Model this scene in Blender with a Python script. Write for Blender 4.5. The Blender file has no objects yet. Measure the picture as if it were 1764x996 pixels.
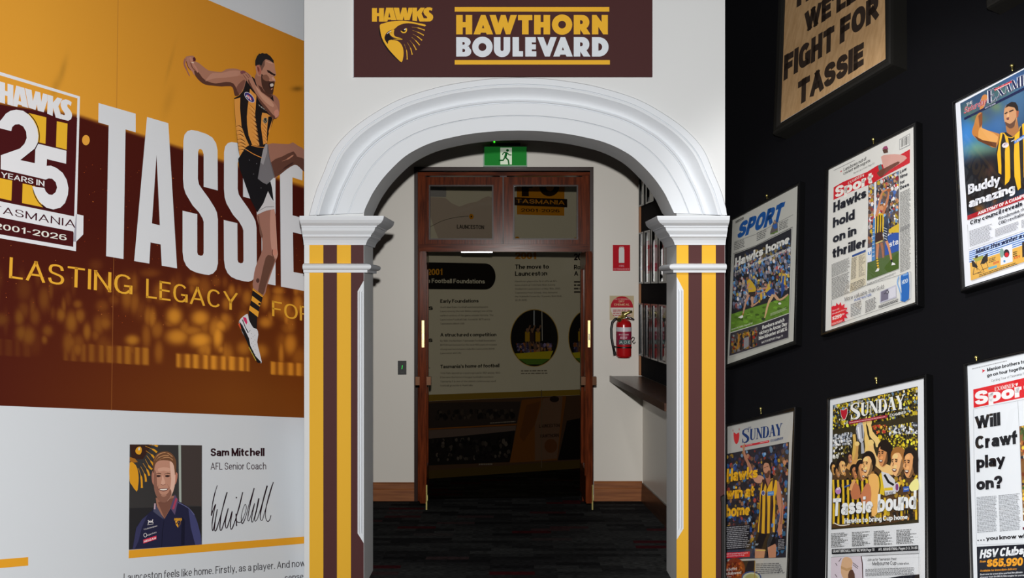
import bpy, bmesh, math, random
import numpy as np
from mathutils import Vector, Matrix
from mathutils.geometry import tessellate_polygon

# ------------------------------------------------------------------ camera, light, exposure
SC = bpy.context.scene
COL = SC.collection
F = 1764.0                      # focal length in pixels of the 1764 x 996 frame
CX, CY = 882.0, 498.0
CH = 1.72                       # camera height
CAM = Vector((0, 0, CH))
cd = bpy.data.cameras.new('camera'); cd.sensor_width = 36; cd.lens = 36.0 * F / 1764.0; cd.clip_start = 0.05
co = bpy.data.objects.new('camera', cd); COL.objects.link(co)
co.location = CAM; co.rotation_euler = (math.radians(90), 0, 0)
SC.camera = co
SC.view_settings.view_transform = 'Standard'
SC.view_settings.look = 'None'
SC.view_settings.gamma = 1
SC.view_settings.use_curve_mapping = False
SC.view_settings.exposure = 0.0
W = bpy.data.worlds.new('world'); SC.world = W; W.use_nodes = True
W.node_tree.nodes['Background'].inputs[0].default_value = (0.93, 0.97, 1.0, 1)
W.node_tree.nodes['Background'].inputs[1].default_value = 0.022

def lamp(name, kind, loc, power, **kw):
    l = bpy.data.lights.new(name, kind); l.energy = power
    for k, v in kw.items(): setattr(l, k, v)
    o = bpy.data.objects.new(name, l); COL.objects.link(o); o.location = loc
    return o
RIGHT_FILL = lamp('right_wall_fill_spot', 'SPOT', (0.42, 3.55, 3.35), 118, spot_size=math.radians(68), spot_blend=0.4, shadow_soft_size=0.12, color=(1.0, 0.98, 0.96))  # unseen spot, added to brighten the framed pages on the right wall
RIGHT_FILL.rotation_euler = (Vector((1.78, 5.0, 1.85)) - RIGHT_FILL.location).to_track_quat('-Z', 'Y').to_euler()
FLASH = lamp('camera_flash', 'POINT', (0.0, 0.05, 2.03), 985, shadow_soft_size=0.035, color=(1.0, 0.985, 0.96))

# ------------------------------------------------------------------ planes: a real surface, and where a sight line meets it
def ray(x, y): return Vector(((x - CX) / F, 1.0, -(y - CY) / F))
class Plane:
    def __init__(s, O, n, d1=None, vp2=None):
        s.O = Vector(O); s.n = Vector(n).normalized(); s.vp2 = vp2
        s.d1 = Vector(d1).normalized() if d1 else s.n.cross(Vector((0, 0, 1))).normalized() * -1
        s.d2 = s.d1.cross(s.n).normalized()
        if s.d2.z < 0: s.d2 = -s.d2
        s.c = (s.O - CAM).dot(s.n)
    def P(s, x, y, off=0.0):
        r = ray(x, y); return CAM + r * ((s.c + off) / r.dot(s.n))
    def up(s, x, y):
        if not s.vp2: return (0.0, -1.0)
        dx, dy = s.vp2[0] - x, s.vp2[1] - y; l = math.hypot(dx, dy); return (dx / l, dy / l)
    def uv(s, x, y):
        q = s.P(x, y) - s.O; return q.dot(s.d1), q.dot(s.d2)
    def at(s, u, v, off=0.0): return s.O + s.d1 * u + s.d2 * v + s.n * off
    def px(s, u, v):
        q = s.at(u, v) - CAM; return (CX + F * q.x / q.y, CY - F * q.z / q.y)
    def shift(s, pts, du, dv=0.0):
        out = []
        for x, y in pts:
            u, v = s.uv(x, y); out.append(s.px(u + du, v + dv))
        return out
def plane_from_vps(vp1, vp2, ax, ay, depth):
    d1 = Vector((vp1[0] - CX, F, -(vp1[1] - CY))).normalized()
    d2 = Vector((vp2[0] - CX, F, -(vp2[1] - CY))).normalized()
    if d2.z < 0: d2 = -d2
    n = d1.cross(d2).normalized()
    O = CAM + ray(ax, ay) * depth
    if n.dot(O - CAM) > 0: n = -n
    if d1.x < 0: d1 = -d1
    return Plane(O, n, d1, vp2)
def facing(Y): return Plane((0, Y, 0), (0, -1, 0), (1, 0, 0))
D = 5.88                         # the arch wall
DB = 8.32                        # the wall at the end of the passage
DR = 6.26                        # back face of the arch wall
MID = facing(D)
REAR = facing(DB)
LEFT = plane_from_vps((2220, 793), (400, -10000), 524, 996, 5.96)
RIGHT = plane_from_vps((110, 970), (1540, -5000), 1249, 996, 5.96)
sd = Vector(((755 - CX) / F, 1, 0)).normalized()
s0 = CAM + ray(1107, 640) * DB; s0.z = 0
SIDE = Plane(s0, (-sd.y, sd.x, 0), sd)
f0 = CAM + ray(738, 825) * (CH / ((825 - CY) / F)); f1 = CAM + ray(997, 807) * (CH / ((807 - CY) / F))
fd = (f1 - f0).normalized()
FAR = Plane(f0, (fd.y, -fd.x, 0), fd)

# ------------------------------------------------------------------ colours and materials
def lin1(c):
    c = c / 255.0; return c / 12.92 if c <= 0.04045 else ((c + 0.055) / 1.055) ** 2.4
GAIN = 1.28
def lin(c, g=None):
    g = GAIN if g is None else g
    return tuple(min(0.92, lin1(v) * g) for v in c)
MATS = {}
def mat(name, rgb, rough=0.5, metal=0.0, spec=0.5, noise=None, bump=0.0, scale=40, emit=None, es=0.0, g=None, stretch=(1, 1, 1)):
    if name in MATS: return MATS[name]
    m = bpy.data.materials.new(name); m.use_nodes = True
    nt = m.node_tree; b = nt.nodes['Principled BSDF']
    c = lin(rgb, g) + (1,)
    b.inputs['Base Color'].default_value = c; b.inputs['Roughness'].default_value = rough
    b.inputs['Metallic'].default_value = metal; b.inputs['Specular IOR Level'].default_value = spec
    tc = nt.nodes.new('ShaderNodeTexCoord'); mp = nt.nodes.new('ShaderNodeMapping'); mp.inputs['Scale'].default_value = stretch
    nt.links.new(tc.outputs['Object'], mp.inputs['Vector'])
    nz = nt.nodes.new('ShaderNodeTexNoise'); nz.inputs['Scale'].default_value = scale; nz.inputs['Detail'].default_value = 4
    nt.links.new(mp.outputs[0], nz.inputs['Vector'])
    if noise:
        mx = nt.nodes.new('ShaderNodeMix'); mx.data_type = 'RGBA'
        mx.inputs[6].default_value = c; mx.inputs[7].default_value = lin(noise, g) + (1,)
        rp = nt.nodes.new('ShaderNodeMapRange'); rp.inputs[1].default_value = 0.35; rp.inputs[2].default_value = 0.65
        nt.links.new(nz.outputs[0], rp.inputs[0]); nt.links.new(rp.outputs[0], mx.inputs[0]); nt.links.new(mx.outputs[2], b.inputs['Base Color'])
    if bump:
        bp = nt.nodes.new('ShaderNodeBump'); bp.inputs['Strength'].default_value = bump; bp.inputs['Distance'].default_value = 0.003
        nt.links.new(nz.outputs[0], bp.inputs['Height']); nt.links.new(bp.outputs[0], b.inputs['Normal'])
    if emit:
        b.inputs['Emission Color'].default_value = lin(emit, 1) + (1,); b.inputs['Emission Strength'].default_value = es
    MATS[name] = m; return m
def print_mat(name, rough=0.5, spec=0.3, es=0.0):
    m = bpy.data.materials.new(name); m.use_nodes = True
    nt = m.node_tree; b = nt.nodes['Principled BSDF']
    a = nt.nodes.new('ShaderNodeAttribute'); a.attribute_name = 'Col'
    nt.links.new(a.outputs['Color'], b.inputs['Base Color'])
    b.inputs['Roughness'].default_value = rough; b.inputs['Specular IOR Level'].default_value = spec
    if es:
        nt.links.new(a.outputs['Color'], b.inputs['Emission Color']); b.inputs['Emission Strength'].default_value = es
    return m
VINYL = print_mat('printed_vinyl', 0.6, 0.1)
PAPER = print_mat('printed_paper', 0.7, 0.15)
LITSIGN = print_mat('lit_sign_face', 0.5, 0.03, 0.3)
def glass(name, tint=(1, 1, 1), ior=0.03, rough=0.01):
    m = bpy.data.materials.new(name); m.use_nodes = True; nt = m.node_tree
    for n in list(nt.nodes): nt.nodes.remove(n)
    o = nt.nodes.new('ShaderNodeOutputMaterial'); t = nt.nodes.new('ShaderNodeBsdfTransparent'); g = nt.nodes.new('ShaderNodeBsdfGlossy')
    t.inputs[0].default_value = tint + (1,); g.inputs['Roughness'].default_value = rough
    lw = nt.nodes.new('ShaderNodeLayerWeight'); lw.inputs[0].default_value = 0.5          # Schlick, the same from both faces
    pw = nt.nodes.new('ShaderNodeMath'); pw.operation = 'POWER'; pw.inputs[1].default_value = 5.0
    fr = nt.nodes.new('ShaderNodeMath'); fr.operation = 'MULTIPLY_ADD'; fr.inputs[1].default_value = 1 - ior; fr.inputs[2].default_value = ior
    nt.links.new(lw.outputs['Facing'], pw.inputs[0]); nt.links.new(pw.outputs[0], fr.inputs[0])
    mx = nt.nodes.new('ShaderNodeMixShader')
    nt.links.new(fr.outputs[0], mx.inputs[0]); nt.links.new(t.outputs[0], mx.inputs[1]); nt.links.new(g.outputs[0], mx.inputs[2]); nt.links.new(mx.outputs[0], o.inputs[0])
    return m
GLAZE = glass('picture_glass'); SMOKED = glass('tinted_glass', (0.73, 0.71, 0.66), 0.0015, 0.02)
WHITE = mat('white_wall_paint', (204, 206, 207), 0.6, spec=0.2, bump=0.05, scale=120)
REARPAINT = mat('semi_gloss_wall_paint', (212, 207, 198), 0.35, spec=0.4, bump=0.04, scale=60)
GLOSSW = mat('white_trim_paint', (204, 208, 213), 0.6, spec=0.18)
BLACKCLOTH = mat('black_wall_cloth', (14, 14, 18), 0.9, spec=0.1, noise=(11, 11, 14), bump=0.3, scale=500)
FRAMEBLK = mat('black_gloss_frame', (12, 12, 13), 0.22, spec=0.5)
FRAMEMAT = mat('black_satin_frame', (24, 23, 21), 0.5, spec=0.4)
BRASS = mat('brass', (238, 206, 130), 0.3, metal=1.0)
CHROME = mat('chrome', (215, 215, 220), 0.15, metal=1.0)
WOOD = mat('varnished_timber', (102, 45, 21), 0.2, spec=0.06, noise=(64, 26, 12), scale=6, stretch=(9, 9, 0.8), bump=0.05)
WOODH = mat('varnished_timber_rail', (102, 45, 21), 0.2, spec=0.06, noise=(64, 26, 12), scale=6, stretch=(0.8, 9, 9), bump=0.05)
BASEW = mat('oiled_timber', (140, 86, 48), 0.5, spec=0.3, noise=(112, 64, 34), scale=5, stretch=(0.6, 4, 10))
DARKW = mat('dark_timber', (70, 46, 34), 0.3, spec=0.5, noise=(48, 30, 22), scale=8, stretch=(6, 1, 6))

# ------------------------------------------------------------------ object helpers
def tag(o, label=None, cat=None, group=None, kind=None):
    if label: o['label'] = label
    if cat: o['category'] = cat
    if group: o['group'] = group
    if kind: o['kind'] = kind
    return o
def root(name, loc, label, cat, group=None):
    o = bpy.data.objects.new(name, None); COL.objects.link(o); o.location = loc; o.empty_display_size = 0.05
    return tag(o, label, cat, group)
def adopt(o, parent):
    if parent is not None:
        o.parent = parent
        if parent.type == 'EMPTY': o.matrix_parent_inverse = Matrix.Translation(-Vector(parent.location))
    return o
def obj(name, verts, faces, m, parent=None, smooth=False):
    me = bpy.data.meshes.new(name); me.from_pydata([tuple(v) for v in verts], [], faces); me.validate(); me.update()
    bm = bmesh.new(); bm.from_mesh(me); bmesh.ops.recalc_face_normals(bm, faces=bm.faces); bm.to_mesh(me); bm.free()
    me.materials.append(m)
    if smooth:
        for p in me.polygons: p.use_smooth = True
    o = bpy.data.objects.new(name, me); COL.objects.link(o)
    return adopt(o, parent)
class MB:
    def __init__(s): s.v = []; s.f = []
    def add(s, v, f):
        b = len(s.v); s.v += [Vector(q) for q in v]; s.f += [tuple(b + i for i in q) for q in f]; return s
    def hexa(s, a, b):          # two loops of equal length, closed into a solid
        n = len(a); return s.add(list(a) + list(b), [tuple(range(n))[::-1], tuple(range(n, 2 * n))] + [(i, (i + 1) % n, n + (i + 1) % n, n + i) for i in range(n)])
    def box(s, x0, x1, y0, y1, z0, z1):
        return s.hexa([(x0, y0, z0), (x1, y0, z0), (x1, y1, z0), (x0, y1, z0)], [(x0, y0, z1), (x1, y0, z1), (x1, y1, z1), (x0, y1, z1)])
    def pxbox(s, pl, quad, t0, t1):   # quad of pixels on a plane; front face at off t1 keeps the outline, body runs straight back to t0
        a = [pl.P(x, y, t1) for x, y in quad]; return s.hexa(a, [q - pl.n * (t1 - t0) for q in a])
    def tube(s, pts, r, n=10):
        pts = [Vector(p) for p in pts]; rs = r if isinstance(r, (list, tuple)) else [r] * len(pts); rings = []
        for i, p in enumerate(pts):
            t = (pts[min(i + 1, len(pts) - 1)] - pts[max(i - 1, 0)]).normalized()
            a = t.orthogonal().normalized() if not rings else (pa - t * pa.dot(t)).normalized()
            pa = a; b = t.cross(a)
            rings.append([p + (a * math.cos(2 * math.pi * k / n) + b * math.sin(2 * math.pi * k / n)) * rs[i] for k in range(n)])
        v = [q for g in rings for q in g]
        f = [(i * n + k, i * n + (k + 1) % n, (i + 1) * n + (k + 1) % n, (i + 1) * n + k) for i in range(len(pts) - 1) for k in range(n)]
        f += [tuple(range(n))[::-1], tuple(range((len(pts) - 1) * n, len(pts) * n))]
        return s.add(v, f)
    def lathe(s, c, prof, n=28):
        c = Vector(c); v = []; f = []
        for r, z in prof: v += [c + Vector((r * math.cos(2 * math.pi * k / n), r * math.sin(2 * math.pi * k / n), z)) for k in range(n)]
        m = len(prof)
        f = [(i * n + k, i * n + (k + 1) % n, (i + 1) * n + (k + 1) % n, (i + 1) * n + k) for i in range(m - 1) for k in range(n)]
        f += [tuple(range(n))[::-1], tuple(range((m - 1) * n, m * n))]
        return s.add(v, f)
    def build(s, name, m, parent=None, smooth=False): return obj(name, s.v, s.f, m, parent, smooth)
def cat(pts, n=4, closed=True):
    """Catmull-Rom smoothing of an outline."""
    p = [Vector((a[0], a[1])) for a in pts]; m = len(p); out = []
    for i in range(m if closed else m - 1):
        if closed: a, b, c, d = p[i - 1], p[i], p[(i + 1) % m], p[(i + 2) % m]
        else: a, b, c, d = p[max(i - 1, 0)], p[i], p[i + 1], p[min(i + 2, m - 1)]
        for k in range(n):
            t = k / n
            q = 0.5 * ((2 * b) + (c - a) * t + (2 * a - 5 * b + 4 * c - d) * t * t + (3 * b - a - 3 * c + d) * t ** 3)
            out.append((q.x, q.y))
    if not closed: out.append((p[-1].x, p[-1].y))
    return out
def cr(ox, oy, s):
    """Coordinates read off an enlarged crop of the photograph, back into its pixels."""
    return lambda *pts: [(ox + x / s, oy + y / s) for x, y in pts]
def arc(cx, cy, rx, ry=None, a0=0, a1=360, n=28):
    ry = rx if ry is None else ry
    full = abs(a1 - a0) >= 360; m = n if full else n + 1
    return [(cx + rx * math.cos(math.radians(a0 + (a1 - a0) * k / n)), cy + ry * math.sin(math.radians(a0 + (a1 - a0) * k / n))) for k in range(m)]

# ------------------------------------------------------------------ flat print: lettering and artwork on a plane
GL = {}
def el(cx, cy, rx, ry, a0, a1, n=14):       # squarish bowl of a grotesque letter
    o = []
    for k in range(n + 1):
        t = math.radians(a0 + (a1 - a0) * k / n); c, s_ = math.cos(t), math.sin(t)
        o.append((cx + rx * math.copysign(abs(c) ** 0.86, c), cy + ry * math.copysign(abs(s_) ** 0.86, s_)))
    return o
ST = ('s', [(0, 0), (0, 1)]); LS = ('s', [(0, 0), (0, 2)]); FULL = ('o', el(.5, .5, .5, .5, 0, 360, 22))
FONT = {
 'A': (.58, [('s', [(0, 0), (.5, 1)]), ('s', [(1, 0), (.5, 1)]), ('b', [(.2, .3), (.8, .3)])]),
 'B': (.48, [ST, ('c', [(0, 1), (.55, 1), (.88, .93), (.92, .76), (.86, .6), (.55, .53), (0, .53)]), ('c', [(0, .53), (.6, .53), (.93, .45), (1, .27), (.93, .08), (.6, 0), (0, 0)])]),
 'C': (.54, [('c', el(.5, .5, .5, .5, 38, 322))]),
 'D': (.52, [ST, ('c', [(0, 1), (.5, 1), (.88, .86), (1, .5), (.88, .14), (.5, 0), (0, 0)])]),
 'E': (.42, [ST, ('s', [(0, 1), (1, 1)]), ('s', [(0, .52), (.88, .52)]), ('s', [(0, 0), (1, 0)])]),
 'F': (.40, [ST, ('s', [(0, 1), (1, 1)]), ('s', [(0, .5), (.85, .5)])]),
 'G': (.56, [('c', el(.5, .5, .5, .5, 40, 325)), ('s', [(1, .42), (1, .06)]), ('b', [(.55, .42), (1, .42)])]),
 'H': (.50, [ST, ('s', [(1, 0), (1, 1)]), ('b', [(0, .52), (1, .52)])]), 'I': (0, [ST]),
 'J': (.38, [('c', [(1, 1.06), (1, .3), (.86, .04), (.5, 0), (.14, .05), (0, .3)])]),
 'K': (.52, [ST, ('s', [(0, .33), (1, 1)]), ('s', [(.3, .56), (1, 0)])]), 'L': (.40, [ST, ('s', [(0, 0), (1, 0)])]),
 'M': (.66, [ST, ('s', [(1, 0), (1, 1)]), ('s', [(0, 1), (.5, .05)]), ('s', [(1, 1), (.5, .05)])]),
 'N': (.52, [ST, ('s', [(1, 0), (1, 1)]), ('s', [(0, 1), (1, 0)])]), 'O': (.58, [FULL]),
 'P': (.46, [ST, ('c', [(0, 1), (.55, 1), (.92, .93), (1, .73), (.92, .52), (.55, .45), (0, .45)])]), 'Q': (.58, [FULL, ('s', [(.6, .25), (1, 0)])]),
 'R': (.48, [ST, ('c', [(0, 1), (.55, 1), (.9, .93), (.98, .74), (.9, .54), (.55, .47), (0, .47)]), ('s', [(.5, .47), (1, 0)])]),
 'S': (.48, [('c', [(.96, .74), (.86, .93), (.5, 1), (.14, .94), (.03, .75), (.14, .59), (.5, .51), (.87, .42), (1, .25), (.87, .06), (.5, 0), (.13, .06), (0, .27)])]),
 'T': (.54, [('s', [(0, 1), (1, 1)]), ('s', [(.5, 0), (.5, 1)])]),
 'U': (.50, [('c', [(0, 1.08), (0, .32), (.1, .08), (.5, 0), (.9, .08), (1, .32), (1, 1.08)])]),
 'V': (.56, [('s', [(0, 1), (.5, 0)]), ('s', [(1, 1), (.5, 0)])]),
 'W': (.90, [('s', [(0, 1), (.25, 0)]), ('s', [(.5, 1), (.25, 0)]), ('s', [(.5, 1), (.75, 0)]), ('s', [(1, 1), (.75, 0)])]),
 'X': (.54, [('s', [(0, 0), (1, 1)]), ('s', [(0, 1), (1, 0)])]), 'Y': (.54, [('s', [(0, 1), (.5, .42)]), ('s', [(1, 1), (.5, .42)]), ('s', [(.5, .42), (.5, 0)])]),
 'Z': (.50, [('s', [(0, 1), (1, 1)]), ('s', [(1, 1), (0, 0)]), ('s', [(0, 0), (1, 0)])]),
 'a': (.40, [('c', [(.04, .74), (.18, .96), (.5, 1), (.84, .95), (.97, .7), (.97, .4)]), ('s', [(.97, .5), (.97, 0)]), ('c', [(.97, .58), (.5, .54), (.1, .44), (0, .25), (.1, .05), (.4, 0), (.76, .08), (.97, .34)])]),
 'b': (.44, [LS, FULL]), 'c': (.40, [('c', el(.5, .5, .5, .5, 42, 318))]), 'd': (.44, [('s', [(1, 0), (1, 2)]), FULL]), 'e': (.42, [('c', el(.5, .5, .5, .5, 0, 312)), ('b', [(0, .47), (1, .47)])]),
 'f': (.22, [('c', [(1.15, 2), (.7, 1.97), (.35, 1.75), (.3, 1.2)]), ('s', [(.3, 1.3), (.3, 0)]), ('s', [(-.1, 1), (1, 1)])]),
 'g': (.44, [FULL, ('c', [(1, 1.1), (1, -.3), (.88, -.86), (.45, -1), (.05, -.8)])]), 'h': (.42, [LS, ('c', [(0, .55), (.15, .88), (.5, 1), (.9, .9), (1, .6), (1, -.12)])]),
 'i': (0, [ST, ('i', 0)]), 'j': (.12, [('c', [(1, 1.1), (1, -.5), (.7, -.95), (-.3, -1)]), ('i', 1)]), 'k': (.44, [LS, ('s', [(0, .2), (1, 1)]), ('s', [(.3, .5), (1, 0)])]), 'l': (0, [LS]),
 'm': (.74, [ST, ('c', [(0, .55), (.08, .88), (.25, 1), (.45, .9), (.5, .6), (.5, -.12)]), ('c', [(.5, .55), (.58, .88), (.75, 1), (.95, .9), (1, .6), (1, -.12)])]), 'n': (.42, [ST, ('c', [(0, .55), (.15, .88), (.5, 1), (.9, .9), (1, .6), (1, -.12)])]), 'o': (.46, [FULL]),
 'p': (.44, [('s', [(0, -1), (0, 1)]), FULL]), 'q': (.44, [('s', [(1, -1), (1, 1)]), FULL]), 'r': (.24, [ST, ('c', [(0, .45), (.25, .85), (.6, .98), (1.1, 1)])]),
 's': (.38, [('c', [(.95, .72), (.84, .93), (.5, 1), (.14, .93), (.04, .74), (.16, .58), (.5, .51), (.86, .42), (1, .26), (.86, .07), (.5, 0), (.14, .07), (0, .28)])]),
 't': (.22, [('s', [(.3, 1.7), (.3, .3)]), ('c', [(.3, .5), (.36, .12), (.6, .01), (1.15, .02)]), ('s', [(-.1, 1), (1, 1)])]), 'u': (.42, [('c', [(0, 1.12), (0, .4), (.1, .1), (.5, 0), (.85, .12), (1, .45)]), ('s', [(1, 0), (1, 1)])]),
 'v': (.44, [('s', [(0, 1), (.5, 0)]), ('s', [(1, 1), (.5, 0)])]), 'w': (.72, [('s', [(0, 1), (.26, 0)]), ('s', [(.5, 1), (.26, 0)]), ('s', [(.5, 1), (.74, 0)]), ('s', [(1, 1), (.74, 0)])]), 'x': (.44, [('s', [(0, 0), (1, 1)]), ('s', [(0, 1), (1, 0)])]),
 'y': (.44, [('s', [(0, 1), (.5, .05)]), ('s', [(1, 1), (.28, -1)])]), 'z': (.40, [('s', [(0, 1), (1, 1)]), ('s', [(1, 1), (0, 0)]), ('s', [(0, 0), (1, 0)])]),
 '0': (.46, [FULL]), '1': (.22, [('s', [(1, 0), (1, 1)]), ('b', [(1, .95), (0, .72)])]), '2': (.46, [('c', [(0, .7), (.1, .93), (.5, 1), (.88, .94), (1, .73), (.86, .5), (.4, .22), (.03, .02)]), ('s', [(0, 0), (1, 0)])]),
 '3': (.46, [('c', [(.02, .74), (.12, .94), (.5, 1), (.86, .93), (.94, .75), (.82, .57), (.4, .53)]), ('c', [(.4, .53), (.86, .47), (1, .26), (.87, .06), (.5, 0), (.12, .06), (0, .27)])]), '4': (.50, [('s', [(.76, 0), (.76, 1)]), ('s', [(.76, 1), (0, .26)]), ('s', [(0, .26), (1, .26)])]),
 '5': (.46, [('s', [(.14, 1), (.92, 1)]), ('s', [(.12, 1), (.06, .5)]), ('c', [(.06, .5), (.3, .62), (.6, .62), (.92, .52), (1, .31), (.88, .07), (.5, 0), (.12, .06), (0, .24)])]), '6': (.46, [('o', el(.5, .3, .5, .3, 0, 360, 20)), ('c', [(.95, .9), (.75, 1), (.5, 1), (.14, .9), (0, .55), (0, .3)])]),
 '7': (.46, [('s', [(0, 1), (1, 1)]), ('s', [(1, 1), (.35, 0)])]), '8': (.46, [('o', el(.5, .76, .44, .24, 0, 360, 18)), ('o', el(.5, .27, .5, .27, 0, 360, 18))]), '9': (.46, [('o', el(.5, .7, .5, .3, 0, 360, 20)), ('c', [(.05, .1), (.25, 0), (.5, 0), (.86, .1), (1, .45), (1, .7)])]),
 '.': (0, [('d', 0)]), ',': (0, [('d', 0), ('b', [(0, .08), (-.25, -.2)])]), "'": (0, [('b', [(0, 1.06), (0, .72)])]), '-': (.24, [('b', [(-.1, .42), (1.1, .42)])]), ':': (0, [('d', 0), ('d', .52)]), '!': (0, [('b', [(0, 1.06), (0, .34)]), ('d', 0)]),
 '?': (.42, [('c', [(0, .72), (.1, .93), (.5, 1), (.88, .94), (1, .75), (.88, .56), (.6, .44), (.5, .28)]), ('d5', 0)]), '$': (.46, [('c', [(.96, .72), (.86, .9), (.5, .95), (.14, .9), (.03, .74), (.14, .59), (.5, .51), (.87, .42), (1, .26), (.87, .1), (.5, .05), (.13, .1), (0, .28)]), ('x', [(.5, 1.1), (.5, -.1)])]),
 '&': (.56, [('c', [(1, 0), (.3, .62), (.2, .82), (.42, 1), (.64, .84), (.5, .64), (.12, .42), (0, .22), (.2, .03), (.5, 0), (.8, .14), (.98, .45)])]), '(': (.12, [('c', [(1, 1.12), (.2, .75), (.0, .45), (.2, .1), (1, -.25)])]), ')': (.12, [('c', [(0, 1.12), (.8, .75), (1, .45), (.8, .1), (0, -.25)])]),
}
XH, DESC = 0.72, -0.27
def glyphs(body, bold):
    """Lettering built from strokes: cap height 1, stroke weight from the bold value."""
    k = (body, bold)
    if k in GL: return GL[k]
    t = max(0.085, 0.125 + bold * 1.9); V = []; Fc = []; X = 0.0; gap = max(0.02, 0.105 - 0.62 * (t - 0.12))
    for ch in body:
        if ch == ' ': X += 0.25; continue
        w, strokes = FONT[ch]; low = ch.islower()
        def pt(x, y):
            if low:
                yy = t / 2 + (XH - t) * y if 0 <= y <= 1 else (XH - t / 2 + (1 - XH) * (y - 1) if y > 1 else t / 2 + (-DESC) * y)
            else: yy = t / 2 + (1 - t) * y
            return (X + t / 2 + x * w, yy)
        y0, y1 = (DESC if ch in 'gjpqy' else 0.0, 1.0 if ch in 'bdfhklijt' else XH) if low else (-0.2, 1.16)
        if not low and (ch.isalpha() or ch.isdigit()): y0, y1 = 0.0, 1.0
        for mode, p in strokes:
            if mode == 'i':
                b = len(V); cx_ = X + t / 2 + p * w; V += [(cx_ - t / 2, max(1 - t * .85, XH + .1)), (cx_ + t / 2, max(1 - t * .85, XH + .1)), (cx_ + t / 2, 1), (cx_ - t / 2, 1)]; Fc.append((b, b + 1, b + 2, b + 3)); continue
            if mode in ('d', 'd5'):
                cx_ = X + t / 2 + (w / 2 if mode == 'd5' else 0); b = len(V); r_ = t * .55; yb = p * .95
                V += [(cx_ - r_, yb), (cx_ + r_, yb), (cx_ + r_, yb + 2 * r_), (cx_ - r_, yb + 2 * r_)]; Fc.append((b, b + 1, b + 2, b + 3)); continue
            q = [pt(*z) for z in p]
            if mode == 'c': q = cat(q, 3, False) if len(q) < 14 else q
            closed = mode == 'o'
            if closed: q = q[:-1]
            n = len(q); L = []; R = []
            for i in range(n):
                a_, b_ = (q[i - 1], q[(i + 1) % n]) if closed else (q[max(i - 1, 0)], q[min(i + 1, n - 1)])
                dx, dy = b_[0] - a_[0], b_[1] - a_[1]; l = math.hypot(dx, dy) or 1; dx, dy = dx / l, dy / l
                th = t * math.hypot(dy, 0.84 * dx) * (0.6 if mode == 'x' else 1); x, y = q[i]
                if mode == 's': e = (t if abs(dx) < .3 else th if abs(dy) < .3 else t) / 2; e *= -1 if i == 0 else 1; x += dx * e; y += dy * e
                for lst, sg in ((L, 1), (R, -1)): lst.append((x - dy * th / 2 * sg, min(max(y + dx * th / 2 * sg, y0), y1)))
            b = len(V); V += L + R
            Fc += [(b + i, b + (i + 1) % n, b + n + (i + 1) % n, b + n + i) for i in range(n if closed else n - 1)]
        X += w + t + gap
    GL[k] = (V, Fc); return GL[k]
CAPH = 1.0
DZ = 4e-5
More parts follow.
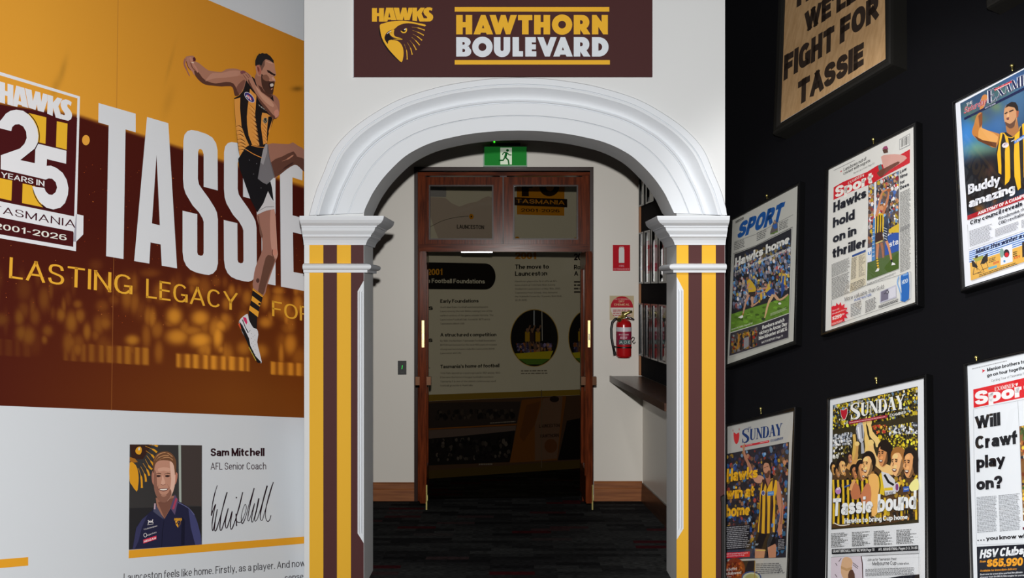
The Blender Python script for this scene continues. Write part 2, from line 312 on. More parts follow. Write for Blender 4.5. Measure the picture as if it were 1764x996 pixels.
class Art:
    def __init__(s, pl, off, gain=None): s.pl = pl; s.off = off; s.g = gain; s.minx = -1e9; s.v = []; s.f = []; s.c = []; s.k = 0
    @property
    def end(s): return s.off + (s.k + 1) * DZ
    def _add(s, pts, faces, col, off):
        b = len(s.v); s.v += [s.pl.P(max(x, s.minx), y, off) for x, y in pts]; s.f += [tuple(b + i for i in q) for q in faces]; s.c += [lin(col, s.g)] * len(faces)
    def poly(s, pts, col, holes=(), sm=0):
        s.k += 1; pts = cat(pts, sm) if sm else list(pts)
        loops = [pts] + [list(h) for h in holes]; allp = [q for l in loops for q in l]
        if len(allp) == 3: fs = [(0, 1, 2)]
        else: fs = [tuple(t) for t in tessellate_polygon([[Vector((x, y, 0)) for x, y in l] for l in loops])]
        s._add(allp, fs, col, s.off + s.k * DZ); return s
    def polys(s, lst, col):
        for p in lst: s.poly(p, col); s.k -= 1
        s.k += 1; return s
    def line(s, pts, w, col, sm=0):
        s.k += 1
        if sm:
            if isinstance(w, (list, tuple)): w = [w[min(len(w) - 1, i // sm)] for i in range((len(pts) - 1) * sm + 1)]
            pts = cat(pts, sm, False)
        n = len(pts); ws = w if isinstance(w, (list, tuple)) else [w] * n; L = []; R = []
        for i in range(n):
            a, b = pts[max(i - 1, 0)], pts[min(i + 1, n - 1)]; dx, dy = b[0] - a[0], b[1] - a[1]; l = math.hypot(dx, dy) or 1
            L.append((pts[i][0] - dy / l * ws[i] / 2, pts[i][1] + dx / l * ws[i] / 2)); R.append((pts[i][0] + dy / l * ws[i] / 2, pts[i][1] - dx / l * ws[i] / 2))
        s._add(L + R, [(i, i + 1, n + i + 1, n + i) for i in range(n - 1)], col, s.off + s.k * DZ); return s
    def ell(s, cx, cy, rx, ry, col, rot=0, n=24):
        a = math.radians(rot); ca, sa = math.cos(a), math.sin(a)
        return s.poly([(cx + x * ca - y * sa, cy + x * sa + y * ca) for x, y in arc(0, 0, rx, ry, n=n)], col)
    def text(s, body, p0, p1, h, col, bold=0.0, h1=None, it=0.0):
        s.k += 1; h1 = h if h1 is None else h1
        v, f = glyphs(body, bold); x0 = min(q[0] for q in v); x1 = max(q[0] for q in v); L = math.hypot(p1[0] - p0[0], p1[1] - p0[1]); out = []
        for x, y in v:
            u = (x - x0) / (x1 - x0); hh = h + (h1 - h) * u; u += it * y * hh / L
            bx, by = p0[0] + (p1[0] - p0[0]) * u, p0[1] + (p1[1] - p0[1]) * u; ux, uy = s.pl.up(bx, by)
            out.append((bx + ux * hh * y, by + uy * hh * y))
        s._add(out, f, col, s.off + s.k * DZ)
        return s
    def crowd(s, quad, pal, n, size, seed, tall=1.4):
        r = random.Random(seed); (ax, ay), (bx, by), (cx, cy), (dx, dy) = quad; s.k += 1
        for i in range(n):
            u, v = r.random(), r.random(); z = size * r.uniform(0.6, 1.3)
            mu, mv = z * 0.5 / max(1, math.hypot(bx - ax, by - ay)), z * tall * 0.5 / max(1, math.hypot(dx - ax, dy - ay))
            u = min(max(u, mu), 1 - mu); v = min(max(v, mv), 1 - mv)
            x = (ax * (1 - u) + bx * u) * (1 - v) + (dx * (1 - u) + cx * u) * v; y = (ay * (1 - u) + by * u) * (1 - v) + (dy * (1 - u) + cy * u) * v
            a = r.uniform(0, 6.28)
            pts = [(x + z * 0.5 * math.cos(a + k * 1.047) * r.uniform(0.75, 1.1), y + z * tall * 0.5 * math.sin(a + k * 1.047) * r.uniform(0.75, 1.1)) for k in range(6)]
            c = r.choice(pal); j = r.uniform(0.7, 1.2)
            s._add(pts, [tuple(range(6))], tuple(min(250, q * j) for q in c), s.off + s.k * DZ + (i % 40) * DZ * 0.25)
        s.k += 10; return s
    def soft(s, quad, base, blobs, nx, ny):
        """A blurred photographic ground: soft spots of colour on a four-cornered area."""
        s.k += 1; U, V = np.meshgrid(np.linspace(0, 1, nx), np.linspace(0, 1, ny), indexing='ij'); (ax, ay), (bx, by), (cx, cy), (dx, dy) = quad
        X = (ax * (1 - U) + bx * U) * (1 - V) + (dx * (1 - U) + cx * U) * V; Y = (ay * (1 - U) + by * U) * (1 - V) + (dy * (1 - U) + cy * U) * V
        c = np.ones(X.shape + (3,)) * np.array(base, float)
        for x, y, a, b, col in blobs:
            g = np.exp(-(((X - x) / a) ** 2 + ((Y - y) / b) ** 2))[..., None]; c = c * (1 - g) + np.array(col, float) * g
        s.gc = np.clip(c, 0, 255); s.gv = (X, Y); s.goff = s.off + s.k * DZ; return s
    def greek(s, tl, tr, bl, n, col, seed=1, fill=0.5, ragged=0.15):
        r = random.Random(seed); s.k += 1; dx, dy = bl[0] - tl[0], bl[1] - tl[1]; wx, wy = tr[0] - tl[0], tr[1] - tl[1]; L = math.hypot(wx, wy); ph = math.hypot(dx, dy) / n
        for i in range(n):
            v = (i + 0.25) / n; v2 = v + fill / n; u = 0.0; stop = 1 - r.random() * ragged
            while u < stop - 0.02:
                w = min(r.uniform(1.2, 4.5) * ph * 0.55 / L, stop - u)
                q = [(tl[0] + wx * a + dx * b, tl[1] + wy * a + dy * b) for a, b in ((u, v), (u + w, v), (u + w, v2), (u, v2))]
                s._add(q, [(0, 1, 2, 3)], col, s.off + s.k * DZ); u += w + ph * 0.28 / L
        return s
    def grid(s, fn, xs, top, bot, ny):
        s.k += 1; nx = len(xs); X = np.repeat(np.array(xs)[:, None], ny, 1); t = np.linspace(0, 1, ny)[None, :]
        T = np.array([top(x) for x in xs])[:, None]; B = np.array([bot(x) for x in xs])[:, None]; Y = T + (B - T) * t
        s.gc = np.clip(fn(X, Y), 0, 255); s.gv = (X, Y); s.goff = s.off + s.k * DZ; return s
    def build(s, name, parent=None, m=None):
        me = bpy.data.meshes.new(name); me.from_pydata(s.v, [], s.f)
        at = me.color_attributes.new('Col', 'FLOAT_COLOR', 'CORNER')
        buf = np.ones((len(me.loops), 4), np.float32)
        buf[:, :3] = np.repeat(np.array(s.c, np.float32), [len(f) for f in s.f], axis=0)
        at.data.foreach_set('color', buf.ravel()); me.materials.append(m or VINYL); me.update()
        o = bpy.data.objects.new(name, me); COL.objects.link(o); return adopt(o, parent)
    def build_grid(s, name, parent=None, m=None):
        X, Y = s.gv; nx, ny = X.shape
        v = [s.pl.P(X[i, j], Y[i, j], s.goff) for i in range(nx) for j in range(ny)]
        f = [(i * ny + j, (i + 1) * ny + j, (i + 1) * ny + j + 1, i * ny + j + 1) for i in range(nx - 1) for j in range(ny - 1)]
        me = bpy.data.meshes.new(name); me.from_pydata(v, [], f)
        at = me.color_attributes.new('Col', 'FLOAT_COLOR', 'POINT'); c = s.gc / 255.0
        l = np.where(c <= 0.04045, c / 12.92, ((c + 0.055) / 1.055) ** 2.4) * (GAIN if s.g is None else s.g)
        buf = np.ones((nx * ny, 4), np.float32); buf[:, :3] = np.clip(l, 0, 0.92).reshape(-1, 3)
        at.data.foreach_set('color', buf.ravel()); me.materials.append(m or VINYL); me.update()
        o = bpy.data.objects.new(name, me); COL.objects.link(o); return adopt(o, parent)
def sheet(name, pl, quad, m, off=0.0, parent=None, kind=None):
    o = obj(name, [pl.P(x, y, off) for x, y in quad], [tuple(range(len(quad)))], m, parent)
    return tag(o, kind=kind)
# ------------------------------------------------------------------ the setting
def floor_px(pl, x):            # the pixel where a plane meets the floor
    lo, hi = CY + 1, 9000.0
    for _ in range(60):
        mid = (lo + hi) / 2
        if pl.P(x, mid).z > 0: lo = mid
        else: hi = mid
    return lo
def slab(name, pl, xs, ytop, m, th=0.06):
    lo = [(x, floor_px(pl, x)) for x in xs]; hi = [(xs[-1], ytop), (xs[0], ytop)]
    a = [pl.P(x, y) for x, y in lo + hi]
    return tag(MB().hexa(a, [q - pl.n * th for q in a]).build(name, m), kind='structure')
slab('wall_left', LEFT, (-120, 526), -420, mat('white_panel_wall', (197, 201, 206), 0.5, spec=0.25, bump=0.03, scale=90))
slab('wall_right', RIGHT, (1247, 1900), -420, BLACKCLOTH)
XL, XR = (524 - CX) * D / F, (1249 - CX) * D / F       # ends of the arch wall
ZT = 3.75
# arch outline, half profile in pixels from the centre line
ACX = 893.3
IN = cat([(0, 224.9), (40, 226.3), (85, 231), (125, 239), (150, 246), (175, 257), (200, 273), (230, 303), (249, 329), (258, 346), (267.7, 367)], 5, False)
OUT = cat([(0, 133.5), (40, 135), (70, 138), (130, 148), (200, 169), (249, 195), (289, 224), (319, 258), (337, 300), (349, 329), (361, 371)], 5, False)
def resample(p, n):
    d = [0.0]
    for a, b in zip(p, p[1:]): d.append(d[-1] + math.hypot(b[0] - a[0], b[1] - a[1]))
    out = []
    for k in range(n + 1):
        t = d[-1] * k / n; i = max(j for j in range(len(d)) if d[j] <= t + 1e-9); i = min(i, len(p) - 2); u = (t - d[i]) / (d[i + 1] - d[i])
        out.append((p[i][0] + (p[i + 1][0] - p[i][0]) * u, p[i][1] + (p[i + 1][1] - p[i][1]) * u))
    return out
NA = 40
IN, OUT = resample(IN, NA), resample(OUT, NA)
full = lambda h: [(ACX - x, y) for x, y in h[::-1]] + [(ACX + x, y) for x, y in h[1:]]
INF, OUTF = full(IN), full(OUT)
def mid3(x, y, Y=D): return Vector(((x - CX) * D / F, Y, CH - (y - CY) * D / F))
XSL, XSR = (627 - CX) * D / F, (1165.5 - CX) * D / F    # inner faces of the two piers
ZCAP = CH - (366 - CY) * D / F
# wall with the arched opening (front, back, reveal, ends, top)
open_ = [(XSL, 0.0)] + [(v.x, v.z) for v in (mid3(x, y) for x, y in INF)] + [(XSR, 0.0)]
open_[1] = (XSL, open_[1][1]); open_[-2] = (XSR, open_[-2][1])
outer = [(XR, 0.0), (XR, ZT), (XL, ZT), (XL, 0.0)]
loop = open_ + outer
tri = tessellate_polygon([[Vector((x, z, 0)) for x, z in loop]])
n = len(loop)
v = [(x, D, z) for x, z in loop] + [(x, DR, z) for x, z in loop]
f = [tuple(t) for t in tri] + [tuple(n + i for i in t) for t in tri] + [(i, (i + 1) % n, n + (i + 1) % n, n + i) for i in range(n)]
tag(obj('wall_front', v, f, WHITE), kind='structure')
# archivolt swept round the arch: (fraction from inner to outer edge, projection from the wall)
PROF = [(0.0, 0.0), (0.0, 0.036), (0.271, 0.038), (0.274, 0.001), (0.288, 0.001), (0.291, 0.042), (0.515, 0.044), (0.519, 0.012), (0.536, 0.012), (0.541, 0.046), (0.560, 0.051), (0.580, 0.046), (0.584, 0.038)]
PROF += [(0.584 + 0.226 * k / 9, 0.036 + 0.060 * (1 - math.cos(k / 9 * math.pi / 2))) for k in range(1, 10)]
PROF += [(0.815, 0.099), (0.858, 0.099), (0.861, 0.020), (0.876, 0.020), (0.880, 0.052), (0.992, 0.052), (1.0, 0.044), (1.0, 0.0)]
v = []; m_ = len(PROF)
for (ix, iy), (ox, oy) in zip(INF, OUTF):
    for fr, pr in PROF: v.append(MID.P(ix + (ox - ix) * fr, iy + (oy - iy) * fr, pr))
f = [(i * m_ + k, i * m_ + k + 1, (i + 1) * m_ + k + 1, (i + 1) * m_ + k) for i in range(len(INF) - 1) for k in range(m_ - 1)]
f += [tuple(range(m_)), tuple(range((len(INF) - 1) * m_, len(INF) * m_))]
v = [(min(max(q[0], XL), XR), q[1], q[2]) for q in v]
tr1 = tag(obj('trim_1', v, f, GLOSSW), kind='structure')
# passage behind the arch
XB1 = s0.x; XB0 = -1.16
tag(MB().box(-3.0, 2.2, -1.0, 11.5, -0.05, 0.0).build('floor', mat('carpet', (15, 15, 15), 0.95)), kind='structure')
m = MATS['carpet']; nt = m.node_tree; b = nt.nodes['Principled BSDF']; b.inputs['Specular IOR Level'].default_value = 0.05
tc = nt.nodes.new('ShaderNodeTexCoord'); bk = nt.nodes.new('ShaderNodeTexBrick'); nz = nt.nodes.new('ShaderNodeTexNoise'); rp = nt.nodes.new('ShaderNodeValToRGB'); wn = nt.nodes.new('ShaderNodeTexNoise')
bk.inputs['Scale'].default_value = 4.0; bk.inputs['Color1'].default_value = (0, 0, 0, 1); bk.inputs['Color2'].default_value = (1, 1, 1, 1); bk.inputs['Mortar Size'].default_value = 0; bk.inputs['Brick Width'].default_value = 1.1; bk.inputs['Row Height'].default_value = 0.28
nt.links.new(tc.outputs['Object'], bk.inputs['Vector']); nt.links.new(bk.outputs['Color'], rp.inputs[0])
e = rp.color_ramp.elements; e[0].color = (0.006, 0.006, 0.007, 1); e[1].color = (0.034, 0.037, 0.036, 1)
x = rp.color_ramp.elements.new(0.92); x.color = (0.026, 0.027, 0.027, 1); x = rp.color_ramp.elements.new(0.97); x.color = (0.035, 0.004, 0.006, 1); e[len(e) - 1].color = (0.03, 0.004, 0.006, 1)
mp = nt.nodes.new('ShaderNodeMapping'); mp.inputs['Scale'].default_value = (25, 140, 1); nt.links.new(tc.outputs['Object'], mp.inputs[0]); nt.links.new(mp.outputs[0], nz.inputs['Vector']); nz.inputs['Scale'].default_value = 1.0
mx = nt.nodes.new('ShaderNodeMix'); mx.data_type = 'RGBA'; mx.blend_type = 'MULTIPLY'; mx.inputs[0].default_value = 0.85
nt.links.new(rp.outputs[0], mx.inputs[6]); cr2 = nt.nodes.new('ShaderNodeMapRange'); cr2.inputs[1].default_value = 0.3; cr2.inputs[2].default_value = 0.7; cr2.inputs[3].default_value = 0.25; cr2.inputs[4].default_value = 2.6
nt.links.new(nz.outputs[0], cr2.inputs[0]); nt.links.new(cr2.outputs[0], mx.inputs[7]); nt.links.new(mx.outputs[2], b.inputs['Base Color'])
# end wall with the door opening
OX0, OX1, OZ = (715 - CX) * DB / F, (1021.5 - CX) * DB / F, CH - (289.5 - CY) * DB / F
ZC = 3.35
w = MB(); w.box(XB0, OX0, DB, DB + 0.12, 0, ZC); w.box(OX1, XB1 + 0.1, DB, DB + 0.12, 0, ZC); w.box(OX0, OX1, DB, DB + 0.12, OZ, ZC)
tag(w.build('wall_rear', REARPAINT), kind='structure')
se = s0 - sd * (DB - DR) / sd.y
tag(MB().hexa([s0 + sd * 0.1, se, se + Vector((0.03, 0, 0)), s0 + sd * 0.1 + Vector((0.12, 0, 0))], [q + Vector((0, 0, ZC)) for q in (s0 + sd * 0.1, se, se + Vector((0.03, 0, 0)), s0 + sd * 0.1 + Vector((0.12, 0, 0)))]).build('wall_side', REARPAINT), kind='structure')
tag(MB().box(XB0 - 0.03, XB0, DR, DB + 0.12, 0, ZC).build('wall_inner', DARKW), kind='structure')
tag(MB().box(XB0 - 0.03, XR, DR, DB + 0.12, ZC, ZC + 0.08).build('ceiling', DARKW), kind='structure')
# room beyond the doors
a0 = FAR.at(-0.9, 0); a1 = FAR.at(2.2, 0); up = Vector((0, 0, 3.62)); bk_ = -FAR.n * 0.08
tag(MB().hexa([a0, a1, a1 + bk_, a0 + bk_], [a0 + up, a1 + up, a1 + bk_ + up, a0 + bk_ + up]).build('wall_far', mat('far_wall_paint', (205, 203, 198), 0.6)), kind='structure')
tag(MB().box(-2.2, 2.0, DB + 0.12, 11.2, 3.62, 3.7).build('ceiling_far', DARKW), kind='structure')
# baseboards
def zpx(y, Y): return CH - (y - CY) * Y / F
def base(name, x0, x1, ytop):
    z = zpx(ytop, DB); p = [(0, 0), (0.022, 0), (0.022, z * 0.62), (0.016, z * 0.66), (0.016, z * 0.93), (0.006, z), (0, z)]
    return tag(MB().hexa([(x0, DB - d, q) for d, q in p], [(x1, DB - d, q) for d, q in p]).build(name, BASEW), kind='structure')
base('baseboard_left', XB0, (717 - CX) * DB / F, 831)
base('baseboard_right', (1023 - CX) * DB / F, XB1 - 0.005, 829)
z = 0.15; nn = SIDE.n
tag(MB().hexa([q + nn * d for q, d in ((s0 - sd * 0.03, 0.0), (s0 - sd * 0.03, 0.018), (se, 0.018), (se, 0.0))], [q + nn * d + Vector((0, 0, z)) for q, d in ((s0 - sd * 0.03, 0.0), (s0 - sd * 0.03, 0.012), (se, 0.012), (se, 0.0))]).build('baseboard_side', DARKW), kind='structure')

# ------------------------------------------------------------------ door frame, transom, doors
df = bpy.data.objects.new('door_1', None); COL.objects.link(df); df.location = ((OX0 + OX1) / 2, DB, 0)
tag(df, 'dark varnished timber door frame with two light transom under the exit sign', 'door frame', kind='structure')
def rx(x): return (x - CX) * DB / F
def rz(y): return CH - (y - CY) * DB / F
DST = mat('dark_stained_timber', (44, 26, 20), 0.35, spec=0.2)
for q in ((714, 720, 0, rz(295)), (1016, 1022, 0, rz(295)), (714, 1022, rz(295), rz(288.5))): MB().box(rx(q[0]), rx(q[1]), DB - 0.03, DB + 0.12, q[2], q[3]).build('architrave', DST, df)
for q in ((720, 733), (1003, 1016)): MB().box(rx(q[0]), rx(q[1]), DB - 0.012, DB + 0.12, 0, rz(297)).build('jamb', WOOD, df)
MB().box(rx(720), rx(1016), DB - 0.02, DB + 0.12, rz(303), rz(297)).build('head_rail', WOODH, df)
m = MB(); m.box(rx(722), rx(1014), DB - 0.035, DB + 0.10, rz(434), rz(424)); m.box(rx(722), rx(1014), DB - 0.02, DB + 0.08, rz(424), rz(421)); m.build('transom_rail', WOODH, df)
MB().box(rx(861), rx(873), DB + 0.035, DB + 0.09, rz(424), rz(302)).build('mullion', DST, df)
for x0, x1, gx0, gx1 in ((727, 865.6, 738.6, 850), (868, 1009, 884, 996)):
    m = MB()
    m.box(rx(x0), rx(gx0), DB - 0.004, DB + 0.06, rz(420.6), rz(305.2)); m.box(rx(gx1), rx(x1), DB - 0.004, DB + 0.06, rz(420.6), rz(305.2))
    m.box(rx(gx0), rx(gx1), DB - 0.004, DB + 0.06, rz(318.5), rz(305.2)); m.box(rx(gx0), rx(gx1), DB - 0.004, DB + 0.06, rz(420.6), rz(413))
    fr = m.build('transom_sash', WOOD, df)
    m = MB(); g0, g1 = rx(gx0), rx(gx1); e_ = .011
    for q in ((g0, g0 + e_, rz(413), rz(318.5)), (g1 - e_, g1, rz(413), rz(318.5)), (g0 + e_, g1 - e_, rz(413), rz(413) + e_), (g0 + e_, g1 - e_, rz(318.5) - e_, rz(318.5))): m.box(q[0], q[1], DB + .014, DB + .03, q[2], q[3])
    m.build('glazing_bead', DST, fr)
    MB().box(rx(gx0 - 2), rx(gx1 + 2), DB + 0.03, DB + 0.036, rz(415), rz(317)).build('pane', SMOKED, fr)
MB().box(rx(795), rx(848), DB - 0.04, DB - 0.03, rz(435.6), rz(433.8)).build('closer_strip', CHROME, df)
# fixed tinted glass screen across the doorway
tag(MB().hexa([(rx(734), DB + .045, .0), (rx(1002), DB + .17, .0), (rx(1002), DB + .178, .0), (rx(734), DB + .053, .0)], [(rx(734), DB + .045, rz(434)), (rx(1002), DB + .17, rz(434)), (rx(1002), DB + .178, rz(434)), (rx(734), DB + .053, rz(434))]).build('window_1', SMOKED), kind='structure')

def leaf(name, label, near, far, sx):
    """An open door leaf seen almost edge on. near, far: floor points of its inner face at the lock and hinge side; sx: towards which side its thickness lies."""
    n0, f0 = Vector(near), Vector(far); d = (f0 - n0); L = d.length; d.normalize(); t = Vector((d.y, -d.x, 0)) * (0.042 * sx)
    z0, z1 = 0.085, rz(437)
    r = root(name, (n0.x, n0.y, z0), label, 'door')
    q = lambda a, b, h: n0 + d * (a * L) + t * b + Vector((0, 0, h))
    def bar(mb, a0, a1, b0, b1, h0, h1): mb.hexa([q(a0, b0, h0), q(a1, b0, h0), q(a1, b1, h0), q(a0, b1, h0)], [q(a0, b0, h1), q(a1, b0, h1), q(a1, b1, h1), q(a0, b1, h1)])
    for e0, e1 in ((0, .17), (.83, 1)): m = MB(); bar(m, e0, e1, 0, 1, z0, z1); m.build('stile', WOOD, r)
    for e0, e1 in ((z0, z0 + .24), (z1 - .13, z1)): m = MB(); bar(m, .17, .83, 0, 1, e0, e1); m.build('rail', WOODH, r)
    for b0, b1 in ((-0.12, 0.0), (1.0, 1.12)):
        for e0, e1, g0, g1 in ((0, .03, .01, .01), (.13, .2, .2, .1)): m = MB(); bar(m, e0, e1, b0, b1, z0 + g0, z1 - g1); m.build('glazing_bead', WOOD, r)
    m = MB(); bar(m, 0.17, 0.83, 0.42, 0.58, z0 + 0.24, z1 - 0.13); m.build('pane', SMOKED, r)
    zl = 1.38
    m = MB(); bar(m, -0.006, 0.0, 0.28, 0.72, zl - 0.105, zl + 0.1); lp = m.build('lock_plate', mat('worn_brass', (226, 196, 140), 0.45, metal=1.0), r)
    m = MB(); bar(m, -0.012, -0.004, 0.4, 0.6, zl - 0.05, zl + 0.0); m.build('latch', CHROME, lp)
    for b0, b1 in ((-0.9, 0.0), (1.0, 1.9)):
        m = MB(); bar(m, 0.03, 0.10, b0, b1, 0.985, 1.05); bar(m, 0.02, 0.22, b0 + (0 if b0 < 0 else 0.6), b1 - (0.6 if b0 < 0 else 0), 0.99, 1.045)
        m.build('handle', mat('aged_brass', (66, 46, 34), 0.35, metal=1.0), r)
    m = MB(); bar(m, 0.01, 0.07, -0.35 if sx < 0 else 1.0, 0.0 if sx < 0 else 1.35, z0 + 0.02, z0 + 0.06); bar(m, 0.0, 0.05, -0.25 if sx < 0 else 1.0, 0 if sx < 0 else 1.25, z0 - 0.05, z0 + 0.14); m.build('floor_bolt', BRASS, r)
    return r
YN = F / 226.0
leaf('door_leaf', 'open timber door leaf with brass lock plate, on the keypad side of the doorway', ((733.5 - CX) / 226, YN, 0), (rx(739), DB - 0.015, 0), -1)
leaf('door_leaf', 'open timber door leaf with glazing bead, on the fire extinguisher side of the doorway', ((1010 - CX) / 226, YN, 0), (rx(999), DB - 0.015, 0), 1)

# ------------------------------------------------------------------ striped piers
YEL, MAR = (217, 166, 50), (75, 45, 45)
CAPP = [(660.8, 372), (660.8, 374), (659.5, 379), (656, 384), (651.5, 387.5), (648.9, 389), (648.6, 391), (646.5, 391.5), (645.6, 394), (644.6, 397.5), (642, 401), (640.2, 403), (639.6, 404.6), (638.8, 405), (638.6, 407.5), (635.5, 410), (632.6, 414), (630.6, 419), (629.9, 422)]
BANDP = [(629, 454), (633, 454.4), (637, 455.6), (638.9, 458), (639.1, 460.5), (638, 463), (635, 464.8), (632.5, 465), (632.5, 469.6), (629, 470)]
def overhang(x): return ((x - CX) * D + -XSL * F) / (F + (x - CX))
def sweep(name, prof, xo, xi, sgn, m, parent, back=DR):
    """A moulding that runs along the front of a pier and turns into the opening. xo: outer end, xi: inner face, sgn: direction into the opening."""
    rows = []
    for x, y in prof:
        o = max(0.0, overhang(x)); z = CH - (y - CY) * (D - o) / F
        g = sgn * 0.001
        rows.append([(xo, D - o - .001, z), (xi + sgn * o + g, D - o - .001, z), (xi + sgn * o + g, back, z), (xi + g, back, z), (xi + g, D - .001, z), (xo, D - .001, z)])
    v = [q for r in rows for q in r]; k = 6
    f = [(i * k + j, i * k + (j + 1) % k, (i + 1) * k + (j + 1) % k, (i + 1) * k + j) for i in range(len(rows) - 1) for j in range(k)]
    for e in (0, (len(rows) - 1) * k): f += [(e, e + 1, e + 4, e + 5), (e + 1, e + 2, e + 3, e + 4)]
    return obj(name, v, f, m, parent)
def pier(label, xo, xi, sgn, stripes, cham, left):
    r = root('striped_pilaster', ((xo + xi) / 2, D, 0), label, 'pilaster', 'striped pilasters of the arch')
    zt = zpx(421, D)
    for x0, x1, c in stripes:
        pts = [(x0, 421.5), (x1, 421.5), (x1, 1016), (x0, 1016)]
        if left and x1 > 620: pts = [(x0, 421.5), (x1, 421.5), (x1, cham[0][1])] + [cham[1], cham[2]] + [(x1, cham[3][1]), (x1, 1016), (x0, 1016)]
        if not left and x0 < 1170: pts = [(x1, 421.5), (x0, 421.5), (x0, cham[0][1])] + [cham[1], cham[2]] + [(x0, cham[3][1]), (x0, 1016), (x1, 1016)]
        m = MB(); a = [MID.P(x, y, 0.004) for x, y in pts]; m.hexa(a, [q + Vector((0, 0.0035, 0)) for q in a])
        o = m.build('stripe', mat('yellow_vinyl' if c is YEL else 'maroon_vinyl', c, 0.55, spec=0.1), r)
        o['label'] = 'yellow stripe' if c is YEL else 'maroon stripe'
    sweep('capital', CAPP, xo, xi, sgn, GLOSSW, r)
    sweep('band_moulding', BANDP, xo, xi, sgn, GLOSSW, r)
    (ax, ay), (bx, by), (cx_, cy_), (dx, dy) = cham
    m = MB(); a = [MID.P(x, y, 0.006) for x, y in cham]; m.hexa(a, [q + Vector((0, 0.006, 0)) for q in a])
    s = -1 if left else 1
    for fr in (0.18, 0.55):
        x = bx + (ax - bx) * fr; w = (ax - bx) * 0.26
        m.hexa([MID.P(x, by + 2, 0.006), MID.P(x + w * .5, by, 0.013), MID.P(x + w, by - 3, 0.006)], [MID.P(x, cy_ - 2, 0.006), MID.P(x + w * .5, cy_, 0.013), MID.P(x + w, cy_ + 3, 0.006)])
    m.build('chamfer_moulding', GLOSSW, r)
    return r
pier('pilaster with maroon and yellow stripes beside the orange stadium mural', XL, XSL, 1, [(533, 557, YEL), (557, 580.5, MAR), (580.5, 604.5, YEL), (604.5, 626.5, MAR)],
     [(626.5, 483.5), (616, 502), (616, 919), (626.5, 936)], True)
pier('pilaster with yellow and maroon stripes beside the black wall of framed pages', XR, XSR, -1, [(1165.5, 1186, YEL), (1186, 1209, MAR), (1209, 1233, YEL), (1233, 1248.6, MAR)],
     [(1165.8, 477), (1177.5, 500), (1177.5, 911), (1165.8, 930)], False)
# small cable clips on the arch face
for (x, y, a, lab) in ((703, 224, 62, 'small white clip on the arch below the emblem of the fascia sign'), (605.5, 316.5, 25, 'small white clip low on the arch, above the capital beside the orange mural'), (1092.5, 226, -62, 'small white clip on the arch face under the plain end of the fascia sign')):
    ca, sa = math.cos(math.radians(a)), math.sin(math.radians(a))
    q = lambda w, h: [(x + u * ca - t * sa, y + u * sa + t * ca) for u, t in ((-w, -h), (w, -h), (w, h), (-w, h))]
    r = root('cable_clip', MID.P(x, y, 0.02), lab, 'clip', 'cable clips on the arch')
    MB().pxbox(MID, q(5.5, 2.4), 0.016, 0.026).build('clip_base', GLOSSW, r); MB().pxbox(MID, q(3.4, 1.1), 0.026, 0.030).build('cable_saddle', mat('grey_plastic', (165, 168, 170), 0.4), r)
# dark upright at the pier foot
r = root('floor_upright', MID.P(1246, 1018, 0.03), 'narrow black upright standing at the foot of the pilaster by the framed pages', 'panel')
MB().pxbox(MID, [(1243.3, 863), (1248.8, 856), (1248.8, 1019), (1243.3, 1019)], 0.006, 0.03).build('post', mat('black_plastic', (20, 20, 20), 0.5), r)
MB().pxbox(MID, [(1243.0, 857), (1248.8, 853.5), (1248.8, 858), (1243.0, 865)], 0.004, 0.034).build('cap', mat('black_plastic', (20, 20, 20), 0.5), r)
# ------------------------------------------------------------------ fascia sign over the arch
GOLD, SILV, MARN = (218, 166, 48), (203, 209, 216), (68, 40, 40)
HAWKS = [([(108, 88), (193, 88), (193, 175), (228, 175), (228, 88), (312, 88), (312, 322), (228, 322), (228, 228), (193, 228), (193, 322), (108, 322)], []),
    ([(352, 82), (468, 82), (527, 297), (440, 297), (436, 288), (380, 288), (370, 320), (314, 322), (314, 255)], [[(405, 160), (388, 248), (425, 248)]]),
    ([(477, 82), (572, 82), (592, 205), (626, 82), (697, 82), (712, 188), (735, 82), (800, 82), (800, 150), (752, 297), (664, 297), (652, 228), (634, 297), (533, 292)], []),
    ([(802, 82), (880, 82), (880, 155), (940, 82), (1012, 82), (958, 182), (998, 270), (1008, 320), (925, 320), (884, 215), (880, 312), (802, 302)], []),
    ([(1145, 90), (1135, 137), (1105, 125), (1083, 133), (1088, 160), (1125, 185), (1152, 215), (1158, 250), (1145, 290), (1105, 318), (1012, 320), (998, 285), (1002, 262), (1045, 267), (1057, 252), (1045, 235), (1010, 205), (990, 165), (992, 125), (1015, 95), (1060, 76), (1105, 77)], [])]
def hawks(art, fn, col):
    for o, hs in HAWKS: art.poly([fn(x, y) for x, y in o], col, [[fn(x, y) for x, y in h] for h in hs])
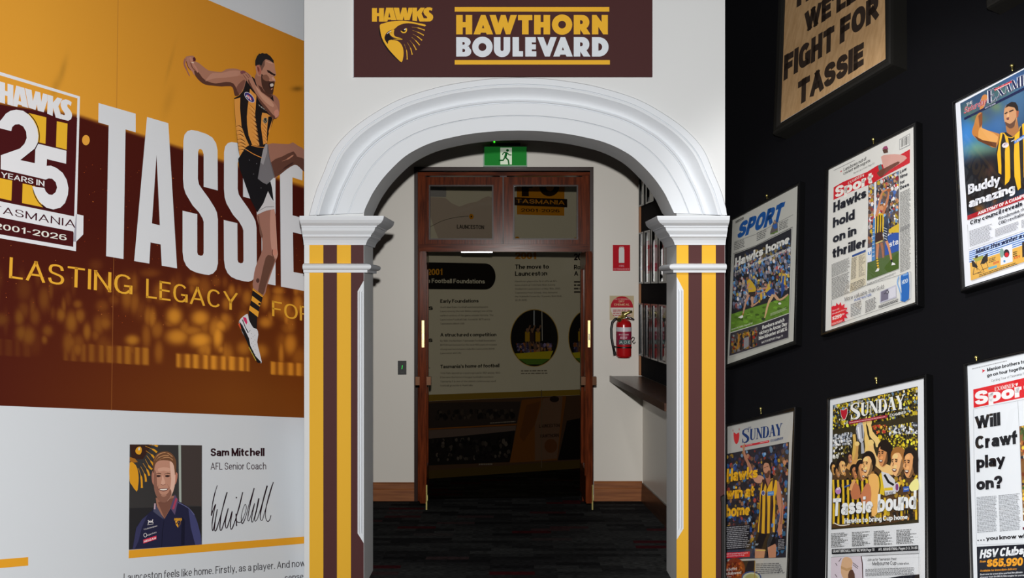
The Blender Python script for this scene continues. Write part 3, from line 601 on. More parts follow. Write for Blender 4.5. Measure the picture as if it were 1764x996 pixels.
def shield(art, fn, yel, dark, blk, shadow=True):
    S = lambda pts, n=3: cat([fn(x, y) for x, y in pts], n)
    L = lambda pts: [fn(x, y) for x, y in pts]
    k = abs(fn(100, 0)[0] - fn(0, 0)[0]) / 100
    if shadow: art.poly(L([(222, 425), (240, 430), (262, 560), (320, 690), (400, 808), (480, 898), (612, 1024), (590, 1022), (470, 920), (370, 810), (280, 670), (235, 540)]), blk)
    art.poly(cat(L([(243, 378), (300, 352), (400, 324), (520, 309), (640, 306), (760, 318), (880, 342), (1022, 372), (1015, 403), (900, 374), (780, 352), (690, 350), (600, 372), (540, 405), (495, 445), (420, 472), (365, 507), (332, 555), (322, 610), (345, 660), (378, 706), (387, 657), (420, 635), (480, 637), (550, 655), (603, 700), (638, 770), (650, 860), (640, 950), (616, 1018), (560, 975), (480, 892), (400, 803), (330, 704), (275, 592), (250, 475)]), 2), yel)
    art.poly(S([(365, 522), (345, 562), (328, 592), (335, 640), (360, 675), (378, 695), (388, 652), (425, 630), (480, 610), (440, 595), (412, 545), (406, 512), (430, 482), (395, 497)]), blk)
    art.poly(S([(430, 478), (487, 456), (482, 520), (495, 565), (545, 590), (605, 603), (560, 610), (480, 593), (430, 560), (408, 520)]), yel)
    art.line(L([(428, 512), (455, 516)]), 8 * k, blk)
    art.poly(S([(440, 628), (520, 612), (610, 606), (642, 630), (560, 636)]), blk); art.poly(S([(470, 626), (540, 617), (608, 612), (632, 628), (560, 630)]), yel)
    art.line(L([(365, 530), (400, 503), (436, 480)]), 9 * k, (215, 215, 215))
    art.poly(S([(598, 475), (625, 470), (690, 430), (712, 440), (708, 490), (680, 518), (640, 522), (612, 505)]), blk)
    art.poly(S([(600, 478), (622, 482), (640, 498), (670, 496), (686, 470), (688, 438), (708, 440), (706, 486), (680, 516), (640, 520), (612, 503)]), yel)
    art.poly(L([(655, 455), (682, 436), (690, 452), (668, 470)]), (225, 225, 225))
    for p in ([(790, 412), (900, 430), (1012, 468)], [(800, 470), (900, 505), (996, 556)], [(808, 535), (890, 580), (966, 642)], [(788, 588), (860, 650), (924, 724)], [(757, 640), (820, 720), (868, 806)], [(712, 680), (770, 780), (798, 886)], [(660, 705), (702, 825), (712, 970)]):
        art.line(L(p), [3 * k, 15 * k, 27 * k], yel, 5)
r = root('fascia_sign', MID.P(866, 66, 0.02), 'maroon fascia sign with hawk emblem and two lines of lettering above the arch', 'sign')
MB().pxbox(MID, [(609, 132.3), (1124, 132.3), (1124, -24), (609, -24)], 0.0, 0.018).build('board', mat('maroon_sign_board', MARN, 0.6, spec=0.08), r)
MB().pxbox(MID, [(607.6, 133), (609.2, 133), (609.2, -24), (607.6, -24)], 0.0, 0.019).build('edge_strip', GLOSSW, r)
A = Art(MID, 0.0185)
c5 = lambda x, y: (630 + x / 9.96, 5 + y / 9.96)
hawks(A, c5, GOLD); shield(A, c5, GOLD, MARN, (28, 22, 24)); A.build('hawk_emblem', r)
A = Art(MID, 0.0185)
A.poly([(783.3, 12.2), (1049.6, 12.2), (1049.6, 19.9), (783.3, 19.9)], GOLD); A.build('rule_stripe', r)
A = Art(MID, 0.0185); A.poly([(783.3, 103.6), (1050.6, 103.6), (1050.6, 111.2), (783.3, 111.2)], GOLD); A.build('rule_stripe', r)
c6 = lambda pts, dx=0, dy=0: [(770 + (x + dx) / 9.96, 5 + (y + dy) / 9.96) for x, y in pts]
H_ = [(158, 207), (270, 207), (270, 330), (320, 330), (320, 207), (432, 207), (432, 540), (320, 540), (320, 420), (270, 420), (270, 540), (158, 540)]
R_ = [(880, 207), (1010, 207)] + arc(1030, 332, 118, 125, -80, 55, 12) + [(1097, 430), (1167, 540), (1047, 540), (992, 455), (992, 540), (880, 540)]
RH = [(988, 298)] + arc(1008, 331, 28, 33, -80, 80, 8) + [(988, 364)]
A = Art(MID, 0.0185)
A.poly(c6(H_), GOLD); A.poly(c6([(582, 207), (660, 207), (790, 540), (682, 540), (668, 510), (582, 510), (570, 540), (455, 540)]), GOLD, [c6([(620, 375), (600, 435), (640, 435)])])
A.poly(c6([(730, 207), (838, 207), (880, 350), (925, 207), (1005, 207), (1048, 350), (1090, 207), (1200, 207), (1085, 540), (1010, 540), (965, 405), (918, 540), (838, 540)]), GOLD)
A.poly(c6([(1218, 207), (1465, 207), (1465, 298), (1400, 298), (1400, 540), (1288, 540), (1288, 298), (1218, 298)]), GOLD)
A.poly(c6(H_, 1337), GOLD); A.poly(c6(arc(680, 373, 175), 1295), GOLD, [c6(arc(680, 373, 66), 1295)])
A.poly(c6(R_, 1295), GOLD, [c6(RH, 1295)])
A.poly(c6([(1193, 207), (1270, 207), (1358, 330), (1358, 207), (1465, 207), (1465, 540), (1385, 540), (1302, 410), (1302, 540), (1193, 540)], 1295), GOLD)
A.build('upper_lettering', r)['label'] = 'gold lettering'
A = Art(MID, 0.0185)
A.poly(c6([(158, 588), (290, 588)] + arc(300, 672, 106, 84, -85, 62, 10) + [(380, 750)] + arc(318, 835, 100, 85, -50, 88, 10) + [(158, 920)]), SILV,
       [c6([(265, 672)] + arc(282, 695, 24, 23, -80, 80, 6) + [(265, 718)]), c6([(265, 788)] + arc(286, 816, 26, 28, -80, 80, 6) + [(265, 845)])])
A.poly(c6(arc(608, 755, 176)), SILV, [c6(arc(608, 757, 68))])
A.poly(c6([(805, 588), (918, 588), (918, 795)] + arc(945, 800, 27, 25, 180, 0, 10)[1:-1] + [(972, 795), (972, 588), (1085, 588), (1085, 795)] + arc(945, 795, 140, 135, 0, 180, 20)[1:]), SILV)
A.poly(c6([(1125, 588), (1235, 588), (1235, 828), (1305, 828), (1305, 920), (1125, 920)]), SILV)
A.poly(c6([(1343, 588), (1525, 588), (1525, 678), (1455, 678), (1455, 710), (1525, 710), (1525, 798), (1455, 798), (1455, 830), (1533, 830), (1533, 920), (1343, 920)]), SILV)
A.poly(c6([(255, 588), (362, 588), (423, 745), (480, 588), (588, 588), (468, 920), (385, 920)], 1295), SILV)
A.poly(c6([(655, 588), (733, 588), (862, 920), (755, 920), (740, 888), (650, 888), (637, 920), (528, 920)], 1295), SILV, [c6([(693, 755), (675, 812), (715, 812)], 1295)])
A.poly(c6(R_, 1295, 380), SILV, [c6(RH, 1295, 380)])
A.poly(c6([(1193, 588), (1310, 588)] + arc(1312, 755, 166, 166, -88, 88, 20) + [(1193, 920)], 1295), SILV, [c6([(1303, 690)] + arc(1305, 756, 62, 66, -70, 70, 10) + [(1303, 822)], 1295)])
A.build('lower_lettering', r)['label'] = 'silver lettering'

# ------------------------------------------------------------------ fittings on the end wall
YE = DB - 0.10; EX = facing(YE)
r = root('exit_sign', EX.P(870, 270), 'green running man exit sign above the timber door frame', 'sign')
MB().pxbox(EX, [(832.3, 287), (908.3, 287), (908.3, 251.5), (832.3, 251.5)], -0.095, 0.0).build('housing', mat('pale_green_acrylic', (150, 180, 160), 0.2, spec=0.5), r)
x5 = cr(690, 230, 4.527)
A = Art(EX, 0.001, 1.0); A.poly(x5((654, 104), (982, 104), (982, 250), (654, 250)), (34, 128, 50)); A.build('face', r, LITSIGN)
A = Art(EX, 0.0015, 1.0); A.poly(x5((778, 110), (868, 110), (868, 242), (778, 242)), (225, 240, 215))
G = (10, 92, 32)
A.ell(*x5((834, 132))[0], 2.4, 2.3, G); A.line(x5((828, 148), (816, 186)), 4.2, G); A.line(x5((793, 166), (808, 148), (830, 150), (848, 167), (866, 168)), 1.9, G)
A.line(x5((816, 184), (840, 208), (845, 242)), 2.6, G); A.line(x5((814, 186), (800, 209), (766, 211)), 2.6, G); A.build('running_man_symbol', r, LITSIGN)
MB().tube([EX.P(851.5, 244.5, 0.0), EX.P(851.5, 244.5, 0.01)], 0.008, 8).build('indicator_lamp', mat('green_indicator', (60, 230, 40), 0.3, emit=(60, 240, 40), es=1.5), r)
MB().pxbox(EX, [(844, 252), (896, 252), (896, 246), (844, 246)], -0.095, -0.01).build('mounting_bracket', mat('black_plastic', (20, 20, 20), 0.5), r)
r = root('keypad', REAR.P(692.5, 633), 'small black wall keypad with a green light left of the timber door frame'.replace('left of', 'beside'), 'keypad')
k7 = [(685.3, 645.5), (699.8, 645.5), (699.8, 622), (685.3, 622)]
MB().pxbox(REAR, k7, 0, 0.02).build('case', mat('black_plastic', (20, 20, 20), 0.5), r)
A = Art(REAR, 0.0205); A.line([(692.3, 636), (693.2, 629.5)], 1.3, (60, 220, 90)); A.build('indicator', r, LITSIGN)
A = Art(REAR, 0.0205); A.line([(690, 641.5), (695.5, 641.5)], 0.8, (90, 90, 90)); A.build('legend', r)
r = root('fire_extinguisher_sign', REAR.P(1070.5, 444), 'small red wall sign with white extinguisher symbol above the fire extinguisher', 'sign')
MB().pxbox(REAR, [(1055.8, 466.8), (1085.4, 466.8), (1085.4, 422), (1055.8, 422)], 0, 0.004).build('board', mat('red_sign', (184, 20, 36), 0.5, spec=0.06), r)
A = Art(REAR, 0.0045); A.poly([(1066, 453), (1066, 430), (1067.5, 427.2), (1071, 426.4), (1074.3, 427.2), (1075.5, 430), (1075.5, 453)], (222, 222, 218)); A.line([(1066.5, 429.5), (1067.5, 425.6), (1074, 425.6), (1075, 428)], 0.9, (222, 222, 218)); A.build('extinguisher_symbol', r)
A = Art(REAR, 0.0045); A.text('FIRE', (1066.5, 460), (1075.5, 460), 3.4, (225, 150, 160), 0.01); A.text('EXTINGUISHER', (1057, 465.3), (1084, 465.3), 3.2, (225, 150, 160), 0.01); A.build('lettering', r)
r = root('extinguisher_type_sign', REAR.P(1071, 530), 'square cream sign with a red disc behind the fire extinguisher handle', 'sign')
MB().pxbox(REAR, [(1050.3, 551.5), (1092, 551.5), (1092, 509.5), (1050.3, 509.5)], 0, 0.004).build('board', mat('cream_sign', (188, 170, 134), 0.4, spec=0.15), r)
A = Art(REAR, 0.0045); A.ell(1071.2, 530, 19.5, 19.5, (178, 36, 48)); A.poly([(x, y) for x, y in arc(1071.2, 530, 19.5, 19.5, 0, 180, 20)], (214, 205, 196)); A.build('red_disc', r)
A = Art(REAR, 0.006); A.text('FIRE EXTINGUISHER', (1058, 516.5), (1085, 516.5), 2.2, (225, 180, 170), 0.01); A.text('DRY', (1066, 521), (1076, 521), 3.2, (230, 190, 150), 0.015); A.text('CHEMICAL', (1058, 526.5), (1084.5, 526.5), 3.6, (230, 190, 150), 0.015)
A.build('lettering', r)
A = Art(REAR, 0.006); A.greek((1056, 533), (1086, 533), (1056, 545), 4, (170, 60, 66)); A.build('small_print', r)
# extinguisher
ec = Vector(((1074.5 - CX) * 8.235 / F, 8.235, 0)); ez = lambda y: CH - (y - CY) * 8.235 / F
R0 = 13.2 * 8.235 / F
r = root('fire_extinguisher', (ec.x, ec.y, ez(616)), 'red fire extinguisher with black hose hung on the pale wall beside the doorway', 'fire extinguisher')
RED = mat('red_gloss_enamel', (178, 22, 26), 0.2, spec=0.6)
zb, zs = ez(616), ez(560)
MB().lathe(ec, [(R0 * .8, zb), (R0 * .82, zb + .006), (R0 * .96, zb + .010), (R0, zb + .02), (R0, zs), (R0 * .97, zs + .014), (R0 * .85, zs + .028), (R0 * .6, zs + .040), (R0 * .36, zs + .048), (R0 * .34, zs + .06)], 36).build('cylinder', RED, r, True)
MB().lathe(ec, [(R0 + .0012, ez(571)), (R0 + .0012, ez(563.7))], 36).build('silver_band', mat('silver_label', (205, 200, 205), 0.3), r)
lb = MB().lathe(ec, [(R0 + .001, ez(594)), (R0 + .001, ez(571.5))], 36).build('label_wrap', mat('red_label', (150, 30, 62), 0.35), r)
EP = facing(8.235 - R0 - 0.004)
A = Art(EP, 0.0); A.text('FIRE EXTINGUISHER', (1066, 578), (1083, 578), 2.6, (235, 200, 205), 0.01); A.greek((1068, 580), (1081, 580), (1068, 584), 2, (225, 190, 200)); A.poly([(1066, 593.5), (1086.5, 593.5), (1086.5, 585.5), (1066, 585.5)], (70, 95, 92)); A.text('A B E', (1067, 592), (1086, 592), 5, (190, 205, 200), 0.02); A.build('label_print', lb)
MB().lathe(ec, [(R0 * .36, zs + .055), (R0 * .44, zs + .06), (R0 * .44, zs + .075), (R0 * .3, zs + .085), (R0 * .3, zs + .105), (R0 * .2, zs + .11)], 20).build('valve', BRASS, r, True)
g = lambda x, y, dy=0.0: Vector(((x - CX) * 8.2 / F, 8.2 + dy, CH - (y - CY) * 8.2 / F))
MB().tube([g(1070, 547), g(1077, 541), g(1084, 537.5), g(1089, 536.5)], [.011, .012, .012, .008], 8).build('squeeze_lever', BRASS, r, True)
MB().tube([g(1072, 550), g(1080, 547), g(1087, 548.5), g(1092.5, 551)], [.010, .011, .010, .006], 8).build('carry_handle', CHROME, r, True)
MB().tube([g(1068, 548, -.01), g(1066, 551, -.04)], [.02, .018], 14).build('pressure_gauge', BRASS, r)
MB().tube([g(1068, 549), g(1060, 549.5), g(1055, 555), g(1053, 566), g(1053.5, 582), g(1056, 596), g(1058.6, 608)], .0105, 10).build('hose', mat('black_rubber', (18, 18, 18), 0.4), r, True)
MB().tube([g(1058.3, 606), g(1059.4, 612)], [.012, .014], 10).build('nozzle', mat('black_rubber', (18, 18, 18), 0.4), r)
MB().tube([g(1057.6, 597), g(1062, 598)], .006, 8).build('hose_clip', CHROME, r)
MB().lathe(ec, [(R0 + .0025, ez(599.6)), (R0 + .0025, ez(597))], 36).build('strap', mat('black_rubber', (18, 18, 18), 0.4), r)
MB().box(ec.x - .03, ec.x + .03, 8.235 + R0 * .9, DB, zs - .25, zs - .02).build('wall_bracket', mat('black_plastic', (20, 20, 20), 0.5), r)
MB().tube([g(1087.5, 584), g(1090, 580.5), g(1093, 582), g(1092, 586), g(1089, 588), g(1092, 592), g(1094.5, 589)], .003, 6).build('safety_pin_ring', mat('black_wire', (26, 26, 26), 0.4), r)

# ------------------------------------------------------------------ black picture panel, pictures and counter along the passage side
SP = lambda y0, y1, x0=1102.5, x1=1190: [(x0, y0), (x1, y0), (x1, y1), (x0, y1)]
def side_quad(x0, x1, y0, y1):
    """x given in pixels on the side wall, heights taken from the far edge column."""
    zt, zb_ = SIDE.P(1107, y0).z, SIDE.P(1107, y1).z
    a, b = SIDE.P(x0, 500), SIDE.P(x1, 500)
    return [Vector((a.x, a.y, zb_)), Vector((b.x, b.y, zb_)), Vector((b.x, b.y, zt)), Vector((a.x, a.y, zt))]
def side_box(mb, x0, x1, y0, y1, t0, t1):
    q = side_quad(x0, x1, y0, y1); return mb.hexa([p + SIDE.n * t0 for p in q], [p + SIDE.n * t1 for p in q])
r = root('cloth_pinboard', side_quad(1110, 1150, 280, 640)[0], 'tall black cloth panel on the side of the passage carrying small framed pictures', 'panel')
side_box(MB(), 1108.5, 1196, 262, 646, 0.004, 0.02).build('backing_board', BLACKCLOTH, r)
side_box(MB(), 1107.2, 1108.6, 262, 646, 0.004, 0.034).build('timber_edge', mat('pale_timber_edge', (150, 98, 56), 0.45), r)
def side_pic(x0, x1, y0, y1, label, cols, group, seed):
    r = root('picture', side_quad(x0, x1, y0, y1)[0], label, 'picture', group)
    m = MB(); w = (x1 - x0) * .14
    for a, b, c, d in ((x0, x0 + w, y0, y1), (x1 - w, x1, y0, y1), (x0 + w, x1 - w, y0, y0 + 2.6), (x0 + w, x1 - w, y1 - 2.6, y1)): side_box(m, a, b, c, d, 0.0205, 0.045)
    m.build('frame', FRAMEBLK, r)
    q = side_quad(x0 + w, x1 - w, y0 + 2.6, y1 - 2.6); A = Art(SIDE, 0.03); n_ = len(cols)
    for i, c in enumerate(cols):
        t0, t1 = i / n_, (i + 1) / n_
        L = lambda t: (q[3].lerp(q[0], t), q[2].lerp(q[1], t))
        (a, b), (c2, d2) = L(t0), L(t1); A.k += 1
        k = len(A.v); A.v += [p + SIDE.n * 0.03 for p in (a, b, d2, c2)]; A.f.append((k, k + 1, k + 2, k + 3)); A.c.append(lin(c))
    A.build('print', r, PAPER)
    b = MB(); q2 = [p + SIDE.n * 0.034 for p in q]; obj('glazing', q2, [(0, 1, 2, 3)], GLAZE, r)
PAPERC = (196, 192, 186)
xs = [1109.5, 1119.5, 1131.5, 1145, 1161]
ups = [[(60, 50, 42), (120, 110, 90), (50, 45, 40), (150, 120, 40)], [PAPERC, (190, 40, 60), PAPERC, PAPERC, (180, 40, 60), PAPERC], [PAPERC, (190, 40, 90), (180, 40, 80), (190, 50, 90), PAPERC], [PAPERC, (120, 120, 130), PAPERC]]
for i in range(4):
    side_pic(xs[i], xs[i + 1] - 1.5, 402, 489, ['thin framed picture of dark photographs ending the upper passage row', 'framed page with two red bands in the upper row in the passage', 'framed page with a wide crimson block in the upper row in the passage', 'framed pale page in the upper row half behind the arch capital'][i], ups[i], 'upper row of passage pictures', i)
    side_pic(xs[i] - .3, xs[i + 1] - 1.8, 522, 611, ['first glazed picture of the lower passage row, reflecting the fire extinguisher', 'second glazed picture of the lower passage row from the end wall', 'third glazed picture of the lower passage row from the end wall', 'fourth glazed picture of the lower passage row, nearest the arch pier'.replace('nearest', 'next to')][i], [(70, 70, 74), (40, 40, 44), (60, 60, 62)], 'lower row of passage pictures', 9 + i)
side_pic(1109.5, 1119, 300, 358, 'framed pale page high on the black panel under the arch curve', [PAPERC, (150, 148, 145), PAPERC], 'top row of passage pictures', 21)
side_pic(1122, 1136, 300, 358, 'framed dark page high on the black panel, partly hidden by the arch', [(40, 40, 42), (90, 88, 85)], 'top row of passage pictures', 22)
# counter shelf
zt = CH - (648 - CY) * DB / F
p0 = Vector((rx(1052.5), DB - 0.006, 0)); pd = sd
p1 = p0 - pd * (DB - 6.30); p2 = s0 - sd * (DB - 6.30) / sd.y + SIDE.n * 0.006; p3 = s0 + SIDE.n * 0.006 - Vector((0, 0.006, 0))
r = root('counter_shelf', (p0.x, p0.y, zt), 'long dark timber shelf counter running along the passage side under the pictures', 'shelf')
MB().hexa([Vector((q.x, q.y, zt - 0.035)) for q in (p0, p1, p2, p3)], [Vector((q.x, q.y, zt)) for q in (p0, p1, p2, p3)]).build('shelf_board', DARKW, r)
e = SIDE.n * 0.012
MB().hexa([Vector((q.x, q.y, zt - 0.045)) for q in (p0, p1, p1 + e, p0 + e)], [Vector((q.x, q.y, zt + 0.004)) for q in (p0, p1, p1 + e, p0 + e)]).build('front_lip', DARKW, r)

# ------------------------------------------------------------------ timeline mural seen through the doorway
x5 = cr(690, 230, 4.527); x6 = cr(690, 420, 3.83); x7 = cr(870, 420, 3.83); x8 = cr(690, 660, 4.151)
r = root('timeline_mural', FAR.P(866, 824), 'printed club timeline mural on the wall beyond the doorway', 'mural')
A = Art(FAR, 0.002); A.poly([(690, 196), (1060, 196), (1060, 677), (690, 693)], (222, 219, 210)); A.build('pale_ground', r)
A = Art(FAR, 0.0025); A.poly(x5((150, 495), (330, 500), (352, 505), (400, 545), (460, 570), (530, 545), (600, 530), (640, 505), (685, 488), (725, 505), (760, 560), (760, 830), (300, 830), (270, 760), (230, 640), (150, 560)), (196, 184, 180))
A.poly(x5((150, 405), (358, 405), (355, 497), (150, 490)), (165, 168, 180)); A.line(x5((232, 728), (330, 680), (430, 655), (530, 645)), 0.7, (60, 55, 50), 4)
A.ell(*x5((552, 648))[0], 4, 4.6, (205, 140, 30)); A.ell(*x5((552, 648))[0], 1.3, 1.5, (60, 40, 20)); A.text('LAUNCESTON', *x5((440, 742), (652, 748)), 7, (25, 20, 20), 0.035)
A.build('map_drawing', r)
A = Art(FAR, 0.0025); A.poly(x5((905, 330), (1280, 330), (1277, 642), (908, 632)), (208, 140, 28)); A.poly(x5((945, 330), (1030, 330), (1030, 425), (1000, 425), (1000, 490), (945, 490), (945, 430)), (40, 26, 22)); A.ell(*x5((1160, 420))[0], 17, 15.5, (40, 26, 22)); A.ell(*x5((1165, 415))[0], 7, 8, (208, 140, 28))
A.poly(x5((880, 497), (1300, 512), (1300, 577), (880, 560)), (40, 26, 22)); A.text('TASMANIA', *x5((900, 542), (1280, 556)), 7.4, (208, 140, 28), 0.005); A.text('2001-2026', *x5((940, 610), (1240, 617)), 5.6, (50, 34, 26), 0.02)
A.ell(*x5((910, 822))[0], 4, 4, (208, 140, 28)); A.ell(*x5((1365, 830))[0], 4, 4, (208, 140, 28)); A.build('anniversary_emblem', r)
A = Art(FAR, 0.0025); A.poly([(690, 452)] + x6((160, 122), (560, 130)) + [(690 + 560 / 3.83 + 17.5 * math.cos(math.radians(a)) , 476.5 + 22.5 * math.sin(math.radians(a))) for a in range(-80, 90, 10)] + x6((560, 303), (160, 300)) + [(690, 498)], (26, 22, 22))
A.text('2001', *x6((176, 208), (276, 206)), 11, (205, 145, 40), 0.05); A.text("n's Football Foundations", *x6((150, 258), (556, 263)), 7.6, (225, 220, 212), 0.03); A.build('heading_pill', r)
A = Art(FAR, 0.0025); T = (22, 18, 18)
A.text('Early Foundations', *x6((262, 391), (515, 388)), 6.3, T, 0.04); A.text('A structured competition', *x6((262, 613), (633, 611)), 6.3, T, 0.04); A.text("Tasmania's home of football", *x6((262, 823), (653, 815)), 6.3, T, 0.04)
A.text("'s", *x6((168, 438), (214, 438)), 9, T, 0.04); A.text("'s", *x6((165, 650), (212, 650)), 9, T, 0.04); A.text('-', *x6((165, 832), (196, 830)), 6, T, 0.04)
for (y0, w, lines, sd_) in ((410, 350, ('Australian Rules football was being played in', 'Launceston by the mid-1880s, making it one of the', 'earliest centres of the game outside Victoria. The', 'Launceston Football Club, formed in 1875 and is', "Tasmania's oldest club."), 1), (632, 372, ('By 1882, the Northern Tasmanian Football Association', '(NTFA) had formed. For the next 100 years, it created', 'strong matches between clubs like Launceston, North', 'Launceston and City.'), 2), (845, 395, ('York Park opened as a sports ground in 1921 and by 1923', 'it became the home of league football in northern', 'Tasmania. It is one of the oldest continuously used', 'football grounds in Australia.'), 3)):
    for i, t in enumerate(lines):
        ln = w * len(t) / max(len(q) for q in lines); A.text(t, *x6((262, y0 + 15 + i * 27.3), (262 + ln, y0 + 13 + i * 27.0)), 3.1, (88, 82, 80), 0.0)
A.build('timeline_lettering', r)
A = Art(FAR, 0.0025); A.text('2001', *x7((66, 102), (205, 102)), 12, (205, 140, 40), 0.06); A.text('2003', *x7((455, 110), (560, 108)), 12, (45, 38, 38), 0.06)
A.text('The move to', *x7((66, 168), (289, 165)), 8, T, 0.04); A.text('Launceston', *x7((66, 213), (278, 210)), 8, T, 0.04); A.text('Round', *x7((455, 170), (560, 168)), 8, T, 0.04); A.text('A', *x7((455, 212), (483, 211)), 8, T, 0.04)
for i, t in enumerate(('Hawthorn played its first official AFL', 'home match at York Park (then Aurora', 'Stadium) in Launceston on May 15th, 2001.', 'Coached by Peter Schwab, they defeated', 'the Adelaide Crows by 15 points 16.8 (104)', '12.15 (89).')):
    A.text(t, *x7((66, 254 + i * 25), (66 + 300 * len(t) / 41.0, 252 + i * 25)), 3.0, (88, 82, 80))
A.greek(*x7((455, 240), (560, 240), (455, 330)), 4, (88, 82, 80), 6); A.greek(*x7((105, 832), (285, 830), (105, 866)), 2, (120, 112, 106), 7, 0.4)
A.line(x7((238, 75), (246, 640)), 0.9, (235, 232, 225)); A.build('move_lettering', r)  # the pale vertical line is a painted reflection of the doorway glass
def roundpic(cx, cy, rx_, ry_, seed, name):
    A = Art(FAR, 0.003); A.ell(cx, cy, rx_ + 1.2, ry_ + 1.2, (200, 170, 90), n=40); A.ell(cx, cy, rx_, ry_, (28, 27, 30), n=40)
    A.crowd([(cx - rx_ * .8, cy + 8), (cx + rx_ * .8, cy + 8), (cx + rx_ * .7, cy + 26), (cx - rx_ * .7, cy + 26)], [(120, 110, 160), (90, 80, 120), (160, 120, 90), (60, 55, 90), (150, 90, 50)], 90, 5, seed)
    A.poly([(cx - rx_ * .82, cy + ry_ * .55), (cx + rx_ * .8, cy + ry_ * .45), (cx + rx_ * .66, cy + ry_ * .74), (cx - rx_ * .66, cy + ry_ * .74)], (190, 180, 40)); A.poly([(cx - rx_ * .66, cy + ry_ * .74), (cx + rx_ * .66, cy + ry_ * .74), (cx + rx_ * .3, cy + ry_ * .94), (cx - rx_ * .3, cy + ry_ * .94)], (90, 130, 50))
    for dx, c in ((-12, (170, 136, 34)), (6, (170, 136, 34)), (-4, (60, 44, 44))):
        A.ell(cx + dx, cy - 14, 2.6, 3, (130, 98, 80)); A.poly([(cx + dx - 4, cy - 11), (cx + dx + 4, cy - 11), (cx + dx + 4, cy + 6), (cx + dx - 4, cy + 6)], c); A.line([(cx + dx, cy - 9), (cx + dx + 5, cy - 22)], 2.4, (130, 98, 80)); A.line([(cx + dx - 2, cy + 6), (cx + dx - 4, cy + 22)], 2.6, (110, 84, 70)); A.line([(cx + dx + 2, cy + 6), (cx + dx + 5, cy + 20)], 2.6, (110, 84, 70))
    A.line([(cx - .5, cy - ry_ * .98), (cx - .5, cy - ry_ * .45)], 2, (170, 180, 200)); A.build(name, r)
roundpic(920.5, 582.5, 40.5, 48.5, 3, 'round_photograph'); roundpic(1012, 582, 32, 47, 5, 'round_photograph')
A = Art(FAR, 0.0025); A.poly(x8((60, 86), (200, 84), (1275, 46), (1400, 40), (1400, 78), (1275, 86), (200, 130), (60, 136)), (141, 116, 40)); A.poly(x8((60, 640), (200, 627), (1275, 552), (1400, 545), (1400, 602), (1275, 612), (200, 686), (60, 696)), (79, 64, 29)); A.build('gold_strip', r)
A = Art(FAR, 0.0025); A.poly(x8((60, 136), (200, 131), (1275, 87), (1400, 80), (1400, 545), (1275, 553), (200, 627), (60, 640)), (79, 58, 46))
A.poly(x8((60, 160), (270, 140), (860, 132), (830, 290), (200, 330), (60, 335)), (51, 43, 42)); A.poly(x8((60, 345), (825, 305), (785, 565), (200, 590), (60, 600)), (26, 23, 26)); A.poly(x8((60, 345), (825, 305), (822, 340), (430, 380), (60, 410)), (99, 85, 84))
A.line(x8((60, 335), (200, 330), (830, 295)), 2.2, (132, 79, 26)); A.crowd(x8((205, 400), (800, 370), (785, 540), (205, 565)), [(79, 73, 72), (19, 18, 21), (15, 15, 18), (39, 36, 38)], 160, 6, 8); A.crowd(x8((240, 190), (820, 180), (820, 260), (240, 270)), [(26, 23, 25), (63, 55, 52), (39, 34, 34)], 90, 7, 9)
A.poly(x8((868, 120), (1185, 92), (1120, 552), (780, 570)), (116, 71, 29)); A.poly(x8((900, 160), (1000, 130), (960, 300), (880, 420), (850, 380)), (99, 60, 30)); A.poly(x8((1020, 110), (1160, 95), (1120, 540), (960, 555), (960, 300)), (110, 84, 71)); A.poly(x8((1190, 270), (1290, 250), (1290, 545), (1125, 552)), (22, 19, 22))
A.text('LAUNCESTON', *x8((990, 320), (1138, 315)), 6, (39, 26, 23), 0.03); A.text('HAWTHORN', *x8((1000, 392), (1132, 386)), 6, (39, 26, 23), 0.03); A.ell(*x8((1100, 115))[0], 8, 5.5, (39, 26, 23)); A.ell(*x8((1075, 450))[0], 11, 12, (99, 60, 33)); A.line(x8((1008, 50), (1008, 610)), 1.6, (99, 85, 72)); A.greek(*x8((640, 280), (828, 268), (640, 290)), 1, (125, 118, 115), 3, .8); A.greek(*x8((560, 574), (660, 572), (560, 586)), 1, (132, 128, 125), 4, .8)  # the upright line continues the painted glass reflection down the strip
A.build('photograph_strip', r)
# ------------------------------------------------------------------ left wall: stadium mural
LG = 1.34
c1 = cr(0, 120, 5.006); c2 = cr(0, 290, 5.006); c3 = cr(200, 180, 5.006); c4 = cr(200, 350, 5.006); cE = cr(300, 80, 7.844); cF = cr(380, 200, 9.96); cG = cr(400, 480, 6.22)
mu = root('stadium_mural', LEFT.P(262, 708, 0.01), 'huge orange and maroon stadium mural with a kicking footballer and tall white lettering', 'mural')
rnd = random.Random(4)
BL = []
for i in range(150):
    x = rnd.uniform(-60, 530); y = rnd.uniform(470, 600) + 0.03 * x
    if 395 < x < 470 and y > 560: continue
    a = 1 - abs(y - 560) / 150 + 0.25 * (x / 524)
    BL.append((x, y, rnd.uniform(4, 13), rnd.uniform(7, 22), max(0.08, a) * rnd.uniform(0.2, 0.75)))
for x, y, rx_, ry_, a in ((300, 545, 14, 16, .95), (345, 548, 16, 14, .9), (305, 580, 20, 14, .9), (345, 586, 20, 14, 1.0), (375, 580, 9, 22, .95), (330, 570, 22, 9, .6), (60, 545, 9, 16, .5), (82, 570, 9, 10, .55), (170, 560, 10, 18, .5), (228, 586, 12, 9, .85), (255, 545, 7, 18, .6), (420, 600, 12, 12, .5), (450, 605, 12, 12, .5), (500, 560, 9, 18, .45), (258, 470, 18, 8, .3), (165, 455, 12, 10, .35), (390, 555, 8, 14, .5)): BL.append((x, y, rx_, ry_, a))
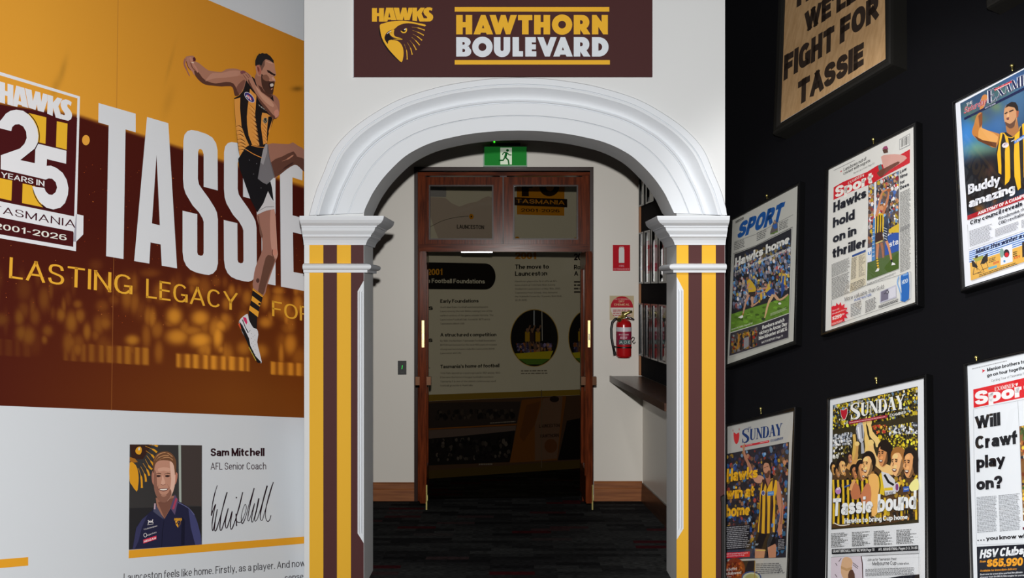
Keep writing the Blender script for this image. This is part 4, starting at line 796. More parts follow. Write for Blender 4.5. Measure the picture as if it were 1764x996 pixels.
def mural_bg(X, Y):
    edge = np.where(X < 137, 178 + 0.16 * X, 200 + 0.316 * (X - 137)); t = np.clip((Y - edge) / 8 + 0.5, 0, 1)[..., None]
    sky = np.stack([212 - 0.062 * np.maximum(X - 60, 0) * (1 - np.clip(Y / 330, 0, 1) * 0.5), 148 - 0.062 * np.maximum(X - 60, 0) * (1 - np.clip(Y / 330, 0, 1) * 0.5), 50 - 0.03 * np.maximum(X - 60, 0)], -1)
    for bx, by, sx, sy, k in ((108, 122, 5, 22, .12), (95, 150, 6, 16, .1), (290, 175, 8, 25, .06), (512, 153, 9, 4, .35), (293, 110, 3, 30, .07)):
        g = np.exp(-((X - bx + (Y - by) * 0.25) / sx) ** 2 - ((Y - by) / sy) ** 2)[..., None]; sky = sky * (1 - k * g)
    h = np.clip((Y - 380) / 300, 0, 1)[..., None]; xr = np.clip(X / 400, 0, 1)[..., None]
    dark = np.array([66, 19, 12]) * (1 - h) + (np.array([72, 24, 12]) * (1 - xr) + np.array([112, 58, 16]) * xr) * h
    glow = np.zeros(X.shape)
    for bx, by, sx, sy, a in BL: glow = np.maximum(glow, a * np.exp(-(((X - bx) / sx) ** 2 + ((Y - by) / sy) ** 2) ** 1.5))
    low = np.clip((Y - (608 + 0.06 * X)) / 6, 0, 1); glow = glow * (1 - low) * np.clip((Y - 425) / 50, 0, 1)
    for x0, x1, y0, y1, a in ((-20, 54, 582, 612, .25), (108, 258, 590, 622, .75), (303, 430, 608, 634, .9), (465, 540, 622, 646, .85)):
        yy = Y - 0.055 * (X - x0) - y0; seg = 0.62 + 0.38 * np.sin((X - x0) * 2 * math.pi / 15.5 + 0.5 * np.sin(X * .21)); fade = np.clip((X - x0) / (x1 - x0) * 0.6 + 0.5, 0, 1) if x0 == 108 else 1
        b = np.clip((X - x0) / 2, 0, 1) * np.clip((x1 - X) / 2, 0, 1) * np.clip(yy / 2, 0, 1) * np.clip(((y1 - y0) - yy) / 2, 0, 1) * np.clip(seg * 1.15, 0, 1) * a * fade; glow = np.maximum(glow, b)
    g = np.clip(glow, 0, 1)[..., None]; xg = np.clip(0.55 + X / 420 * 0.5, 0.5, 1)[..., None]
    dark = dark * (1 - g) + np.array([214, 140, 42]) * xg * g
    return sky * (1 - t) + dark * t
xs_ = np.arange(-78, 529, 2.6)
A = Art(LEFT, 0.0012, LG); A.grid(mural_bg, xs_, lambda x: max(-190, 60 + 0.427 * (x - 499)), lambda x: 699 + 0.04 * x, 330)
A.build_grid('printed_stadium_scene', mu)
A = Art(LEFT, 0.0016, LG); rs = random.Random(9)
for i in range(240):
    x = rs.uniform(0, 524); y = rs.uniform(215 + .3 * x, 560); z = rs.uniform(.35, .8)
    A.poly([(x - z, y), (x, y - z), (x + z, y), (x, y + z)], rs.choice([(190, 90, 30), (150, 60, 22), (210, 130, 60)])); A.k = 1
A.build('floating_sparks', mu)['kind'] = 'stuff'
Art(LEFT, 0.0016, LG).ell(148, 241.5, 6.6, 8.8, (214, 150, 58)).build('light_spot', mu)
Art(LEFT, 0.0018, LG).line([(203.6, -10), (200, 250), (195, 500), (192, 708)], .6, (150, 92, 44)).build('panel_seam', mu)
WL = (203, 205, 209)
TP = [(169.8, 177.5), (233.7, 195.9), (233.7, 227.9), (216.3, 223), (212.7, 446.4), (182.8, 441.4), (187.2, 215.9), (169.4, 210.9)]
AP = [(253.3, 201.5), (290, 212.3), (305, 462.4), (278.7, 457.8), (276.7, 421.2), (259.3, 417.8), (257.3, 454.2), (231.1, 449.8)]; AH = [(269.7, 266.8), (275.3, 388.3), (261.7, 384.9)]
SP_ = [(375.2, 328.2), (350.8, 321.8), (350.8, 265.9), (348.8, 259.5), (345.8, 256.5), (342.8, 257.3), (341.2, 261.5), (340.8, 307.8), (342.8, 317.8), (348.8, 326.8), (359.8, 341.8), (369.8, 357.8), (373.6, 366), (375.4, 378), (375.4, 453.9), (372.8, 464.9), (366.8, 471.4), (359.8, 473.8), (351.8, 472.9), (337.8, 469.5), (327.8, 464.9), (320.9, 457.9), (316.3, 447.9), (314.5, 433.9), (314.5, 363), (339.8, 369), (339.8, 434.9), (341.2, 438.9), (345.8, 440.9), (349.4, 439.9), (350.8, 435.9), (350.8, 382), (348.8, 376), (342.8, 366), (331.8, 353.8), (319.9, 333.8), (316.5, 322.8), (315.3, 307.8), (315.9, 241.9), (317.9, 231.9), (322.9, 225.9), (329.8, 223.9), (339.8, 225.5), (355.8, 230.9), (365.8, 236.9), (372.2, 246.9), (374.8, 258.9)]
S2P = LEFT.shift(SP_, LEFT.uv(385.4, 380)[0] - LEFT.uv(314.5, 363)[0])
IP = [(449.5, 258), (474.5, 265.5), (474.7, 491.8), (451, 487.5)]
EP_ = [(482, 267), (521.5, 278.5), (520.8, 311), (503.8, 305.6), (504, 371), (521, 375.6), (521.2, 404), (504.6, 400.2), (505.6, 468.8), (523.8, 472), (523.8, 501.4), (484, 493.8)]
for nm, p, h in (('T', TP, ()), ('A', AP, [AH]), ('S', SP_, ()), ('S', S2P, ()), ('I', IP, ()), ('E', EP_, ())):
    Art(LEFT, 0.002, LG).poly(p, WL, h).build('title_letter', mu)
A = Art(LEFT, 0.002, LG); Y1 = (226, 160, 50)
for t_, p_, q_, h_, k_ in (('LASTING', (15.5, 479), (228, 509), 36, 34), ('LEGACY', (251.5, 513), (410, 535.5), 33, 30.5), ('FOR', (468.8, 544.5), (537, 555), 26.5, 25)):
    Art(LEFT, 0.002, LG).text(t_, p_, q_, h_, Y1, -0.006, k_).build('tagline_word', mu)['label'] = 'yellow tagline word'
# anniversary emblem
A = Art(LEFT, 0.002, LG); EW, EDK, EY = (212, 212, 220), (66, 18, 20), (228, 166, 44)
A.poly([(-22, 117), (137.8, 166.3), (130.8, 432.8), (-22, 406.7)], EW, [[(-14, 125.5), (133.4, 169.5), (126.2, 425.4), (-14, 401.4)]]); A.build('emblem_border', mu)
A = Art(LEFT, 0.0024, LG)
A.poly([(-14, 178), (133, 203), (126.2, 425.4), (-14, 401.4)], EDK)
for q in (([(47.9, 194.3), (79.9, 202.3), (78.3, 247.8), (60, 244)]), ([(97.9, 208.9), (116.3, 212.9), (114.9, 258), (96.5, 253)]), ([(-12, 304.5), (21, 311), (19.6, 345.9), (-12, 338.8)]), ([(39, 316), (60, 320.5), (74, 357.2), (38, 349.9)])): A.poly(q, EY)
A.build('emblem_field', mu)
A = Art(LEFT, 0.0032, LG)
five = [(65.9, 247.8), (114.5, 259.8), (113.9, 282.2), (80.9, 274.2), (80.3, 285.8), (87.9, 285.4), (97.9, 289.8), (107.9, 297.8), (114.9, 309.8), (117.9, 324), (116.9, 335.9), (111.9, 349.9), (103.9, 357.9), (91.9, 360.9), (79.9, 357.9), (67.9, 347.9), (59.9, 333.9), (55.5, 321), (76.5, 324), (78.9, 330), (83.9, 334.9), (89.9, 335.9), (95.9, 331), (98.3, 323), (95.9, 314), (89.9, 308), (83.9, 307.4), (78.5, 309.5), (60, 305), (59.9, 281.4), (60.9, 257.8)]
two = [(-6, 219.5), (19.4, 225.9), (21, 219), (26, 214.5), (33, 214), (40, 218), (45, 227), (46, 238), (42, 248), (34, 256), (1.4, 267.5), (1.2, 291.5), (78.5, 309.2), (80, 285.6), (35, 275.8), (49.9, 263.8), (59.9, 255.8), (64.9, 245.9), (66.3, 233.9), (63.9, 219.9), (57.9, 207.9), (49.9, 197.9), (40, 190.9), (28, 188.9), (18, 190.9), (10, 195.9), (4, 203.9), (-3, 212)]
A.line([(47, 193), (58.6, 206), (65.2, 219.5), (67.8, 234), (66.2, 247), (60.6, 257)], 1.5, (30, 10, 14), 4); A.line([(56, 318), (59, 334), (67, 348.8), (79, 359.2), (92, 362)], 1.5, (30, 10, 14), 4)
A.poly(five, EW); A.line([(35, 276.3), (50, 264.3), (60.5, 256.2), (65.6, 246)], 1.4, (40, 12, 18)); A.poly(two, EW); A.build('emblem_numerals', mu)
A = Art(LEFT, 0.0046, LG); A.poly([(0.5, 292.5), (78, 309.6), (77.5, 324.2), (0.5, 306.5)], EDK); A.text('YEARS IN', (1.4, 305.2), (76.8, 321.6), 9.6, (232, 226, 216), 0.012, 9.6)
A.poly([(-14, 343.9), (127.8, 372.9), (131.8, 368.9), (143.8, 371.5), (143.4, 403.9), (130.8, 416.8), (126.2, 398.9), (-14, 371.8)], EW); A.poly([(131, 369), (132.2, 369), (131.2, 416.6), (126.4, 416)], (150, 148, 160))
A.text('TASMANIA', (-14.5, 365), (130, 392.8), 12.6, (62, 22, 34), -0.012, 12.8); A.text('2001-2026', (-10, 393.6), (114.8, 415), 10.2, (222, 214, 206), 0.012, 10.4); A.build('emblem_lettering', mu)
A = Art(LEFT, 0.0046, LG)
def hm(x, y):
    u = (x - 108) / 1050; t = (y - 82) / 240; xt, yt = -1.5 + 126.5 * u, 139 + 36.4 * u; yb = 176 + 34.5 * u; return (xt - 1.2 * t * u, yt + (yb - yt) * t)
hawks(A, hm, EW); A.build('emblem_club_name', mu)
# the printed footballer
SK, SD, SL = (160, 112, 92), (86, 54, 44), (188, 142, 120); BK = (30, 26, 27)
A = Art(LEFT, 0.006, LG)
A.poly(cE((1330, 650), (1400, 700), (1425, 780), (1420, 900), (1380, 850), (1300, 720)), (150, 104, 88), sm=3)
A.poly(cE((150, 150), (185, 132), (235, 126), (272, 135), (285, 200), (330, 222), (430, 302), (490, 330), (640, 345), (700, 310), (800, 297), (890, 318), (960, 370), (985, 440), (960, 520), (930, 590), (880, 655), (820, 668), (800, 580), (765, 538), (640, 542), (520, 530), (420, 516), (350, 472), (290, 402), (245, 330), (180, 230)), SK, sm=2)
A.poly(cE((290, 402), (350, 472), (420, 516), (520, 530), (640, 542), (765, 538), (800, 580), (820, 668), (880, 655), (850, 590), (800, 500), (700, 480), (560, 500), (450, 470), (380, 420), (330, 350), (270, 330)), SD, sm=2)
A.poly(cE((420, 470), (470, 400), (520, 360), (640, 360), (760, 330), (880, 330), (930, 370), (850, 400), (700, 420), (560, 430), (480, 450)), (176, 128, 108), sm=2)
A.poly(cE((840, 560), (900, 480), (955, 450), (950, 520), (920, 590), (880, 640)), (120, 78, 66), sm=2)
for p, w, c in (([(152, 165), (138, 235), (172, 320), (210, 402)], [3.6, 3, 2, 1.2], (148, 96, 84)), ([(190, 150), (185, 250), (250, 330), (272, 382)], [3.4, 3.2, 2.4, 1.2], (170, 118, 100)), ([(215, 145), (255, 235), (300, 300), (318, 352)], [3.6, 3.2, 2.6, 1.4], (180, 126, 108)), ([(262, 150), (275, 170), (270, 200)], [3.6, 4.4, 3], (78, 30, 38)), ([(165, 200), (190, 280), (225, 320)], [1.2, 1, .6], (90, 44, 40)), ([(222, 220), (250, 290), (290, 330)], [1.2, 1, .6], (90, 44, 40))): A.line(cE(*p), w, c, 3)
A.line(cE((235, 215), (268, 222)), 1.4, (214, 196, 176)); A.build('player_raised_arm', mu)
A = Art(LEFT, 0.0072, LG)
A.poly(c3((1305, 345), (1400, 338), (1490, 342), (1525, 328), (1570, 358), (1630, 405), (1640, 590), (1620, 572), (1580, 540), (1540, 520), (1470, 560), (1400, 612), (1360, 632), (1320, 450)), (150, 106, 90), sm=2)
A.poly(c3((1335, 500), (1430, 450), (1530, 405), (1560, 450), (1640, 480), (1640, 590), (1580, 540), (1540, 520), (1470, 560), (1360, 632)), (92, 60, 50), sm=2); A.line(c3((1430, 490), (1480, 470), (1530, 435)), [.6, 2.4, .6], (176, 122, 100), 4); A.line(c3((1400, 590), (1460, 545), (1530, 500)), [.5, 3, 1], (64, 40, 36), 3)
A.poly(c4((1212, 92), (1290, 68), (1365, 48), (1380, 200), (1388, 380), (1396, 440), (1380, 492), (1340, 600), (1300, 720), (1272, 802), (1183, 742), (1185, 650), (1200, 560), (1230, 480), (1260, 402), (1254, 270), (1225, 170)), (150, 106, 92), sm=2)
A.poly(c4((1330, 70), (1365, 55), (1380, 200), (1390, 400), (1396, 440), (1380, 480), (1350, 440), (1330, 300)), (182, 136, 120), sm=2); A.poly(c4((1290, 470), (1330, 450), (1370, 490), (1330, 600), (1290, 720), (1268, 790), (1225, 760), (1250, 640)), (98, 66, 54), sm=2); A.ell(*c4((1368, 425))[0], 4.4, 5.4, (188, 128, 110)); A.line(c4((1350, 400), (1348, 440), (1362, 470)), 1.2, (92, 56, 46), 3); A.ell(*c4((1222, 668))[0], 3, 4, (84, 56, 48)); A.line(c4((1225, 110), (1245, 240), (1262, 300)), [2, 4, 1], (112, 78, 66), 3); A.build('player_legs', mu)
A = Art(LEFT, 0.0086, LG)
A.poly([(403.3, 169.2), (405.1, 206), (406.3, 220), (408.6, 242), (410.1, 256.2), (413.1, 270.3), (422.2, 256.2), (435.2, 252.2), (456, 254.2), (460.3, 247.2), (461.8, 234), (468.4, 215), (471.5, 204), (474, 190), (469.6, 161.6), (452, 150), (435, 132.3), (424, 138), (421, 150), (418.6, 156.5), (412.2, 164.5)], BK)
OR_, OL, OD = (208, 142, 66), (224, 168, 100), (168, 102, 46)
A.poly([(403.6, 171), (414, 168), (413.5, 186), (414.6, 200), (416.1, 218), (422.2, 235), (429.2, 250.2), (422, 254.7), (413, 270), (409.6, 245), (406.6, 220), (405.5, 205)], OR_)
A.poly(cE((1025, 570), (1060, 610), (1112, 660), (1100, 850), (1092, 930)) + cF((580, 0), (600, 180), (630, 400), (665, 515), (545, 500), (480, 330), (455, 150), (450, 0)) + cE((985, 930), (990, 850), (1010, 690)), OR_)
A.poly(cE((1190, 895), (1250, 905), (1310, 945)) + cF((820, 10), (800, 200), (790, 460), (735, 492), (715, 350), (692, 180), (703, 0)), OR_)
A.poly([(469, 206), (470.8, 200), (467.5, 216), (463, 232), (462.6, 226)], OR_)
for i in range(9):
    y = 178 + i * 8.2; A.line([(427 + i * 1.2, y), (433 + i * 1.3, y + 5), (439 + i * 1.1, y + 12)], [.4, 1.3, .4], OD, 3)
    A.line([(428 + i * 1.2, y + 3), (434 + i * 1.3, y + 8.4), (439 + i * 1.1, y + 14.6)], [.3, 1.1, .3], OL, 3)
for i in range(6):
    y = 206 + i * 7.2; A.line([(450 + i * .8, y), (455 + i * .9, y + 5), (459.5 + i * .2, y + 11)], [.4, 1.2, .4], OD, 3); A.line([(450 + i * .8, y + 2.6), (455 + i * .9, y + 7.6), (459 + i * .2, y + 13)], [.3, .9, .3], OL, 3)
for i, (y, s_) in enumerate(((218, 0), (226, 2), (233, 1), (241, 4), (247, 6), (253, 3), (259, 1))): A.line([(406.4 + i * .7, y), (412 + i, y - 1.4), (418 + i * 1.3, y + 3)], [.5, 1.1, .5], (70, 36, 24), 3); A.line([(406.6 + i * .7, y + 2), (412 + i, y + .8), (418 + i * 1.3, y + 5)], [.3, 1, .3], OL, 3)
A.ell(*cE((1018, 688))[0], 11.5, 5.6, (206, 200, 214), 46); A.ell(*cE((1018, 688))[0], 10.6, 4.8, (54, 48, 112), 46); A.line(cE((990, 660), (1045, 722)), 3.4, (196, 60, 70)); A.text('AFL', cE((968, 682))[0], cE((1052, 742))[0], 5.2, (235, 232, 238), 0.03)
A.text('TIREX', cE((1138, 800))[0], cE((1262, 886))[0], 2.2, (190, 186, 180), 0.0); A.ell(*cF((768, 75))[0], 3.9, 5, (150, 146, 128)); A.ell(*cF((768, 75))[0], 3.1, 4.1, (50, 44, 36)); A.line(cF((740, 60), (768, 100), (796, 55)), .8, (170, 165, 140)); A.build('player_jersey', mu)
A = Art(LEFT, 0.0112, LG); SH = (24, 23, 26)
A.poly(c3((1310, 745), (1340, 830), (1368, 845), (1366, 902), (1290, 917), (1214, 952), (1212, 925), (1262, 852)), (192, 190, 192)); A.line(c3((1235, 915), (1290, 885), (1362, 882)), .7, (90, 88, 92))
A.poly(c3((1110, 385), (1160, 352), (1285, 362), (1270, 460), (1235, 620), (1300, 690), (1330, 662), (1345, 720), (1358, 835), (1335, 800), (1310, 748), (1270, 852), (1218, 932), (1160, 820), (1100, 650), (1060, 540), (1052, 470), (1080, 430)), SH)
A.poly(c3((1290, 340), (1310, 345), (1322, 450), (1368, 622), (1300, 690), (1262, 672), (1222, 640), (1245, 500), (1268, 390)), (112, 110, 114)); A.poly(c3((1290, 340), (1305, 345), (1300, 420), (1270, 520), (1245, 500), (1268, 390)), (146, 144, 148)); A.line(c3((1310, 350), (1320, 450), (1362, 618)), .6, (70, 66, 68), 3)
A.line(c3((1115, 385), (1190, 430), (1258, 460)), 1.3, (206, 134, 60), 3); A.line(c3((1165, 352), (1220, 366), (1278, 370)), 1.1, (206, 134, 60), 3)
for x, y in ((1120, 392), (1212, 510), (1186, 600), (1250, 720), (1290, 560), (1150, 480)): A.ell(*c3((x, y))[0], .7, .7, (120, 120, 126))
A.build('player_shorts', mu)
A = Art(LEFT, 0.0124, LG)
A.poly(cG((222, 103), (332, 180), (318, 240), (290, 320), (268, 420), (264, 545), (225, 528), (175, 445), (178, 360), (200, 240)), BK)
for q in ([(222, 102), (332, 181), (325, 202), (218, 124)], [(214, 184), (308, 257), (296, 302), (204, 235)], [(190, 289), (286, 354), (276, 414), (180, 338)]): A.poly(cG(*q), (218, 152, 50))
A.line(cG((226, 112), (326, 186)), .7, (110, 60, 30)); A.ell(*cG((292, 272))[0], 2, 2, BK); A.build('player_sock', mu)
A = Art(LEFT, 0.0132, LG)
A.poly(cG((165, 378), (178, 440), (225, 526), (265, 542), (280, 600), (268, 680), (290, 780), (316, 890), (305, 906), (262, 880), (215, 800), (170, 690), (110, 580), (80, 500), (74, 455), (110, 412)), (202, 202, 206), sm=2)
A.poly(cG((74, 455), (110, 500), (150, 580), (180, 640), (195, 720), (250, 830), (316, 902), (275, 905), (215, 815), (150, 660), (92, 535)), (26, 25, 26)); A.poly(cG((115, 412), (150, 420), (163, 470), (152, 494), (125, 450)), (196, 44, 92)); A.line(cG((110, 440), (140, 520), (170, 580), (195, 552)), [1.6, 1.2, 2, .6], (24, 24, 26)); A.poly(cG((62, 485), (82, 480), (98, 540), (85, 535)), (200, 80, 50)); A.line(cG((178, 735), (215, 805), (255, 880)), 1.4, (170, 150, 60))
for i in range(14): A.ell(*cG((205 + (i * 37) % 55, 590 + i * 17))[0], .6, .6, (140, 140, 146))
A.build('player_boot', mu)
A = Art(LEFT, 0.0144, LG)
A.poly(cE((1085, 430), (1112, 350), (1180, 350), (1200, 560), (1335, 655), (1290, 712), (1140, 600)), (150, 104, 86)); A.poly(cE((1200, 560), (1330, 650), (1300, 700), (1180, 620), (1130, 520)), (80, 50, 42))
A.poly(cE((1100, 250), (1110, 350), (1130, 400), (1185, 420), (1190, 560), (1250, 632), (1325, 648), (1345, 560), (1358, 490), (1370, 462), (1345, 420), (1366, 400), (1378, 382), (1362, 300), (1340, 200), (1230, 160), (1130, 200)), (170, 124, 104), sm=2)
A.poly(cE((1180, 370), (1230, 420), (1285, 470), (1330, 470), (1362, 478), (1345, 560), (1330, 645), (1250, 635), (1195, 560), (1178, 470)), (72, 48, 40), sm=2); A.poly(cE((1190, 400), (1250, 380), (1290, 440), (1260, 470), (1210, 450)), (128, 88, 72), sm=2)
A.poly(cE((1095, 255), (1096, 190), (1120, 130), (1150, 95), (1165, 102), (1190, 86), (1220, 98), (1250, 94), (1300, 130), (1345, 190), (1347, 228), (1290, 190), (1240, 172), (1205, 200), (1180, 262), (1150, 245), (1108, 268)), (36, 33, 34)); A.poly(cE((1150, 245), (1180, 262), (1205, 200), (1225, 180), (1225, 250), (1185, 330), (1160, 300)), (108, 78, 68))
A.poly(cE((1112, 258), (1150, 260), (1180, 320), (1165, 388), (1135, 360)), (164, 100, 84), sm=2); A.poly(cE((1122, 275), (1145, 290), (1150, 340), (1135, 335)), (110, 56, 50), sm=2)
A.poly(cE((1250, 318), (1285, 325), (1340, 365), (1372, 375), (1355, 400), (1318, 380), (1265, 350)), (52, 34, 30)); A.line(cE((1290, 350), (1320, 378)), 1.6, (30, 20, 20)); A.line(cE((1345, 385), (1366, 384)), 1.4, (30, 20, 20)); A.poly(cE((1318, 420), (1345, 415), (1368, 460), (1330, 452)), (190, 146, 126), sm=2)
A.poly(cE((1280, 498), (1340, 488), (1352, 540), (1322, 600), (1290, 560)), (44, 26, 26), sm=2); A.poly(cE((1296, 510), (1335, 500), (1342, 535), (1305, 545)), (196, 186, 178), sm=2); A.poly(cE((1304, 574), (1332, 562), (1328, 582), (1314, 592)), (168, 120, 104)); A.line(cE((1240, 200), (1330, 230)), [1, 2], (190, 150, 132)); A.build('player_head', mu)
A = Art(LEFT, 0.0162, LG)
A.poly(cE((885, 395), (900, 345), (925, 322), (960, 338), (1040, 395), (1100, 520), (1180, 615), (1290, 695), (1380, 790), (1420, 895), (1405, 955), (1345, 982), (1310, 945), (1240, 862), (1150, 745), (1080, 605), (1005, 505), (985, 470), (950, 430), (925, 405)), (166, 118, 98), sm=2)
A.poly(cE((1005, 440), (1060, 560), (1150, 700), (1260, 830), (1340, 930), (1400, 950), (1345, 982), (1240, 862), (1150, 745), (1080, 605), (1005, 505)), (96, 62, 52), sm=2); A.poly(cE((1100, 530), (1180, 625), (1280, 705), (1350, 790), (1330, 820), (1240, 760), (1150, 650)), (188, 142, 120), sm=2); A.poly(cE((1350, 880), (1400, 850), (1415, 920), (1370, 970)), (190, 132, 116), sm=2)
for p in ([(905, 345), (945, 400), (985, 455)], [(925, 335), (975, 385), (1010, 430)], [(960, 340), (1005, 380), (1030, 420)]): A.line(cE(*p), [.5, 1, .5], (104, 62, 56), 3)
A.poly(cE((895, 340), (930, 325), (975, 345), (950, 362), (905, 372)), (120, 70, 74), sm=2); A.build('player_folded_arm', mu)

# ------------------------------------------------------------------ left wall: coach message
cP = cr(215, 760, 5.107); cQ = cr(350, 760, 6.222); cR = cr(190, 920, 5.188)
pp = root('portrait_print', LEFT.P(285, 946, 0.004), 'printed portrait of a smiling coach in a dark polo shirt below the stadium mural', 'portrait')
A = Art(LEFT, 0.0012, LG); A.poly([(223.4, 765.8), (348, 767.4), (347.8, 938.4), (222, 947.4)], (52, 50, 50)); A.poly(cP((40, 590), (676, 575), (676, 911), (36, 957)), (38, 37, 39)); A.poly(cP((472, 36), (494, 36), (498, 540), (478, 540)), (150, 158, 150)); A.poly(cP((497, 36), (676, 38), (676, 575), (500, 560)), (62, 54, 52))
A.poly(cP((44, 30), (240, 30), (160, 160), (60, 160)), (52, 32, 28)); YP = (204, 142, 34)
A.poly(cP((43, 190), (80, 195), (110, 240), (122, 320), (118, 390), (105, 445), (60, 385), (42, 345)), YP, sm=2); A.poly(cP((43, 140), (90, 155), (115, 185), (80, 190), (43, 178)), (150, 96, 34)); A.poly(cP((92, 85), (110, 55), (140, 50), (150, 85), (135, 118), (105, 112)), YP, sm=2); A.poly(cP((118, 60), (132, 55), (134, 78), (120, 84)), (200, 195, 180))
for q in ([(215, 32), (270, 40), (290, 48)], [(180, 45), (250, 75), (282, 100)], [(185, 85), (240, 125), (265, 160)], [(192, 128), (235, 185), (255, 215)], [(180, 160), (215, 225), (240, 250)], [(160, 195), (200, 260), (215, 305)], [(140, 225), (178, 300), (186, 358)], [(120, 240), (145, 320), (150, 412)]): A.line(cP(*q), [.6, 3.2, 3.8], YP, 4)
A.build('backdrop_photograph', pp)
A = Art(LEFT, 0.0040, LG)
A.poly(cP((66, 955), (85, 850), (100, 760), (150, 690), (240, 610), (272, 560), (440, 478), (475, 530), (560, 580), (610, 640), (640, 720), (668, 830), (676, 911)), (34, 34, 58)); A.poly(cP((560, 600), (610, 640), (640, 720), (668, 830), (676, 911), (620, 914), (580, 760)), (62, 64, 104)); A.poly(cP((500, 660), (530, 700), (525, 915), (495, 918)), (24, 24, 42)); A.poly(cP((100, 770), (150, 690), (200, 650), (150, 760), (120, 880), (90, 945), (70, 950)), (52, 52, 84)); A.line(cP((470, 540), (560, 590), (612, 650)), 1.2, (92, 94, 130), 3); A.line(cP((345, 700), (330, 800), (325, 930)), 1, (22, 22, 38))
A.poly(cP((272, 500), (440, 480), (420, 560), (350, 684), (285, 600)), (148, 102, 84)); A.poly(cP((290, 540), (430, 500), (400, 590), (350, 680)), (112, 74, 62)); A.poly(cP((262, 550), (285, 580), (345, 690), (300, 660), (250, 620)), (70, 70, 92)); A.poly(cP((440, 470), (470, 520), (440, 650), (400, 590)), (86, 70, 98)); A.line(cP((455, 505), (425, 600)), 3.4, (160, 60, 84)); A.line(cP((266, 548), (262, 600)), 2.6, (176, 150, 160)); A.build('polo_shirt', pp)
A = Art(LEFT, 0.0056, LG)
A.line(cP((205, 695), (215, 712), (238, 712), (246, 690)), 1.3, (205, 200, 200), 3); A.line(cP((205, 728), (214, 708), (238, 706), (250, 722)), 1.3, (205, 200, 200), 3); A.line(cP((198, 738), (250, 730)), .8, (190, 185, 185)); A.text('TASMANIAN', cP((165, 785))[0], cP((284, 752))[0], 2.2, (196, 190, 190), 0.015); A.ell(*cP((180, 828))[0], 3, 3.6, (200, 196, 196)); A.ell(*cP((180, 828))[0], 2.2, 2.8, (34, 34, 58)); A.text('superhero', cP((196, 836))[0], cP((278, 808))[0], 2.8, (205, 200, 200), 0.0)
A.poly(cP((163, 868), (278, 832), (278, 864), (163, 902)), (200, 46, 72)); A.text('NISSAN', cP((167, 895))[0], cP((275, 861))[0], 3.6, (230, 220, 224), 0.02)
A.build('shirt_logos', pp); A = Art(LEFT, 0.0056, LG)
sh = lambda x, y: cP((435 + (x - 108) / 1050 * 68, 678 + (y - 82) / 938 * 84))[0]
hawks(A, sh, (196, 140, 40)); shield(A, sh, (210, 148, 44), (60, 34, 34), (20, 18, 24), False); A.build('shirt_crest', pp)
A = Art(LEFT, 0.0150, LG)
A.poly(cP((248, 260), (235, 300), (240, 360), (252, 385), (262, 370)), (156, 104, 88), sm=2); A.poly(cP((445, 278), (465, 290), (455, 360), (438, 385), (430, 350)), (170, 112, 94), sm=2)
A.poly(cP((255, 230), (275, 180), (340, 165), (400, 172), (438, 215), (446, 300), (438, 400), (410, 480), (370, 532), (340, 542), (310, 530), (275, 480), (256, 400), (248, 310)), (176, 128, 108), sm=2); A.poly(cP((395, 180), (438, 215), (446, 300), (438, 400), (410, 480), (370, 532), (395, 440), (408, 330)), (206, 168, 150), sm=2)
A.poly(cP((262, 390), (290, 400), (300, 440), (320, 470), (360, 472), (385, 450), (400, 420), (412, 470), (370, 532), (340, 542), (310, 530), (275, 480)), (128, 88, 74), sm=2)
A.poly(cP((247, 262), (249, 200), (256, 150), (290, 108), (345, 90), (400, 100), (440, 145), (452, 190), (450, 270), (442, 300), (432, 220), (405, 178), (340, 168), (290, 178), (266, 210), (256, 270)), (104, 70, 48), sm=2)
for q_, w_ in (([(262, 170), (285, 130), (320, 108), (360, 100)], 1.6), ([(275, 172), (300, 145), (345, 128), (390, 128)], 1.4), ([(300, 168), (340, 148), (390, 145), (425, 170)], 1.2), ([(330, 104), (380, 108), (420, 140)], 1.3)): A.line(cP(*q_), [.4, w_, w_, .4], (172, 126, 88), 4)
A.line(cP((256, 180), (252, 230), (250, 280)), 1.4, (84, 56, 42))
for x in (295, 375): A.poly(cP((x - 22, 305), (x, 298), (x + 24, 305), (x + 10, 316), (x - 12, 316)), (52, 36, 34), sm=2); A.line(cP((x - 26, 292), (x, 284), (x + 26, 290)), [1, 1.8, .8], (96, 64, 50), 3)
A.poly(cP((330, 300), (345, 330), (356, 372), (338, 385), (318, 376), (326, 340)), (198, 152, 132), sm=2); A.line(cP((318, 380), (338, 388), (358, 378)), 1, (120, 78, 66), 3)
A.poly(cP((255, 300), (262, 250), (280, 300), (285, 400), (310, 480), (280, 470), (256, 400)), (132, 90, 76), sm=2); A.poly(cP((290, 245), (340, 230), (400, 240), (390, 270), (340, 262), (300, 270)), (192, 146, 126), sm=2)
A.line(cP((300, 385), (290, 410), (294, 430)), [.4, 1.2, .4], (124, 80, 68), 3); A.line(cP((372, 380), (388, 405), (388, 425)), [.4, 1.2, .4], (134, 90, 76), 3); A.poly(cP((318, 476), (340, 470), (368, 474), (352, 490), (332, 490)), (160, 116, 98), sm=2)
A.poly(cP((296, 421), (340, 414), (384, 417), (370, 436), (340, 443), (312, 437)), (110, 62, 56), sm=2); A.poly(cP((306, 424), (340, 421), (376, 420), (364, 430), (340, 434), (318, 431)), (214, 206, 196), sm=2); A.line(cP((308, 430), (340, 438), (368, 432)), .7, (90, 48, 44), 3); A.build('smiling_face', pp)
r = root('name_lettering', LEFT.P(411, 786), 'bold black vinyl name beside the coach portrait, with job title under it', 'lettering')
A = Art(LEFT, 0.0012, LG); A.text('Sam Mitchell', *cQ((80, 163), (658, 161)), 13.9, (40, 14, 22), 0.05); A.build('name_line', r)
